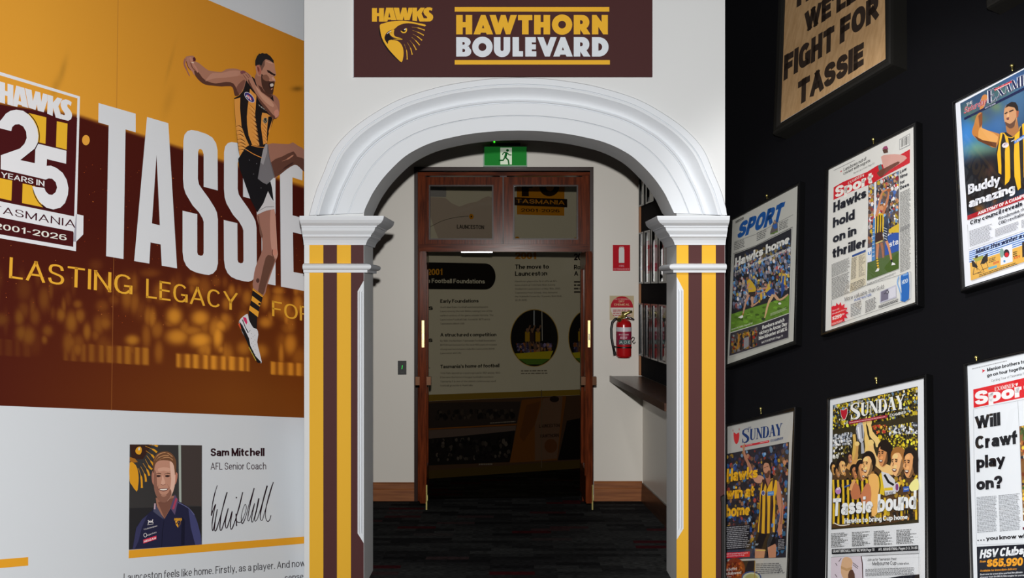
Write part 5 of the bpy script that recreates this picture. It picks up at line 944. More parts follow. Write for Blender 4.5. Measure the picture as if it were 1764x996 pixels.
A = Art(LEFT, 0.0012, LG); A.text('AFL Senior Coach', *cQ((80, 307), (676, 304)), 12, (50, 26, 34), -0.006); A.build('title_line', r)
r = root('signature_lettering', LEFT.P(415, 914), 'black handwritten signature on the white wall beside the portrait', 'signature')
A = Art(LEFT, 0.0012, LG); K_ = (34, 16, 26)
sg = [(152, 475), (125, 560), (100, 680), (88, 800), (100, 760), (135, 675), (112, 780), (95, 900), (103, 962), (120, 900), (152, 730), (130, 850), (122, 945), (135, 962), (165, 880), (210, 720), (257, 548), (215, 690), (185, 850), (180, 940), (195, 955), (225, 870), (270, 720), (240, 850), (240, 920), (255, 930), (280, 860), (312, 750), (295, 860), (292, 930), (305, 944), (330, 890), (370, 760), (424, 548)]
A.line(cQ(*sg), [1.2 + .7 * abs(math.sin(i * 1.3)) for i in range(len(sg))], K_, 4)
A.line(cQ((424, 548), (390, 700), (350, 830), (362, 865), (405, 868), (440, 800), (462, 720), (452, 678), (430, 720), (410, 800), (410, 860), (422, 884), (450, 830), (490, 690), (547, 503)), [1.6, 1.8, 1.2, 1.6, 1.3, 1, 1, 1, 1, 1.2, 1.6, 1.6, 1.2, 1.4, 1.8], K_, 4)
A.line(cQ((547, 503), (505, 680), (478, 820), (488, 858), (510, 800), (552, 665), (525, 790), (518, 850), (530, 866), (560, 780), (597, 615), (572, 740), (552, 830), (565, 858), (600, 780), (687, 478), (640, 650), (612, 800), (622, 850), (640, 830), (680, 690), (752, 440)), [1.8, 1.6, 1.3, 1.2, 1.1, 1.4, 1.6, 1.4, 1.2, 1.4, 2.4, 2, 1.4, 1.2, 1.4, 2.4, 2, 1.4, 1.2, 1.2, 1.4, 1.6], K_, 4)
A.line(cQ((740, 470), (690, 640), (668, 770), (675, 840), (695, 862), (715, 840), (727, 795)), [1.6, 1.4, 1.2, 1.3, 1.5, 1.3, .9], K_, 4); A.line(cQ((352, 780), (358, 912)), 2, K_); A.ell(*cQ((356, 607))[0], 1.3, 1.3, K_); A.build('pen_strokes', r)
YS = (208, 146, 38)
for q, lab in (([(222, 948), (526, 924.4), (526, 936.4), (221.6, 962)], 'long ochre stripe running along the bottom of the coach portrait'), ([(-40, 967.2), (48.6, 960), (48.6, 974.6), (-40, 982.4)], 'short end of an ochre stripe low on the white wall below the anniversary emblem')):
    tag(Art(LEFT, 0.0036, LG).poly(q, YS).build('ochre_stripe'), lab, 'stripe', 'ochre stripes on the white wall')
r = root('paragraph_lettering', LEFT.P(370, 980), 'paragraph of small black lettering cut off along the bottom of the white wall', 'lettering')
A = Art(LEFT, 0.0012, LG); A.text('Launceston feels like home. Firstly, as a player. And now', *cR((120, 425), (1745, 290)), 13.6, (52, 48, 52), -0.004, 12.2); A.build('text_line', r)
A = Art(LEFT, 0.0012, LG); A.text('sense', *cR((1560, 418), (1726, 402)), 10.5, (52, 48, 52), -0.004, 10.2)
A.build('text_line', r)
# ------------------------------------------------------------------ right wall: framed pages
RG = 1.28
RP = RIGHT
FD = 0.045                       # frame depth
def fpoly(outer, inner, t, m, parent, page):
    """Moulded frame: outer and inner outlines (pixels at the front face), depth t from the wall."""
    prof = [(0, 0, 0), (0, 0.8, 0), (0.08, 0.94, 0), (0.3, 1.0, 0), (0.7, 1.0, 0), (0.92, 0.92, 0), (1, 0.8, 0), (1, page / t, 0)]
    v = []; n = len(prof); k = len(outer)
    O3 = [RP.P(x, y, t) - RP.n * t for x, y in outer]; I3 = [RP.P(x, y, t) - RP.n * t for x, y in inner]
    for o, i in zip(O3, I3):
        for fr, h, _ in prof: v.append(o.lerp(i, fr) + RP.n * (t * h))
    f = [(a * n + j, a * n + j + 1, ((a + 1) % k) * n + j + 1, ((a + 1) % k) * n + j) for a in range(k) for j in range(n - 1)]
    obj('frame', v, f, m, parent)
    b = [RP.P(x, y, t) - RP.n * (t - 0.002) for x, y in outer]; c = [q + RP.n * (page - 0.004) for q in b]
    cx = sum(b, Vector()) / 4; MB().hexa([q.lerp(cx, .03) for q in b], [q.lerp(cx, .03) for q in c]).build('backing_board', m, parent)
def framed(label, outer, inner, sheetq, col, t=FD, fm=None, group='framed newspaper pages', name='framed_newspaper', rec=0.012):
    loc = RP.P(outer[3][0], outer[3][1])
    r = root(name, loc, label, 'framed page', group)
    page = t - rec
    fpoly(outer, inner, t, fm or FRAMEBLK, r, page)
    A = Art(RP, page, RG); A.poly(sheetq, col); A.build('page', r, PAPER)
    r_ = {'r': r, 'off': page + 2e-4, 'glaze': inner, 't': t}
    return r_
def art(P_):
    A = Art(RP, P_['off'], RG); A.minx = 1250.2; return A
def put(P_, A, name, label=None):
    o = A.build(name, P_['r'], PAPER); P_['off'] = A.end + 2e-4
    if label: o['label'] = label
def glaze(P_):
    q = [RP.P(x, y, P_['off'] + 1e-3) for x, y in P_['glaze']]; obj('glazing', q, [(0, 1, 2, 3)], GLAZE, P_['r'])
def hook(x, y, label):
    r = root('picture_hook', RP.P(x, y), label, 'hook', 'brass picture hooks')
    m = MB(); p = lambda dx, dy, off: RP.P(x + dx, y + dy, off)
    m.tube([p(0, 0, 0.0), p(0, 0, 0.016)], 0.0085, 12).build('rosette', BRASS, r, True)
    MB().tube([p(0, 0, .012), p(.3, 3, .014), p(.6, 6.5, .012), p(.8, 9, .02)], .0042, 8).build('hook_shank', BRASS, r, True)
INK = (26, 27, 34); PW = (204, 205, 205)
CROWDC = [(60, 90, 150), (40, 70, 130), (150, 120, 60), (180, 150, 60), (90, 80, 90), (160, 130, 120), (40, 38, 48), (70, 110, 160), (120, 60, 60), (200, 190, 180), (30, 30, 40)]
SKIN = (196, 140, 108)

# serif capitals drawn as strokes in a unit box (x right, y up)
def serif(A, ch, x0, w, fn, col, sx=1.0):
    """fn maps (u along the word, v up) to a pixel."""
    def ln(pts, ws, sm=0):
        q = [fn(x0 + x * w, y) for x, y in pts]
        k = math.dist(fn(x0, 0), fn(x0, 1)); A.line(q, [a * k * sx for a in ws], col, sm)
    def sf(x, y, half=.17): ln([(x - half, y), (x + half, y)], [.05, .05])
    T, N = .17, .055
    if ch == 'S': ln([(.82, .72), (.78, .92), (.5, .98), (.22, .88), (.2, .7), (.42, .56), (.64, .44), (.82, .28), (.76, .1), (.5, .02), (.24, .08), (.16, .3)], [.05, .06, .06, .12, .17, .2, .2, .17, .12, .06, .06, .05], 3); ln([(.82, 1), (.82, .7)], [.04, .04]); ln([(.16, .32), (.16, 0)], [.04, .04])
    if ch == 'U': ln([(.22, .99), (.22, .3), (.3, .08), (.52, .02), (.72, .1), (.8, .32), (.8, .99)], [T, T, .13, .06, N, N, N], 3); sf(.22, .975, .2); sf(.8, .975)
    if ch == 'N': ln([(.16, 0), (.16, 1)], [N, N]); ln([(.16, .96), (.84, .03)], [T, T]); ln([(.84, 0), (.84, 1)], [N, N]); sf(.16, .025); sf(.84, .975); sf(.1, .975, .1)
    if ch == 'D': ln([(.2, 0), (.2, 1)], [T, T]); ln([(.2, .97), (.5, .97), (.74, .84), (.84, .5), (.74, .16), (.5, .03), (.2, .03)], [.05, .06, .12, .19, .12, .06, .05], 3); sf(.16, .975, .14); sf(.16, .025, .14)
    if ch == 'A': ln([(.12, 0), (.5, 1)], [N, N]); ln([(.47, 1), (.84, 0)], [T, T]); ln([(.25, .33), (.72, .33)], [.05, .05]); sf(.12, .025); sf(.84, .025, .2)
    if ch == 'Y': ln([(.14, 1), (.5, .45)], [T, T]); ln([(.86, 1), (.5, .45)], [N, N]); ln([(.5, .5), (.5, 0)], [T, T]); sf(.16, .975, .2); sf(.86, .975); sf(.5, .025, .2)
    if ch == 'E': ln([(.22, 0), (.22, 1)], [T, T]); ln([(.1, .975), (.84, .975)], [.05, .05]); ln([(.22, .52), (.66, .52)], [.05, .05]); ln([(.1, .025), (.86, .025)], [.05, .05]); ln([(.82, 1), (.84, .74)], [.1, .02]); ln([(.86, 0), (.88, .28)], [.1, .02]); ln([(.66, .64), (.66, .4)], [.04, .04])
    if ch == 'X': ln([(.14, 1), (.84, 0)], [T, T]); ln([(.86, 1), (.14, 0)], [N, N]); sf(.18, .975, .2); sf(.84, .975); sf(.16, .025); sf(.82, .025, .2)
    if ch == 'M': ln([(.14, 0), (.14, 1)], [N, N]); ln([(.14, .97), (.5, .06)], [T, T]); ln([(.84, .98), (.5, .06)], [N, N]); ln([(.84, 0), (.84, 1)], [T, T]); sf(.14, .025, .14); sf(.84, .025, .16); sf(.1, .975, .12); sf(.88, .975, .12)
    if ch == 'I': ln([(.5, 0), (.5, 1)], [T, T]); sf(.5, .025, .3); sf(.5, .975, .3)
    if ch == 'R': ln([(.2, 0), (.2, 1)], [T, T]); ln([(.2, .97), (.5, .97), (.76, .88), (.8, .73), (.7, .56), (.45, .5), (.2, .5)], [.05, .06, .13, .18, .12, .06, .05], 3); ln([(.48, .5), (.86, .02)], [T, T]); sf(.16, .975, .14); sf(.2, .025); sf(.88, .025, .1)
def word(A, s, p0, p1, h, col, h1=None, big=1.0, sx=1.0):
    h1 = h if h1 is None else h1; wd = {'I': .5, 'M': 1.2}; ws = [wd.get(c, 1.0) * (big if i == 0 else 1) for i, c in enumerate(s)]; tot = sum(ws); u = 0
    for i, c in enumerate(s):
        k = big if i == 0 else 1.0
        def fn(a, v, k=k, i=i):
            bx, by = p0[0] + (p1[0] - p0[0]) * a, p0[1] + (p1[1] - p0[1]) * a; ux, uy = RP.up(bx, by); hh = (h + (h1 - h) * a) * k; v2 = v - (0.12 if i == 0 and big > 1 else 0)
            return (bx + ux * hh * v2, by + uy * hh * v2)
        serif(A, c, u, ws[i] / tot, fn, col, sx); u += ws[i] / tot

# --- slogan in the deep frame
def vcol(x0, y0, dy): # a point dy pixels up along the wall's vertical
    ux, uy = RP.up(x0, y0); return (x0 + ux * dy, y0 + uy * dy)
def updir(x0, y0, ytop):
    x, y = x0, y0
    for _ in range(60):
        ux, uy = RP.up(x, y); st = (y - ytop) / 60.0 if _ == 0 else st; x += ux / abs(uy) * st; y -= st
    return (x, y)
o = [(1329.2, 231.5), (1533.3, 109.6)]; o += [updir(*o[1], -150), updir(*o[0], -60)]
i_ = [(1340.6, 214.2), (1524.2, 102.6)]; i_ += [updir(*i_[1], -140), updir(*i_[0], -45)]
s3 = [(1343.5, 212), (1525.5, 101.5)]; s3 += [(1523, -145), updir(1343.5, 212, -45)]
p3 = framed('deep black frame around a wooden board with large dark lettering', o, i_, i_, (200, 204, 212), 0.115, FRAMEMAT, 'framed slogan boards', 'framed_slogan', 0.02)
for ob in p3['r'].children:
    if ob.name.startswith('page'): ob.name = 'white_mount'
PLY = mat('plywood_board', (184, 150, 110), 0.55, spec=0.25, noise=(168, 134, 94), scale=7, stretch=(6, 6, 0.7))
obj('wooden_board', [RP.P(x, y, p3['off'] + 0.001) for x, y in s3], [(0, 1, 2, 3)], PLY, p3['r']); p3['off'] += 0.0015
cS = cr(1320, 0, 4.15); A = art(p3); BR = (50, 40, 34); bd = 0.098
A.text('FIGHT', *cS((122, 580), (484, 352)), 44, BR, bd, 43); A.text('FOR', *cS((524, 318), (808, 128)), 43.5, BR, bd, 44)
A.text('TASSIE', *cS((222, 760), (696, 466)), 42.5, BR, bd, 41.5)
A.text("WE'LL", *cS((268, 245), (640, 8)), 37, BR, bd, 42); A.text('THAT', *cS((190, 72), (560, -160)), 40, BR, bd, 42)
put(p3, A, 'slogan_lettering', 'dark brown lettering')
# --- black frame in the corner
o = [(1697, 14), (1800, -46), (1795, -190), (1693, -120)]; i_ = [(1708, 0), (1792, -50), (1788, -180), (1704, -110)]
pk = framed('deep black frame at the top of the black wall, only its lower corner showing', o, i_, i_, (60, 58, 56), 0.10, FRAMEMAT, 'framed slogan boards', 'framed_board', 0.02)

# --- page with the blue SPORT masthead
q1 = cr(1245, 305, 5.857); q1b = cr(1245, 465, 5.857)
sh1 = [(1260, 378.6), (1374, 318.6), (1366.8, 587.5), (1250.2, 628.6)]
P1 = framed('framed page with a slanting blue masthead and a match on green grass', [(1254.6, 378), (1377, 311.5), (1370.4, 593.6), (1249.3, 635)], [(1259.3, 379.2), (1374.4, 318), (1367.2, 588.2), (1250.3, 629.0)], sh1, (172, 172, 166))
A = art(P1); A.poly(q1((128, 448), (210, 402), (210, 425), (130, 470)), (40, 40, 40)); A.text('EXAMINER', *q1((132, 466), (206, 424)), 2.8, (170, 170, 165), 0.01); A.line(q1((205, 385), (260, 362)), .6, (110, 110, 110))
BLU = (22, 74, 138)
A.text('SPORT', *q1((138, 632), (585, 445)), 28, BLU, 0.095, 32, 0.24); put(P1, A, 'masthead', 'blue masthead lettering')
A = art(P1); A.line(q1((118, 655), (330, 580), (710, 380)), .7, (100, 100, 100)); A.line(q1((108, 775), (340, 690), (500, 605), (705, 505)), .9, (60, 60, 60)); A.greek(*q1((116, 660), (230, 618), (114, 745)), 5, (90, 90, 90), 2); A.greek(*q1((345, 560), (445, 515), (342, 650)), 5, (90, 90, 90), 3); A.greek(*q1((570, 460), (665, 420), (566, 545)), 5, (90, 90, 90), 4); A.line(q1((705, 505), (655, 996)), .5, (120, 120, 120)); A.line(q1((110, 775), (75, 996)) + q1b((60, 890), (665, 690), (700, 0)), .5, (120, 120, 120)); put(P1, A, 'column_text')
A = art(P1); A.poly(q1((478, 560), (500, 490), (520, 430), (555, 470), (556, 540), (520, 575), (480, 580)), (90, 84, 84)); A.poly(q1((500, 490), (545, 465), (552, 510), (522, 530)), (44, 84, 150)); A.ell(*q1((524, 455))[0], 1.8, 2.4, (150, 120, 100)); A.poly(q1((478, 575), (555, 540), (556, 555), (480, 582)), (90, 120, 50)); put(P1, A, 'small_photograph')
A = art(P1); ph = q1((118, 780), (692, 520)) + q1b((668, 440), (78, 632)); A.poly([ph[0]] + q1((330, 700), (500, 615)) + ph[1:], (38, 38, 44))
A.crowd(q1((112, 860), (690, 720)) + q1b((672, 190), (92, 430)), [(66, 116, 172), (60, 100, 150), (90, 140, 186), (140, 132, 140), (110, 108, 122), (170, 150, 140), (176, 152, 70), (60, 62, 76), (186, 178, 178), (150, 80, 80), (96, 100, 120)], 620, 4.6, 11, 1.6)
A.poly(q1((118, 782), (330, 702), (500, 617), (692, 522), (690, 640), (500, 740), (400, 790), (118, 880)), (38, 38, 44)); A.crowd(q1((240, 760), (680, 640), (688, 720), (150, 900)), [(50, 60, 90), (90, 80, 60), (40, 40, 50), (60, 96, 140), (110, 96, 60)], 130, 4.5, 12)
A.poly(q1b((85, 448), (300, 380), (500, 320), (670, 250), (668, 438), (470, 500), (300, 570), (78, 632)), (92, 128, 44)); A.crowd(q1b((85, 455), (665, 270), (664, 430), (80, 625)), [(96, 134, 46), (86, 120, 40), (100, 138, 50)], 60, 9, 13, .6)
A.poly(q1b((240, 100), (275, 95), (330, 170), (330, 215), (262, 225), (255, 170)), (190, 156, 44), sm=2); A.poly(q1b((258, 225), (332, 220), (320, 275), (262, 262)), (52, 44, 42)); A.ell(*q1b((248, 90))[0], 2.3, 3.2, (120, 84, 68)); A.line(q1b((270, 130), (245, 190), (300, 190)), 2.6, (176, 134, 112)); A.line(q1b((262, 250), (232, 330), (210, 420), (205, 450)), [4.4, 3, 2, 2], (176, 134, 112), 3); A.line(q1b((295, 270), (300, 350), (290, 372), (370, 315)), [4.4, 3.2, 2.6, 1.8], (182, 140, 116), 2); A.line(q1b((205, 440), (200, 460)), 2.4, (150, 110, 30)); A.poly(q1b((152, 480), (200, 455), (208, 478), (185, 490)), (214, 212, 208)); A.ell(*q1b((370, 315))[0], 1.6, 3, (180, 150, 40))
A.poly(q1b((435, 230), (450, 170), (520, 200), (510, 250), (470, 265)), (40, 66, 128), sm=2); A.poly(q1b((440, 175), (470, 165), (490, 185), (440, 230), (425, 220)), (190, 160, 60)); A.ell(*q1b((428, 140))[0], 3.4, 3.4, (64, 54, 52)); A.ell(*q1b((432, 152))[0], 2.4, 2.4, (170, 128, 108)); A.line(q1b((450, 180), (390, 190), (345, 205)), 2.6, (180, 138, 116)); A.line(q1b((430, 215), (380, 235), (345, 235)), 2.2, (180, 138, 116)); A.ell(*q1b((388, 270))[0], 2, 6.5, (196, 160, 50))
A.line(q1b((510, 250), (460, 340), (430, 460), (420, 490)), [5, 3.2, 2, 1.6], (196, 160, 120), 3); A.line(q1b((520, 250), (575, 305), (660, 245)), [5, 3, 2], (186, 146, 116), 3); A.ell(*q1b((410, 497))[0], 3.4, 2.6, (50, 64, 40)); A.ell(*q1b((575, 340))[0], 2.6, 1.8, (210, 210, 205))
A.poly(q1b((585, 110), (630, 95), (640, 150), (600, 170)), (190, 150, 50)); A.poly(q1b((590, 120), (625, 150), (610, 240), (590, 280)), (44, 70, 130)); A.ell(*q1b((612, 20))[0], 2.2, 3, (110, 76, 60)); A.poly(q1b((600, 35), (638, 40), (625, 150), (588, 125)), (196, 160, 60)); A.poly(q1b((605, 60), (625, 60), (615, 140), (592, 140)), (44, 80, 150)); put(P1, A, 'match_photograph')
A = art(P1); WH = (206, 206, 202)
A.text('Hawks', *q1((122, 912), (408, 788)), 15.8, WH, 0.065, 16); A.text('home', *q1((432, 778), (672, 668)), 16, WH, 0.065, 16.4); put(P1, A, 'headline'); A = art(P1); A.text("Aurora 'fortress' provides morale-boosting win", *q1((120, 976), (686, 728)), 4.8, WH, 0.02, 5.4)
put(P1, A, 'subheadline'); A = art(P1); A.greek(*q1b((480, 440), (650, 372), (480, 470)), 3, (190, 196, 170), 3, .35); put(P1, A, 'photograph_caption'); A = art(P1); A.text('HAWKS PICTORIAL: Pages 52-56', *q1b((88, 612), (300, 545)), 2.9, (206, 210, 190), 0.01); put(P1, A, 'pictorial_line')
A = art(P1); A.poly(q1b((78, 640), (400, 540), (668, 442), (660, 682), (66, 868)), (52, 48, 58)); A.line(q1b((80, 632), (400, 535), (668, 437)), .8, WH); A.poly(q1b((88, 655), (355, 572), (345, 770), (80, 850)), (70, 64, 64)); A.crowd(q1b((88, 655), (355, 572), (345, 770), (80, 850)), [(60, 56, 58), (130, 96, 30), (30, 28, 30), (150, 112, 40), (140, 40, 30), (120, 120, 124), (96, 90, 92)], 190, 4, 15)
A.poly(q1b((215, 690), (265, 670), (262, 770), (210, 800)), (128, 126, 130)); A.line(q1b((165, 650), (160, 720), (150, 800)), 3, (150, 106, 36)); A.line(q1b((195, 680), (190, 740), (180, 810)), 3.4, (36, 30, 32)); A.line(q1b((290, 620), (292, 700), (290, 780)), 3.4, (40, 34, 34)); A.line(q1b((300, 660), (310, 620)), 2, (176, 130, 50))
A.text('Bombers snatch', *q1b((398, 602), (622, 522)), 6.8, WH, 0.060); A.text('victory in Anzac Day', *q1b((366, 660), (650, 560)), 6.8, WH, 0.060); A.text('blockbuster at MCG', *q1b((362, 710), (648, 612)), 6.8, WH, 0.060); A.text('MATCH REPORT: Page 71', *q1b((392, 745), (605, 676)), 3.8, WH, 0.02); put(P1, A, 'lower_story')
glaze(P1)
# --- page "Hawks hold on in thriller"
q2 = cr(1410, 200, 4.98); q2b = cr(1410, 390, 4.98)
P2 = framed('framed page with a red banner, high mark photograph and a red starburst', [(1420, 291), (1577.6, 208.6), (1580.4, 526), (1412.3, 578.5)], [(1424.6, 292.2), (1573.8, 216.2), (1576.8, 521.2), (1418.8, 572.4)], [(1425.2, 292), (1573.4, 216.6), (1576.4, 520.8), (1419.4, 571.8)], (202, 202, 198))
A = art(P2); RD = (186, 34, 44); A.line(q2((130, 468), (310, 380)), .8, (110, 110, 110)); A.poly(q2((182, 478), (205, 468), (190, 486), (192, 470)), RD); A.text('Lara bows out of', *q2((216, 475), (410, 376)), 6, (36, 36, 38), 0.025); A.text('cricket with regrets', *q2((214, 508), (444, 392)), 5.6, (36, 36, 38), 0.025); A.text('World Cup cricket: Page 53', *q2((300, 500), (478, 412)), 3.2, (90, 90, 90)); put(P2, A, 'teaser_lines')
A = art(P2); A.poly(q2((130, 612), (210, 565), (420, 478), (505, 424), (560, 412), (784, 284), (784, 402), (560, 520), (460, 580), (300, 640), (128, 720)), RD)
A.text('Sport', *q2((142, 706), (468, 572)), 19.5, (214, 212, 206), 0.07, 20); A.ell(*q2((186, 640))[0], 1, 1, RD); word(A, 'EXAMINER', *q2((252, 588), (372, 522)), 4.4, (206, 204, 198)); A.poly(q2((376, 505), (390, 500), (388, 518), (380, 522)), (206, 204, 198)); put(P2, A, 'sport_banner')
A = art(P2); A.poly(q2((548, 290), (560, 320), (596, 312), (590, 270)), (84, 58, 50)); A.poly(q2((546, 285), (560, 262), (585, 255), (600, 285), (575, 282)), (140, 70, 100)); A.poly(q2((535, 350), (600, 330), (700, 330), (760, 360), (680, 420), (600, 470), (540, 520), (510, 500), (560, 450)), (196, 150, 140), sm=2); A.poly(q2((505, 480), (580, 440), (680, 390), (690, 410), (600, 470), (540, 522), (510, 505)), (104, 62, 50), sm=2); A.poly(q2((510, 430), (535, 410), (550, 450), (520, 470)), (74, 110, 110)); put(P2, A, 'cricketer_cutout')
A = art(P2); A.poly(q2((692, 200), (784, 148), (784, 248), (694, 292)), (150, 150, 150)); A.poly(q2((697, 206), (779, 158), (779, 244), (699, 284)), (206, 206, 203))
for i, w_ in enumerate((2, 1, 3, 1, 1, 2, 1, 3, 2, 1, 1, 2)):
    x = 708 + i * 5.6; y = 200 - (x - 708) * .5; A.poly(q2((x, y), (x + w_ * 1.6, y - w_ * .8), (x + w_ * 1.6, y + 68), (x, y + 70)), (40, 40, 42))
put(P2, A, 'barcode')
A = art(P2); H1 = (38, 40, 48)
A.text('Hawks', *q2((126, 830), (410, 696)), 17.6, H1, 0.070, 17.6); A.text('hold', *q2((122, 962), (310, 884)), 17.6, H1, 0.070, 17.6); A.text('on in', *q2b((122, 148), (325, 72)), 17, H1, 0.070, 17); A.text('thriller', *q2b((118, 278), (405, 172)), 17.6, H1, 0.070, 17.6)
put(P2, A, 'headline'); A = art(P2); A.text('Low', *q2((698, 495), (756, 462)), 6, H1, 0.055); A.text('time', *q2((698, 538), (764, 508)), 6, H1, 0.055); A.text('for', *q2((698, 590), (738, 568)), 6, H1, 0.055); A.text('Dees', *q2((698, 632), (776, 598)), 6.2, H1, 0.055); put(P2, A, 'side_headline')
A = art(P2); bt = (120, 120, 120); A.greek(*q2((698, 655), (790, 612), (698, 996)), 34, bt, 5); A.greek(*q2b((698, 10), (790, -30), (700, 400)), 34, bt, 6); A.greek(*q2b((112, 325), (270, 262), (112, 440)), 12, bt, 7); A.greek(*q2b((112, 445), (268, 385), (112, 625)), 16, bt, 8); A.greek(*q2b((416, 490), (680, 385), (416, 508)), 2, bt, 9); A.line(q2b((112, 630), (418, 505), (790, 388)), .6, (110, 110, 110)); put(P2, A, 'column_text')
A = art(P2); A.poly(q2b((285, 250), (405, 200), (408, 500), (268, 570)), (196, 188, 166)); A.poly(q2b((288, 248), (405, 199), (405, 220), (288, 266)), (40, 70, 130)); A.greek(*q2b((284, 275), (330, 258), (278, 460)), 18, (90, 86, 80), 3); A.greek(*q2b((345, 255), (402, 232), (345, 440)), 18, (90, 86, 80), 4, .4, .5); A.greek(*q2b((276, 490), (400, 440), (272, 560)), 6, (70, 66, 62), 5); put(P2, A, 'score_table')
A = art(P2); A.poly(q2((428, 592), (478, 570), (478, 996), (424, 996)) + [], (90, 80, 80)); A.poly(q2((428, 592), (688, 470)) + q2b((688, 220), (420, 320)), (84, 76, 80))
A.crowd(q2((428, 592), (688, 470)) + q2b((688, 80), (422, 160)), [(176, 126, 92), (200, 196, 200), (60, 90, 150), (30, 30, 36), (150, 40, 50), (190, 160, 50), (120, 90, 70), (60, 50, 50), (110, 150, 190), (210, 206, 204), (150, 100, 70)], 420, 5, 21)
A.poly(q2((478, 572), (496, 562), (490, 996), (474, 996)) + [], (208, 208, 212)); A.poly(q2((468, 880), (485, 874)) + q2b((485, 288), (456, 302)), (64, 120, 176)); A.poly(q2b((570, 92), (688, 40), (688, 210), (570, 250)), (34, 74, 152)); A.poly(q2b((420, 190), (456, 176), (456, 300), (420, 310)), (200, 204, 212)); A.text('u', *q2b((424, 250), (452, 240)), 8, (40, 110, 180), 0.02); A.text('sta', *q2b((606, 180), (684, 152)), 10, (220, 222, 228), 0.02, 10)
A.poly(q2b((420, 318), (560, 262), (688, 208), (688, 362), (416, 466)), (70, 92, 42)); A.poly(q2b((590, 30), (670, 0), (688, 40), (610, 60)), (196, 166, 40)); A.poly(q2((622, 960), (690, 920), (690, 1000), (610, 1000)), (196, 166, 40))
for i in range(8): A.line(q2b((463, 20 + i * 34), (480, 14 + i * 34)), .9, (210, 210, 210))
A.poly(q2((560, 870), (590, 840), (604, 960), (600, 1000), (560, 1000)) + [], (50, 60, 80)); A.poly(q2b((550, 0), (590, -20), (594, 120), (566, 130)), (44, 54, 74)); 
for i in range(5): A.line(q2b((556, 10 + i * 22), (588, 24 + i * 22)), 1, (190, 196, 200))
A.poly(q2((488, 860), (520, 836), (556, 830), (562, 900), (556, 1000), (488, 1000)) + [], (206, 168, 34)); A.poly(q2b((488, 0), (556, -20), (548, 56), (486, 60)), (206, 168, 34))
for x in (500, 522, 543): A.line(q2((x, 850), (x - 2, 1000)) , 2, (30, 28, 30)); A.line(q2b((x - 2, 0), (x - 4, 58)), 2, (30, 28, 30))
A.poly(q2b((486, 60), (550, 42), (552, 120), (484, 150)), (58, 38, 36)); A.line(q2b((490, 148), (550, 122)), 2.2, (196, 176, 110))
A.line(q2((498, 860), (520, 760), (545, 660), (590, 630)), [4.6, 3.8, 3, 2.4], (186, 122, 80), 3); A.line(q2((552, 840), (580, 760), (600, 680), (600, 630)), [4.6, 3.8, 3, 2.4], (176, 112, 74), 3); A.ell(*q2((540, 785))[0], 3.8, 5, (196, 136, 96)); A.poly(q2((524, 775), (530, 755), (552, 752), (558, 780), (545, 765)), (120, 80, 44)); A.ell(*q2((604, 635))[0], 4, 3, (150, 80, 40))
A.line(q2b((508, 148), (505, 210), (502, 270)), [5, 4, 3.2], (184, 122, 84), 2); A.line(q2b((538, 140), (550, 200), (556, 270)), [4.6, 3.6, 3], (150, 96, 66), 2); A.line(q2b((582, 125), (606, 190), (625, 290)), [4.6, 3.8, 2.8], (190, 128, 90), 2); A.line(q2b((503, 270), (512, 360)), 3.4, (206, 168, 34))
for i in range(4): A.line(q2b((496, 286 + i * 22), (518, 280 + i * 22)), 1.4, (34, 30, 30))
A.poly(q2b((486, 390), (505, 360), (522, 362), (515, 384)), (214, 214, 214)); A.poly(q2b((625, 335), (632, 308), (655, 318), (660, 330)), (214, 214, 214)); A.line(q2b((625, 285), (628, 308)), 2.6, (34, 34, 50)); put(P2, A, 'mark_photograph')
A = art(P2); A.line(q2b((112, 635), (110, 858), (792, 622), (792, 390)), .6, (110, 110, 110)); A.text('More valuable than Gold', *q2b((224, 645), (560, 532)), 7.2, (90, 88, 90), -0.006, 7.4); A.text('PURE WATER!', *q2b((308, 645), (452, 594)), 3.8, (54, 90, 160), 0.02); A.greek(*q2b((276, 668), (372, 632), (276, 780)), 9, (96, 96, 98), 11); A.greek(*q2b((402, 640), (496, 598), (402, 745)), 9, (96, 96, 98), 12)
A.poly(q2b((528, 560), (666, 500), (668, 610), (526, 660)), (176, 176, 190)); A.poly(q2b((536, 562), (598, 535), (598, 625), (534, 648)), (110, 106, 124)); A.ell(*q2b((590, 565))[0], 2.6, 3.4, (60, 58, 68)); A.ell(*q2b((590, 565))[0], 1.6, 2.2, (150, 148, 160)); A.line(q2b((560, 580), (580, 570)), 1, (60, 58, 68)); A.poly(q2b((606, 540), (660, 518), (662, 600), (606, 622)), (196, 196, 206)); A.greek(*q2b((515, 680), (688, 618), (515, 705)), 3, (60, 60, 64), 14, .6)
A.poly(q2b((705, 430), (720, 415), (750, 408), (772, 400), (776, 620), (706, 640), (712, 560), (706, 500)), (44, 98, 170), sm=2); A.poly(q2b((722, 414), (765, 398), (765, 416), (724, 430)), (110, 150, 200)); A.text('H2O', *q2b((716, 500), (766, 480)), 7, (210, 220, 230), 0.02); A.line(q2b((690, 430), (676, 480), (690, 530), (706, 590), (704, 640)), 2, (120, 160, 205), 3); put(P2, A, 'water_advert')
A = art(P2); st = []
for k in range(26): a = k * math.pi / 13; rr = (82, 56)[k % 2]; st.append((180 + rr * math.cos(a) * .95, 742 + rr * 1.15 * math.sin(a)))
st = [(max(x, 110), min(y, 858 - (x - 110) * .34)) for x, y in st]
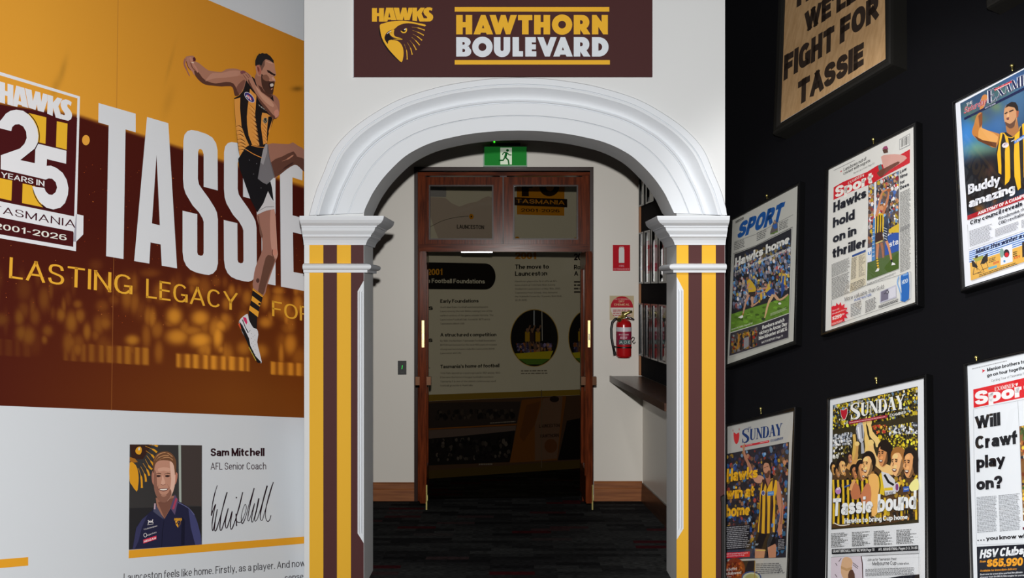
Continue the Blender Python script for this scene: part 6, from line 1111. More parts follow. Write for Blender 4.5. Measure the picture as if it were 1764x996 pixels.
A.poly(q2b(*st), (196, 36, 50)); A.poly(q2b((110, 690), (180, 672), (225, 720), (215, 815), (110, 856)), (196, 36, 50)); A.text('Special', *q2b((118, 732), (176, 712)), 2.6, (224, 190, 190), 0.01); A.text('Wholesale Price', *q2b((116, 760), (232, 718)), 2.6, (224, 190, 190), 0.01); A.text('$299', *q2b((118, 808), (198, 780)), 6.6, (226, 210, 208), 0.055); A.text('00', *q2b((200, 765), (222, 757)), 3, (226, 210, 208), 0.02); A.greek(*q2b((114, 830), (210, 798), (114, 848)), 2, (220, 180, 180), 4); put(P2, A, 'price_starburst')
glaze(P2)
# --- Saturday page
q4 = cr(1635, 105, 4.977); q4b = cr(1635, 305, 4.977)
u0 = RP.uv(1643.4, 177.3)
du4 = RP.uv(1573.4, 216.6)[0] - RP.uv(1425.2, 292)[0]
sl = [(1643.4, 177.3), (1660.1, 495)]; sr = RP.shift(sl, du4 * 1.0)
ol = [(1639.2, 175.6), (1653.8, 503.4)]; orr = RP.shift(ol, du4 * 1.06)
il = [(1642.8, 177.2), (1659.4, 495.8)]; ir = RP.shift(il, du4 * 1.004)
P4 = framed('framed page with a player raising his fist, highest on the black wall', [ol[0], orr[0], orr[1], ol[1]], [il[0], ir[0], ir[1], il[1]], [sl[0], sr[0], sr[1], sl[1]], (210, 213, 222))
cov = lambda *p: q4(*p)
A = art(P4); CB = (40, 66, 98); quad4 = q4((95, 365), (860, -45)) + q4b((860, 60), (155, 332)); BB = [(*q4((x, y))[0], a * .95, b * .95, c) for x, y, a, b, c in ((180, 560, 22, 26, (54, 110, 170)), (260, 600, 26, 20, (60, 120, 176)), (340, 520, 22, 24, (52, 90, 140)), (430, 470, 22, 18, (46, 74, 112)), (150, 760, 14, 30, (50, 110, 180)), (250, 750, 28, 18, (96, 150, 140)), (330, 770, 30, 12, (116, 160, 136)), (400, 400, 16, 12, (128, 140, 50)), (260, 480, 20, 12, (90, 110, 60)), (560, 300, 30, 24, (70, 110, 150)), (150, 640, 12, 20, (60, 124, 190)), (420, 540, 20, 22, (58, 100, 150)), (160, 420, 14, 12, (70, 96, 90)), (330, 440, 16, 14, (60, 84, 110)), (470, 260, 26, 14, (74, 104, 92)), (590, 170, 26, 16, (60, 90, 140)), (380, 650, 22, 16, (44, 92, 150)), (560, 420, 26, 30, (64, 96, 130)))]
BB += [(*q4((x, y))[0], a, b, c) for x, y, a, b, c in ((330, 930, 40, 26, (28, 28, 34)), (240, 960, 30, 22, (26, 26, 32)), (420, 900, 26, 26, (30, 30, 36)), (170, 980, 14, 18, (24, 30, 36)), (345, 945, 8, 13, (120, 72, 56)), (318, 905, 7, 8, (26, 26, 30)))] + [(*q4b((x, y))[0], a, b, c) for x, y, a, b, c in ((300, 110, 50, 30, (27, 26, 30)), (200, 220, 30, 26, (30, 26, 26)), (450, 60, 40, 26, (30, 28, 30)), (260, 270, 9, 6, (110, 72, 36)), (390, 200, 4, 8, (90, 60, 40)))]
A.soft(quad4, CB, BB, 80, 90); A.build_grid('blurred_crowd_print', P4['r'], PAPER); P4['off'] = A.end + 2e-4; A = art(P4)
A.poly(q4((430, 625), (490, 610), (545, 640), (590, 600), (642, 540), (860, 420)) + q4b((860, 60), (560, 115), (430, 40)) + q4((415, 900), (405, 790)), (36, 32, 32))
GY = (216, 166, 36)
A.poly(q4((440, 618), (460, 615), (440, 720), (448, 900), (448, 975), (424, 960), (412, 800)), GY); A.poly(q4((470, 612), (505, 660), (520, 760), (525, 1000)) + q4b((512, 40), (478, 70)) + q4((480, 990), (478, 780), (488, 700)), GY); A.poly(q4((562, 636), (606, 596), (600, 700), (612, 1000)) + q4b((616, 90), (590, 115), (575, 60)) + q4((560, 990), (556, 800)), GY); A.poly(q4((625, 545), (660, 520), (655, 700), (665, 1000), (640, 1000), (636, 720)), GY); A.line(q4((460, 615), (500, 650), (545, 655), (590, 610), (612, 560)), 1.2, GY, 3)
A.ell(*q4((482, 722))[0], 6, 4.4, (206, 200, 206), -20); A.text('AFL', *q4((466, 732), (502, 712)), 4, (120, 60, 96), 0.02); A.poly(q4((555, 690), (660, 620), (660, 655), (560, 712)), (58, 104, 180)); A.text('TASMANIA', *q4((566, 706), (670, 645)), 3.6, (206, 214, 226), 0.02); A.line(q4((532, 690), (560, 676)), 1.4, (200, 200, 200))
A.poly(q4((235, 470), (275, 440), (285, 530), (282, 575), (330, 595), (420, 622), (432, 640), (405, 745), (330, 720), (270, 690), (215, 650), (195, 610), (215, 540)), (178, 116, 58), sm=2); A.poly(q4((262, 560), (282, 575), (340, 600), (420, 650), (390, 720), (320, 705), (250, 665)), (206, 150, 84), sm=2); A.poly(q4((215, 640), (290, 680), (405, 700), (405, 745), (330, 722), (250, 685)), (96, 56, 34)); A.poly(q4((250, 470), (285, 440), (285, 540), (262, 580)), (120, 70, 40)); A.poly(q4((262, 415), (275, 320), (300, 288), (325, 295), (325, 340), (300, 380), (290, 420)), (186, 122, 66), sm=2)
A.poly(q4((485, 560), (580, 480), (600, 600), (548, 650), (495, 615)), (156, 104, 62)); A.poly(q4((470, 440), (478, 400), (500, 372), (550, 360), (585, 400), (592, 440), (580, 500), (560, 560), (520, 580), (485, 545), (470, 490)), (186, 138, 100), sm=2); A.poly(q4((478, 405), (495, 375), (535, 350), (570, 355), (590, 390), (594, 430), (578, 430), (560, 400), (510, 390)), (40, 32, 30)); A.poly(q4((575, 430), (598, 428), (592, 480), (578, 490)), (150, 86, 60)); A.poly(q4((480, 520), (520, 540), (560, 510), (575, 480), (560, 560), (520, 580), (486, 548)), (92, 62, 48), sm=2)
A.line(q4((476, 455), (500, 440)), 2.2, (50, 34, 30)); A.line(q4((515, 436), (552, 420)), 2.2, (50, 34, 30)); A.poly(q4((500, 450), (512, 445), (516, 478), (494, 480)), (206, 160, 120)); A.poly(q4((490, 490), (515, 482), (512, 505), (496, 508)), (110, 60, 56)); put(P4, A, 'cover_photograph')
A = art(P4); A.poly(q4((128, 488), (860, 115), (860, 142), (130, 508)), (28, 34, 70)); A.text('MAY 13 2006', *q4((308, 412), (398, 370)), 2.6, (190, 194, 206), 0.01); NV = (30, 36, 74)
A.text('THE', *q4((148, 388), (200, 362)), 4.8, (206, 206, 206), 0.012); A.text('Saturday', *q4((124, 458), (322, 366)), 11.5, (200, 190, 196), 0.055, 11.5, .25); A.text('Saturday', *q4((125, 457), (322, 365)), 11, (164, 40, 62), 0.012, 11, .25)
word(A, 'EXAMINER', *q4((330, 358), (832, 116)), 17.5, (206, 208, 214), 18, 1.25, 2.0); word(A, 'EXAMINER', *q4((330, 358), (832, 116)), 17.5, NV, 18, 1.25, 1.1); A.poly(q4((388, 240), (536, 168), (536, 186), (390, 258)), (186, 50, 60)); A.greek(*q4((396, 242), (528, 180), (396, 254)), 1, (220, 180, 180), 3, .7); put(P4, A, 'masthead')
A = art(P4); A.text('Buddy', *q4b((162, 152), (440, 60)), 17.5, (34, 32, 38), 0.085, 18); A.text('Buddy', *q4b((163, 151), (440, 59)), 17, (210, 212, 220), 0.070, 17.6); A.text('amazing', *q4b((168, 268), (566, 132)), 17, (34, 32, 38), 0.085, 18); A.text('amazing', *q4b((169, 267), (566, 131)), 16.4, (210, 212, 220), 0.070, 17.2)
put(P4, A, 'headline'); A = art(P4); A.poly(q4b((155, 332), (860, 60), (860, 110), (156, 370)), (156, 30, 40)); A.text('ANATOMY OF A CHAMPION', *q4b((246, 328), (690, 158)), 5.8, (220, 212, 214), 0.055, 6.2); put(P4, A, 'red_strap'); A = art(P4); A.text('City council reveals', *q4b((180, 412), (628, 245)), 7.4, (34, 36, 46), 0.060, 8.2); A.text('Woodsmoke, river', *q4b((418, 372), (680, 272)), 5.4, (34, 36, 46), 0.025, 5.8); A.text('CBD revitalisation', *q4b((424, 412), (720, 300)), 5.4, (34, 36, 46), 0.025, 5.8); put(P4, A, 'second_headline')
A = art(P4); A.greek(*q4b((172, 462), (372, 395), (178, 600)), 13, (130, 132, 138), 3); A.greek(*q4b((395, 445), (600, 375), (395, 515)), 7, (130, 132, 138), 4); A.greek(*q4b((618, 370), (740, 325), (620, 440)), 7, (130, 132, 138), 5); A.line(q4b((156, 408), (168, 625), (700, 440)), .6, (140, 142, 148)); put(P4, A, 'column_text')
A = art(P4); A.poly(q4b((172, 640), (860, 395), (860, 520), (178, 740)), (190, 204, 222))
for i in range(6): A.line(q4b((172, 644 + i * 17), (860, 400 + i * 19)), 1.4, (44, 90, 170))
A.text('Make this winter a cosy one', *q4b((226, 664), (830, 452)), 8.2, (24, 30, 62), 0.055, 9, .2); A.poly(q4b((178, 738), (860, 510), (860, 650), (186, 888)), (206, 160, 76))
A.poly(q4b((440, 610), (540, 575), (545, 725), (442, 758)), (205, 208, 214)); A.ell(*q4b((492, 655))[0], 5, 7, (50, 46, 52)); A.ell(*q4b((494, 666))[0], 3.4, 4, (190, 40, 50)); A.ell(*q4b((452, 652))[0], 3.6, 8, (120, 150, 140)); A.ell(*q4b((474, 722))[0], 1.8, 2.2, (80, 130, 180)); A.poly(q4b((200, 700), (290, 672), (300, 700), (230, 728)), (150, 150, 70)); KK = (44, 38, 36)
for ch in ([(190, 715), (210, 720), (245, 765), (240, 782), (200, 770)], [(290, 690), (330, 650), (332, 720), (300, 745), (268, 745)], [(222, 680), (245, 668), (248, 690), (225, 700)]): A.poly(q4b(*ch), KK)
for p in ([(215, 780), (205, 835)], [(240, 780), (275, 810), (205, 838)], [(232, 730), (240, 800)], [(270, 745), (300, 812), (245, 826)], [(320, 730), (335, 775), (275, 800)]): A.line(q4b(*p), .9, KK)
A.greek(*q4b((340, 700), (400, 680), (340, 740)), 3, (80, 66, 40), 3); A.text('$599', *q4b((378, 752), (428, 736)), 4, (190, 50, 40), 0.02); A.text('$329', *q4b((556, 706), (608, 690)), 4.4, (190, 50, 40), 0.02); A.greek(*q4b((548, 640), (590, 628), (548, 690)), 3, (80, 66, 40), 5); A.poly(q4b((336, 776), (410, 755), (410, 775), (336, 796)), (100, 160, 180)); A.greek(*q4b((258, 835), (620, 715), (258, 860)), 2, (80, 66, 40), 6); A.poly(q4b((625, 560), (720, 530), (720, 660), (628, 690)), (50, 44, 44)); put(P4, A, 'furniture_advert')
glaze(P4)
# --- Sunday page at the pier
q5 = cr(1245, 695, 6.424); q5b = cr(1240, 841, 6.424)
P5 = framed('framed page with yellow headline and a player pointing up beside the striped pilaster', [(1249.4, 731.2), (1369.6, 700), (1361, 1020), (1249.4, 1036)], [(1250.3, 735), (1367, 708), (1354, 1015), (1250.3, 1030)], [(1250.2, 735), (1366.8, 708.4), (1353.8, 1015), (1250.2, 1030)], (168, 168, 164))
A = art(P5); NB = (24, 50, 102); A.poly(q5((120, 320), (150, 340), (182, 322), (180, 400), (160, 448), (140, 445), (124, 400)), (184, 44, 48), sm=2); A.line(q5((112, 290), (114, 312)), 1, (150, 40, 44)); A.line(q5((182, 276), (183, 300)), 1, (150, 40, 44)); A.text('THE', *q5((276, 286), (314, 278)), 3.6, NB)
word(A, 'SUNDAY', *q5((204, 424), (655, 350)), 18.6, NB, 20.4, 1.28, 1.0); A.text('EXAMINER', *q5((530, 430), (668, 398)), 4.4, NB, 0.02); A.poly(q5((195, 470), (515, 408), (515, 432), (197, 492)), (184, 40, 50)); A.greek(*q5((260, 462), (330, 448), (260, 470)), 1, (220, 190, 190), 3); A.greek(*q5((410, 434), (505, 416), (410, 442)), 1, (220, 190, 190), 4); put(P5, A, 'masthead')
A = art(P5); ph = q5((36, 562), (735, 428)) + q5b((732, 768), (58, 790)); A.poly(ph, (40, 38, 46))
A.crowd(q5((36, 565), (735, 432)) + q5b((735, 560), (58, 690)), [(46, 52, 80), (30, 30, 40), (120, 86, 66), (150, 104, 80), (60, 110, 160), (90, 50, 50), (150, 120, 40), (40, 70, 130), (110, 140, 170), (24, 24, 32), (70, 56, 56), (140, 60, 50)], 620, 5.4, 31, 1.5)
A.poly(q5b((58, 420), (330, 405), (340, 680), (58, 700)), (30, 29, 34)); A.poly(q5b((58, 690), (390, 670), (390, 775), (58, 790)), (50, 56, 74)); A.crowd(q5b((340, 480), (735, 470), (735, 765), (340, 775)), [(60, 110, 150), (34, 34, 40), (28, 28, 34), (50, 80, 120)], 60, 7, 33); put(P5, A, 'crowd_photograph')
A = art(P5); sk5 = (170, 118, 92)
A.line(q5((228, 480), (245, 580), (290, 680), (330, 790), (400, 850)), [3, 4.4, 6, 9, 12], sk5, 4); A.line(q5((240, 500), (242, 440)), 1.8, sk5); A.ell(*q5((228, 478))[0], 2.6, 3, sk5); A.ell(*q5((400, 840))[0], 9, 7, (184, 136, 112)); A.poly(q5((585, 850), (620, 870), (645, 960), (650, 1000)) + q5b((705, 180), (700, 330), (690, 430), (690, 510), (650, 530), (636, 470), (650, 400), (665, 300), (640, 180), (622, 60), (618, -10)), sk5, sm=1); A.line(q5b((680, 60), (690, 200), (675, 400)), 1.6, (120, 78, 62)); A.poly(q5b((388, 670), (505, 672), (490, 772), (388, 776)), (176, 128, 98)); A.poly(q5b((528, 650), (610, 612), (625, 640), (620, 768), (540, 772)), (176, 124, 96)); A.line(q5b((400, 690), (505, 690)), 1.8, (196, 176, 90)); put(P5, A, 'player_arms')
A = art(P5); VB = (52, 34, 36); VY = (204, 158, 42)
vest = q5((440, 840), (480, 850), (500, 930), (540, 840), (595, 850), (600, 920), (590, 1000)) + q5b((612, 100), (606, 490), (500, 508), (418, 490), (440, 300), (440, 60)) + q5((405, 980), (425, 900)); A.poly(vest, VB)
A.poly(q5((470, 885), (485, 925), (480, 996)) + q5b((505, 20), (495, 505), (460, 502), (470, 300), (472, 60)), VY); A.poly(q5((530, 870), (552, 850), (550, 996)) + q5b((560, 60), (550, 500), (522, 502), (528, 200), (520, 20)), VY); A.poly(q5((425, 900), (440, 870), (432, 996)) + q5b((455, 60), (445, 300), (432, 490), (418, 488), (440, 250), (442, 60)), VY); A.poly(q5((580, 850), (598, 850), (604, 950)) + q5b((614, 100), (608, 490), (585, 488), (582, 350), (594, 200), (588, 40)), VY)
A.ell(*q5b((480, 55))[0], 3.2, 4.4, (180, 176, 186)); A.ell(*q5b((480, 55))[0], 2.4, 3.4, (70, 80, 140)); A.poly(q5b((528, 40), (598, 32), (598, 80), (528, 86)), (60, 120, 184)); A.text('TASMANIA', *q5b((534, 66), (594, 60)), 2, (150, 190, 220), 0.02); A.poly(q5b((568, 396), (595, 390), (592, 430), (570, 436)), (60, 120, 190)); A.poly(q5b((412, 490), (500, 508), (605, 490), (612, 560), (620, 612), (525, 660), (505, 680), (388, 668), (395, 580)), (24, 23, 26)); A.text('hbf', *q5b((394, 636), (426, 632)), 3.4, (190, 196, 200), 0.01); A.ell(*q5b((586, 528))[0], 1.8, 1.8, (90, 110, 150)); put(P5, A, 'striped_guernsey')
A = art(P5); A.poly(q5((470, 800), (525, 790), (530, 850), (502, 925), (480, 860)), (150, 98, 78)); A.poly(q5((448, 690), (460, 660), (500, 655), (522, 690), (528, 760), (512, 815), (485, 835), (465, 800), (452, 750)), (176, 126, 100), sm=2); A.poly(q5((442, 670), (455, 630), (490, 610), (525, 622), (535, 665), (528, 730), (518, 700), (505, 665), (465, 660), (450, 690)), (30, 24, 24), sm=2); A.poly(q5((456, 760), (480, 775), (505, 745), (525, 750), (512, 815), (486, 832), (466, 805)), (84, 54, 42), sm=2); A.line(q5((458, 715), (476, 706)), 1, (60, 40, 36)); A.line(q5((484, 704), (506, 694)), 1, (60, 40, 36)); A.line(q5((470, 775), (492, 768)), 1, (150, 80, 70)); put(P5, A, 'player_head')
A = art(P5); Yh = (222, 168, 34)
A.text('Hawks', *q5((42, 876), (386, 826)), 23.5, (60, 44, 20), 0.085, 20.5); A.text('Hawks', *q5((41, 874), (385, 824)), 23.2, Yh, 0.060, 20.2); put(P5, A, 'headline', 'yellow headline word'); A = art(P5); A.text('win at', *q5b((66, 130), (382, 92)), 21.5, Yh, 0.060, 20); put(P5, A, 'headline', 'yellow headline words'); A = art(P5); A.text('home', *q5b((60, 326), (332, 304)), 22.5, Yh, 0.060, 21)
put(P5, A, 'headline', 'yellow headline word'); A = art(P5); A.greek(*q5b((60, 430), (335, 408), (60, 680)), 12, (150, 150, 156), 3, .45); A.poly(q5b((58, 715), (332, 702), (332, 760), (58, 778)), (190, 36, 52)); A.text('Inside the ground: Pages 2, 3 and 10', *q5b((64, 738), (310, 724)), 2.4, (226, 190, 196), 0.01); A.text('Match reports: Pages 74-75, 80', *q5b((64, 762), (270, 750)), 2.4, (226, 190, 196), 0.01); A.poly(q5b((640, 560), (724, 552), (722, 684), (636, 690)), (28, 27, 32)); A.greek(*q5b((645, 570), (720, 562), (642, 685)), 7, (150, 150, 156), 5, .4); put(P5, A, 'overlaid_story')
A = art(P5); A.poly(q5b((58, 812), (384, 802), (384, 1140), (50, 1160)), (34, 31, 34)); A.ell(*q5b((170, 900))[0], 17, 20, (120, 52, 28)); A.crowd(q5b((65, 820), (265, 820), (265, 980), (60, 990)), [(150, 70, 30), (110, 40, 22), (170, 90, 40), (90, 30, 20)], 120, 4, 36); A.ell(*q5b((350, 990))[0], 17, 11, (60, 76, 120)); A.ell(*q5b((350, 994))[0], 15, 9.4, (170, 176, 150)); A.ell(*q5b((350, 996))[0], 11, 7, (150, 150, 96)); A.text('Indian buffet', *q5b((10, 924), (188, 908)), 5.4, (214, 210, 206), 0.01); A.text('& a Bollywood', *q5b((40, 968), (236, 950)), 5.4, (214, 210, 206), 0.01); A.greek(*q5b((62, 980), (130, 975), (62, 994)), 1, (200, 196, 190), 4)
A.poly(q5b((384, 802), (392, 802), (390, 1130), (380, 1130)), (150, 120, 60)); A.greek(*q5b((400, 832), (690, 822), (400, 955)), 6, (90, 90, 92), 6, .45); A.line(q5b((645, 945), (660, 890), (668, 935), (690, 905), (695, 940), (715, 930)), .9, (70, 70, 76), 3); put(P5, A, 'lower_adverts')
glaze(P5)
# --- Tassie bound
q6 = cr(1415, 640, 5.533); q6b = cr(1415, 816, 5.533)
P6 = framed('framed cover of cheering footballers lifting a silver cup, low on the black wall', [(1423.4, 686), (1594.8, 643.6), (1601.5, 1090), (1417, 1120)], [(1426.9, 688.6), (1591.6, 651), (1594.6, 1082), (1420.6, 1110)], [(1427.3, 688.4), (1591.2, 651.4), (1594.2, 1082), (1421, 1110)], (206, 209, 213))
A = art(P6); A.poly(q6((110, 322), (918, 142)) + q6b((928, 470), (700, 490), (420, 510), (95, 535)), (52, 46, 30))
CY_ = [(206, 180, 40), (160, 140, 30), (34, 32, 28), (60, 54, 36), (220, 200, 60), (28, 28, 30), (190, 190, 180), (44, 44, 40), (120, 104, 30), (90, 120, 150), (210, 176, 50)]
A.crowd(q6((110, 322), (918, 142), (920, 420), (108, 560)), CY_, 760, 4, 41); A.crowd(q6((108, 600), (300, 570), (290, 700), (106, 720)), [(190, 196, 206), (150, 160, 180), (60, 64, 70), (210, 212, 214)], 130, 3.6, 42); A.crowd(q6((640, 520), (920, 470), (920, 600), (640, 620)), [(190, 196, 206), (206, 208, 210), (60, 64, 70), (200, 180, 60)], 160, 3.6, 43); A.crowd(q6((520, 600), (922, 590), (922, 760), (560, 760)), CY_[:6], 220, 4, 44); A.crowd(q6((106, 715), (290, 700), (280, 820), (106, 840)), [(28, 28, 28), (206, 206, 196), (40, 38, 34), (120, 106, 40)], 100, 4, 45); A.crowd(q6((480, 510), (640, 500), (640, 590), (500, 600)), [(190, 80, 40), (150, 50, 40), (60, 50, 40), (200, 160, 60)], 60, 4, 46); put(P6, A, 'crowd_photograph')
A = art(P6)
A.poly(q6((335, 520), (360, 490), (395, 490), (405, 560), (400, 660), (375, 680), (350, 640), (330, 580)), (176, 178, 186), sm=2); A.line(q6((350, 530), (365, 640)), 2, (220, 222, 226)); A.line(q6((385, 510), (392, 640)), 2, (96, 96, 104)); A.poly(q6((378, 680), (400, 676), (410, 780), (380, 785)), (160, 162, 170)); A.line(q6((335, 560), (350, 690)), 1.2, (100, 100, 108)); put(P6, A, 'silver_cup')
A = art(P6); F1 = (222, 174, 104)
A.poly(q6((108, 900), (300, 860), (560, 900), (920, 900)) + q6b((928, 400), (700, 470), (420, 500), (100, 520)), (78, 56, 34)); A.crowd(q6((112, 940), (918, 960)) + q6b((924, 440), (104, 500)), [(206, 172, 40), (34, 30, 28), (26, 25, 25), (176, 126, 70), (120, 86, 40), (40, 34, 30), (190, 150, 50)], 260, 6, 47)
for x_ in range(112, 440, 46):
    A.line(q6b((x_, 60), (x_ + 6, 200), (x_ + 4, 480)), 3.4, (208, 172, 40)); A.line(q6b((x_ + 22, 60), (x_ + 26, 200), (x_ + 26, 480)), 3.6, (28, 26, 26))
for x_ in (560, 604, 760, 806, 850, 900): A.line(q6b((x_, 230), (x_ + 4, 440)), 3.6, (28, 26, 26) if x_ % 4 else (206, 168, 44))
for p, w, c in (([(310, 600), (318, 700), (300, 830), (265, 905)], [5, 6, 7, 8], (200, 164, 84)), ([(345, 690), (335, 800), (320, 860)], [4, 6, 7], (186, 142, 80)), ([(410, 500), (430, 640), (440, 740), (430, 800)], [5, 8, 9, 10], (226, 186, 110)), ([(455, 500), (480, 600), (530, 660), (545, 720)], [6, 9, 9, 8], (232, 190, 120)), ([(470, 680), (480, 760), (520, 850), (600, 920), (690, 950)], [9, 10, 13, 15, 14], (228, 182, 118)), ([(250, 930), (300, 870), (370, 860)], [8, 8, 7], (196, 146, 84))): A.line(q6(*p), w, c, 4)
for x, y, a, b in ((410, 490, 3.4, 5), (455, 490, 4.4, 6.6), (428, 445, 1.2, 4), (470, 680, 5.4, 5.4), (370, 855, 5, 4), (340, 690, 4, 4)): A.ell(*q6((x, y))[0], a, b, (232, 190, 120))
def face(x, y, a, b, rot, hair, c=(214, 160, 106), look=1, mouth=True):
    (px, py), = q6((x, y)); d = look; sh_ = tuple(v * .58 for v in c); hi = tuple(min(250, v * 1.12) for v in c)
    Q = lambda *pts: [(px + d * u * a, py + v * b) for u, v in pts]
    A.poly(Q((-.95, .1), (-1.02, -.5), (-.6, -1.1), (.1, -1.25), (.75, -.98), (.95, -.45), (.6, .2), (-.4, .6)), hair, sm=3)
    A.poly(Q((-.6, .2), (-.55, -.4), (-.2, -.8), (.4, -.82), (.78, -.5), (.84, -.12), (1.02, .2), (.84, .34), (.8, .62), (.62, .95), (.2, 1.08), (-.2, .86), (-.5, .5)), c, sm=2)
    A.poly(Q((-.6, .2), (-.55, -.4), (-.3, -.1), (-.16, .35), (.1, .8), (.3, 1.05), (-.2, .88), (-.5, .5)), sh_, sm=2); A.poly(Q((.1, -.62), (.5, -.7), (.72, -.42), (.5, -.34), (.15, -.38)), hi, sm=2); A.poly(Q((.2, .22), (.5, .18), (.62, .4), (.36, .5)), hi, sm=2)
    A.line(Q((.12, -.2), (.42, -.26)), b * .1, (46, 30, 24)); A.line(Q((.62, -.26), (.82, -.2)), b * .09, (46, 30, 24)); A.line(Q((.16, -.08), (.4, -.1)), b * .1, (60, 38, 30)); A.line(Q((.66, -.1), (.8, -.06)), b * .09, (60, 38, 30)); A.line(Q((.62, .0), (.7, .26)), b * .07, sh_)
    if mouth: A.poly(Q((.22, .52), (.5, .46), (.82, .5), (.66, .7), (.38, .72)), (92, 46, 38), sm=2); A.poly(Q((.3, .54), (.54, .5), (.76, .53), (.6, .61), (.42, .62)), (226, 214, 198), sm=2)
    else: A.line(Q((.3, .58), (.74, .56)), b * .09, (110, 58, 48))
    A.poly(Q((-.95, .0), (-.9, -.75), (-.3, -1.2), (.4, -1.2), (.9, -.8), (.86, -.5), (.5, -.72), (-.05, -.78), (-.4, -.45), (-.55, .05)), hair, sm=2)
HB = (34, 26, 22)
face(110, 930, 5, 10, 0, HB, (196, 146, 80)); face(150, 960, 6, 9, 0, HB, (170, 120, 74)); face(268, 830, 5, 9, 0, HB, (176, 120, 90)); face(190, 910, 8.4, 13, 0, HB, (214, 164, 104)); face(310, 960, 7, 11, -10, HB, (176, 116, 74), 1, False); face(375, 950, 9, 16, -8, HB, (200, 140, 90), 1)
for n_, (x, y) in enumerate(((600, 790),)): face(x, y, 12, 20, 8, HB, (196, 134, 84), -1)
A.poly(q6((560, 740), (580, 680), (620, 665), (670, 700), (680, 760), (660, 830), (630, 850), (625, 770)), HB, sm=2)
face(450, 890, 12, 19, -14, HB, (224, 172, 112), -1); face(735, 870, 14, 22, 6, (150, 100, 50), (226, 170, 116), -1); face(850, 880, 13, 23, 5, HB, (206, 148, 96), -1); A.poly(q6((880, 800), (915, 830), (918, 960), (890, 980), (870, 900)), HB, sm=2)
put(P6, A, 'cheering_players')
A = art(P6)
A.poly(q6b((450, 20), (500, 0), (540, 30), (560, 120), (540, 210), (530, 380), (480, 400), (470, 200), (452, 100)), (224, 170, 96), sm=2); A.poly(q6b((540, 20), (575, 10), (600, 150), (600, 210), (550, 190), (548, 90)), (206, 176, 44)); A.line(q6b((505, -20), (545, 20), (560, 110), (548, 190)), 1.6, (28, 26, 26), 3); A.poly(q6b((570, -20), (640, 0), (700, 60), (710, 190), (610, 210), (590, 100)), (196, 196, 200)); A.line(q6b((600, 10), (640, 80), (690, 110)), 4, (24, 24, 26)); A.line(q6b((600, 150), (680, 145)), 5, (206, 176, 44)); A.text('SUSIC', *q6b((612, 206), (690, 196)), 5, (40, 40, 44), 0.02)
A.poly(q6b((280, 130), (310, 80), (360, 120), (370, 230), (290, 240)), (176, 108, 72), sm=2); A.poly(q6b((380, 190), (430, 90), (470, 130), (470, 260), (400, 300), (370, 220)), (186, 116, 78), sm=2); A.line(q6b((320, 60), (290, 110), (275, 160)), 5, (206, 150, 96)); A.ell(*q6b((720, 130))[0], 4, 8, (190, 186, 196)); A.ell(*q6b((720, 130))[0], 2.6, 6, (120, 60, 110)); A.poly(q6b((780, 128), (835, 120), (835, 168), (780, 176)), (50, 84, 160)); A.text('TASMANIA', *q6b((784, 158), (832, 152)), 2.6, (200, 206, 220), 0.01); A.poly(q6b((835, 120), (880, 60), (920, 50), (925, 150), (860, 170)), (226, 214, 140), sm=2); A.ell(*q6b((160, 165))[0], 5, 6, (170, 120, 170)); A.text('AFL', *q6b((142, 160), (184, 150)), 4, (226, 216, 220), 0.055); A.line(q6b((215, 130), (270, 110)), 2.6, (60, 84, 140)); A.line(q6b((120, 470), (180, 495), (270, 485)), 1.6, (210, 205, 196), 3); put(P6, A, 'players_guernseys')
A = art(P6); SWD = (30, 28, 28)
A.poly(q6((178, 362), (212, 366), (248, 344), (250, 400), (232, 455), (212, 468), (188, 430)), (206, 204, 200)); A.poly(q6((181, 366), (212, 371), (245, 350), (246, 400), (228, 450), (213, 462), (191, 428)), (170, 30, 46)); A.text('THE', *q6((360, 300), (400, 291)), 3.8, (190, 190, 190), 0.01)
for dx, c, k in ((1.4, (20, 20, 20), 1.5), (0, (216, 217, 214), 1.12)): word(A, 'SUNDAY', *[(x + dx * .6, y + dx * .4) for x, y in q6((268, 446), (795, 352))], 22.2, c, 24, 1.25, k)
A.poly(q6((645, 405), (812, 372), (812, 402), (645, 438)), (36, 34, 30)); A.text('EXAMINER', *q6((650, 434), (808, 402)), 5, (214, 214, 208), 0.025); A.poly(q6((260, 476), (630, 412), (630, 440), (262, 505)), (150, 44, 60)); A.greek(*q6((268, 484), (620, 422), (268, 496)), 1, (206, 160, 160), 3, .6); put(P6, A, 'masthead')
A = art(P6); wq = (216, 219, 224)
for pp_, h_, h2_, t_ in ((q6b((104, 408), (488, 372)), 31.5, 29, 'Tassie'), (q6b((532, 372), (902, 338)), 32, 33, 'bound')):
    A.text(t_, *[(x + .4, y + .8) for x, y in pp_], h_, (30, 26, 22), 0.085, h2_, .03); A.text(t_, *pp_, h_ * .985, wq, 0.065, h2_ * .985, .03)
put(P6, A, 'headline', 'white headline over the photograph'); A = art(P6); A.text('Hawks to bring Cup home', *q6b((218, 480), (824, 436)), 9.6, (28, 25, 22), 0.075, 8.6); A.text('Hawks to bring Cup home', *q6b((219, 479), (823, 435)), 9.4, wq, 0.055, 8.4); put(P6, A, 'subheadline')
A = art(P6)
for i, (x0, x1, y0, y1) in enumerate(((92, 260, 568, 556), (290, 482, 556, 545), (498, 695, 545, 534), (714, 920, 534, 522))): A.greek(*q6b((x0, y0), (x1, y1), (x0, y0 + 140)), 10, (110, 112, 114), 50 + i, .5, .5)
A.poly(q6b((98, 722), (924, 684), (924, 732), (98, 768)), (24, 25, 30)); A.text('GRANT BIRCHALL: WHY WE WON: Page 78', *q6b((108, 755), (505, 738)), 4.8, (208, 210, 212), 0.015); A.text('AFL GRAND FINAL: Pages 2-3, 74-80', *q6b((542, 737), (914, 720)), 4.8, (208, 210, 212), 0.015); put(P6, A, 'column_text')
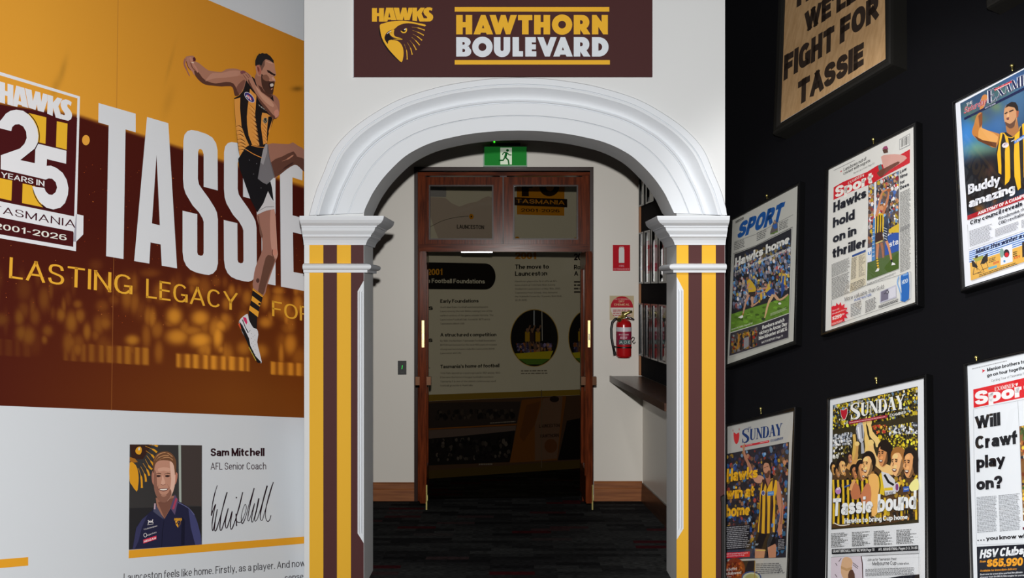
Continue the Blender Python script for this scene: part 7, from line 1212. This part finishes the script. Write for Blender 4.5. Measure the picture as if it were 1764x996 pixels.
A = art(P6); A.line(q6b((92, 798), (928, 760), (935, 1300)), .6, (130, 132, 136)); A.poly(q6b((92, 800), (380, 786), (392, 900), (395, 1400), (88, 1400)), (196, 186, 196)); A.line(q6b((380, 786), (390, 860), (394, 996)), 1.6, (76, 50, 50)); A.poly(q6b((190, 860), (205, 810), (240, 795), (280, 810), (298, 850), (285, 910), (300, 960), (260, 1000), (210, 1000), (185, 940)), (196, 160, 126), sm=2); A.poly(q6b((185, 880), (240, 905), (295, 890), (290, 915), (240, 930), (186, 905)), (176, 140, 100)); A.poly(q6b((265, 930), (300, 920), (320, 996), (255, 1000)), (86, 58, 46), sm=2)
for p in ([(165, 840), (190, 808)], [(135, 855), (150, 880)], [(300, 850), (350, 890)], [(300, 870), (345, 905)], [(130, 960), (150, 990)]): A.line(q6b(*p), 1.1, (84, 72, 76))
A.text("Join us for Tasmania's finest", *q6b((440, 834), (716, 824)), 4.6, (70, 70, 74)); A.text('Melbourne Cup', *q6b((486, 876), (714, 868)), 6.4, (60, 60, 64)); A.text('celebration.', *q6b((722, 870), (838, 866)), 4, (60, 60, 64)); A.greek(*q6b((418, 908), (905, 890), (418, 980)), 6, (120, 122, 126), 61, .42, .1); A.poly(q6b((640, 996), (760, 975), (935, 960), (935, 1300), (600, 1300)), (24, 26, 34)); put(P6, A, 'lower_advert')
glaze(P6)
# --- Will Crawf play on?
q7 = cr(1650, 600, 4.982); q7b = cr(1650, 796, 4.982)
sl = [(1663.6, 630.2), (1676.5, 1080)]; sr = RP.shift(sl, du4 * 1.0); ol = [(1657.4, 626.4), (1671.5, 1090)]; orr = RP.shift(ol, du4 * 1.08); il = [(1663, 630), (1675.9, 1083)]; ir = RP.shift(il, du4 * 1.01)
P7 = framed('framed white page with a huge black question headline above a dark advertisement', [ol[0], orr[0], orr[1], ol[1]], [il[0], ir[0], ir[1], il[1]], [sl[0], sr[0], sr[1], sl[1]], (207, 212, 218))
A = art(P7); A.greek(*q7((122, 172), (420, 102), (123, 182)), 1, (150, 152, 156), 3, .8, 0); A.poly(q7((205, 180), (235, 192), (207, 212), (213, 194)), (190, 30, 48)); TXT = (24, 25, 30)
A.text('Manion brothers to', *q7((250, 202), (578, 128)), 6.2, TXT, 0.055, 6.4); A.text('go on tour together', *q7((250, 250), (592, 178)), 6.2, TXT, 0.055, 6.4); A.text('Cycling Tour of Tasmania: Page 28', *q7((288, 290), (640, 212)), 4.2, (90, 92, 96)); put(P7, A, 'teaser_lines')
A = art(P7); A.poly(q7((132, 355), (900, 180), (900, 355), (136, 512)), (196, 34, 40)); A.text('Sport', *q7((148, 494), (640, 396)), 24.5, (216, 216, 218), 0.075, 25); word(A, 'EXAMINER', *q7((316, 368), (488, 334)), 6.6, (212, 206, 204), 6.8); A.poly(q7((492, 305), (504, 300), (517, 297), (512, 320), (503, 328)), (212, 206, 204)); put(P7, A, 'sport_banner')
A = art(P7)
A.text('Will', *q7((146, 697), (366, 662)), 22.4, TXT, 0.075, 23); A.text('Crawf', *q7((150, 870), (512, 820)), 23, TXT, 0.075, 24); A.text('play', *q7b((160, 60), (410, 28)), 22, TXT, 0.075, 22); A.text('on?', *q7b((160, 245), (384, 225)), 22, TXT, 0.075, 22.6); A.text('. . . you know what', *q7b((168, 678), (650, 648)), 6.8, TXT, 0.055, 7.6); put(P7, A, 'headline')
A = art(P7); A.line(q7((134, 520), (140, 996)) + q7b((160, 712), (760, 690)), .6, (150, 154, 160)); A.line(q7((134, 520), (520, 450), (900, 372)), .6, (150, 154, 160)); A.line(q7((515, 455), (540, 996)) + q7b((545, 260)), .6, (150, 154, 160)); A.greek(*q7b((160, 300), (335, 286), (166, 610)), 26, (120, 124, 130), 71, .45, .1); A.greek(*q7b((348, 284), (530, 266), (360, 600)), 26, (120, 124, 130), 72, .45, .1); put(P7, A, 'column_text')
A = art(P7); ph = q7((528, 670), (900, 610)) + q7b((900, 480), (560, 505)); A.poly(ph, (120, 84, 50)); A.crowd(ph, [(190, 120, 60), (60, 80, 40), (206, 196, 170), (150, 90, 50), (40, 50, 70), (200, 160, 60), (120, 60, 40)], 300, 5, 73); A.crowd(q7((530, 680), (800, 640), (800, 760), (535, 800)), [(70, 92, 44), (120, 130, 60), (50, 60, 40), (150, 150, 130)], 60, 6, 74); A.poly(q7b((556, 560), (760, 550), (760, 575), (558, 582)), (90, 30, 50)); put(P7, A, 'match_photograph')
A = art(P7); A.poly(q7b((162, 728), (900, 690), (900, 1300), (175, 1330)), (22, 26, 36)); A.text('HSV Clubsport', *q7b((186, 830), (720, 780)), 15, (212, 216, 224), 0.070, 15.5, .2); A.text('From', *q7b((190, 866), (240, 862)), 4, (226, 150, 40), 0.055, 4, .1); A.text('$65,990', *q7b((246, 905), (556, 892)), 14.5, (228, 152, 36), 0.075, 15, .12); A.text('Available for immediate delivery', *q7b((190, 944), (505, 926)), 3.6, (226, 150, 40), 0.02, 3.6, .15); A.text('Book now for a test drive and feel the ultimate', *q7b((190, 974), (555, 954)), 3.2, (205, 208, 214), 0.02, 3.2, .15); A.text('of power from the BIG 6.2 litre engine for yourself', *q7b((190, 998), (580, 978)), 3.2, (205, 208, 214), 0.02, 3.2, .15); put(P7, A, 'car_advert', 'dark advertisement with orange price')
glaze(P7)
hook(1321, 337, 'brass hook above the framed page with the blue masthead'); hook(1504.5, 240, 'brass hook above the framed page with the red banner and starburst'); hook(1743.5, 113, 'brass hook above the framed weekend page with the raised fist'); hook(1310.5, 704, 'brass hook above the framed page with yellow lettering by the pilaster'); hook(1509.5, 652, 'brass hook above the framed cover of players lifting the cup'); hook(1682, 616, 'brass hook above the framed page with the huge question')
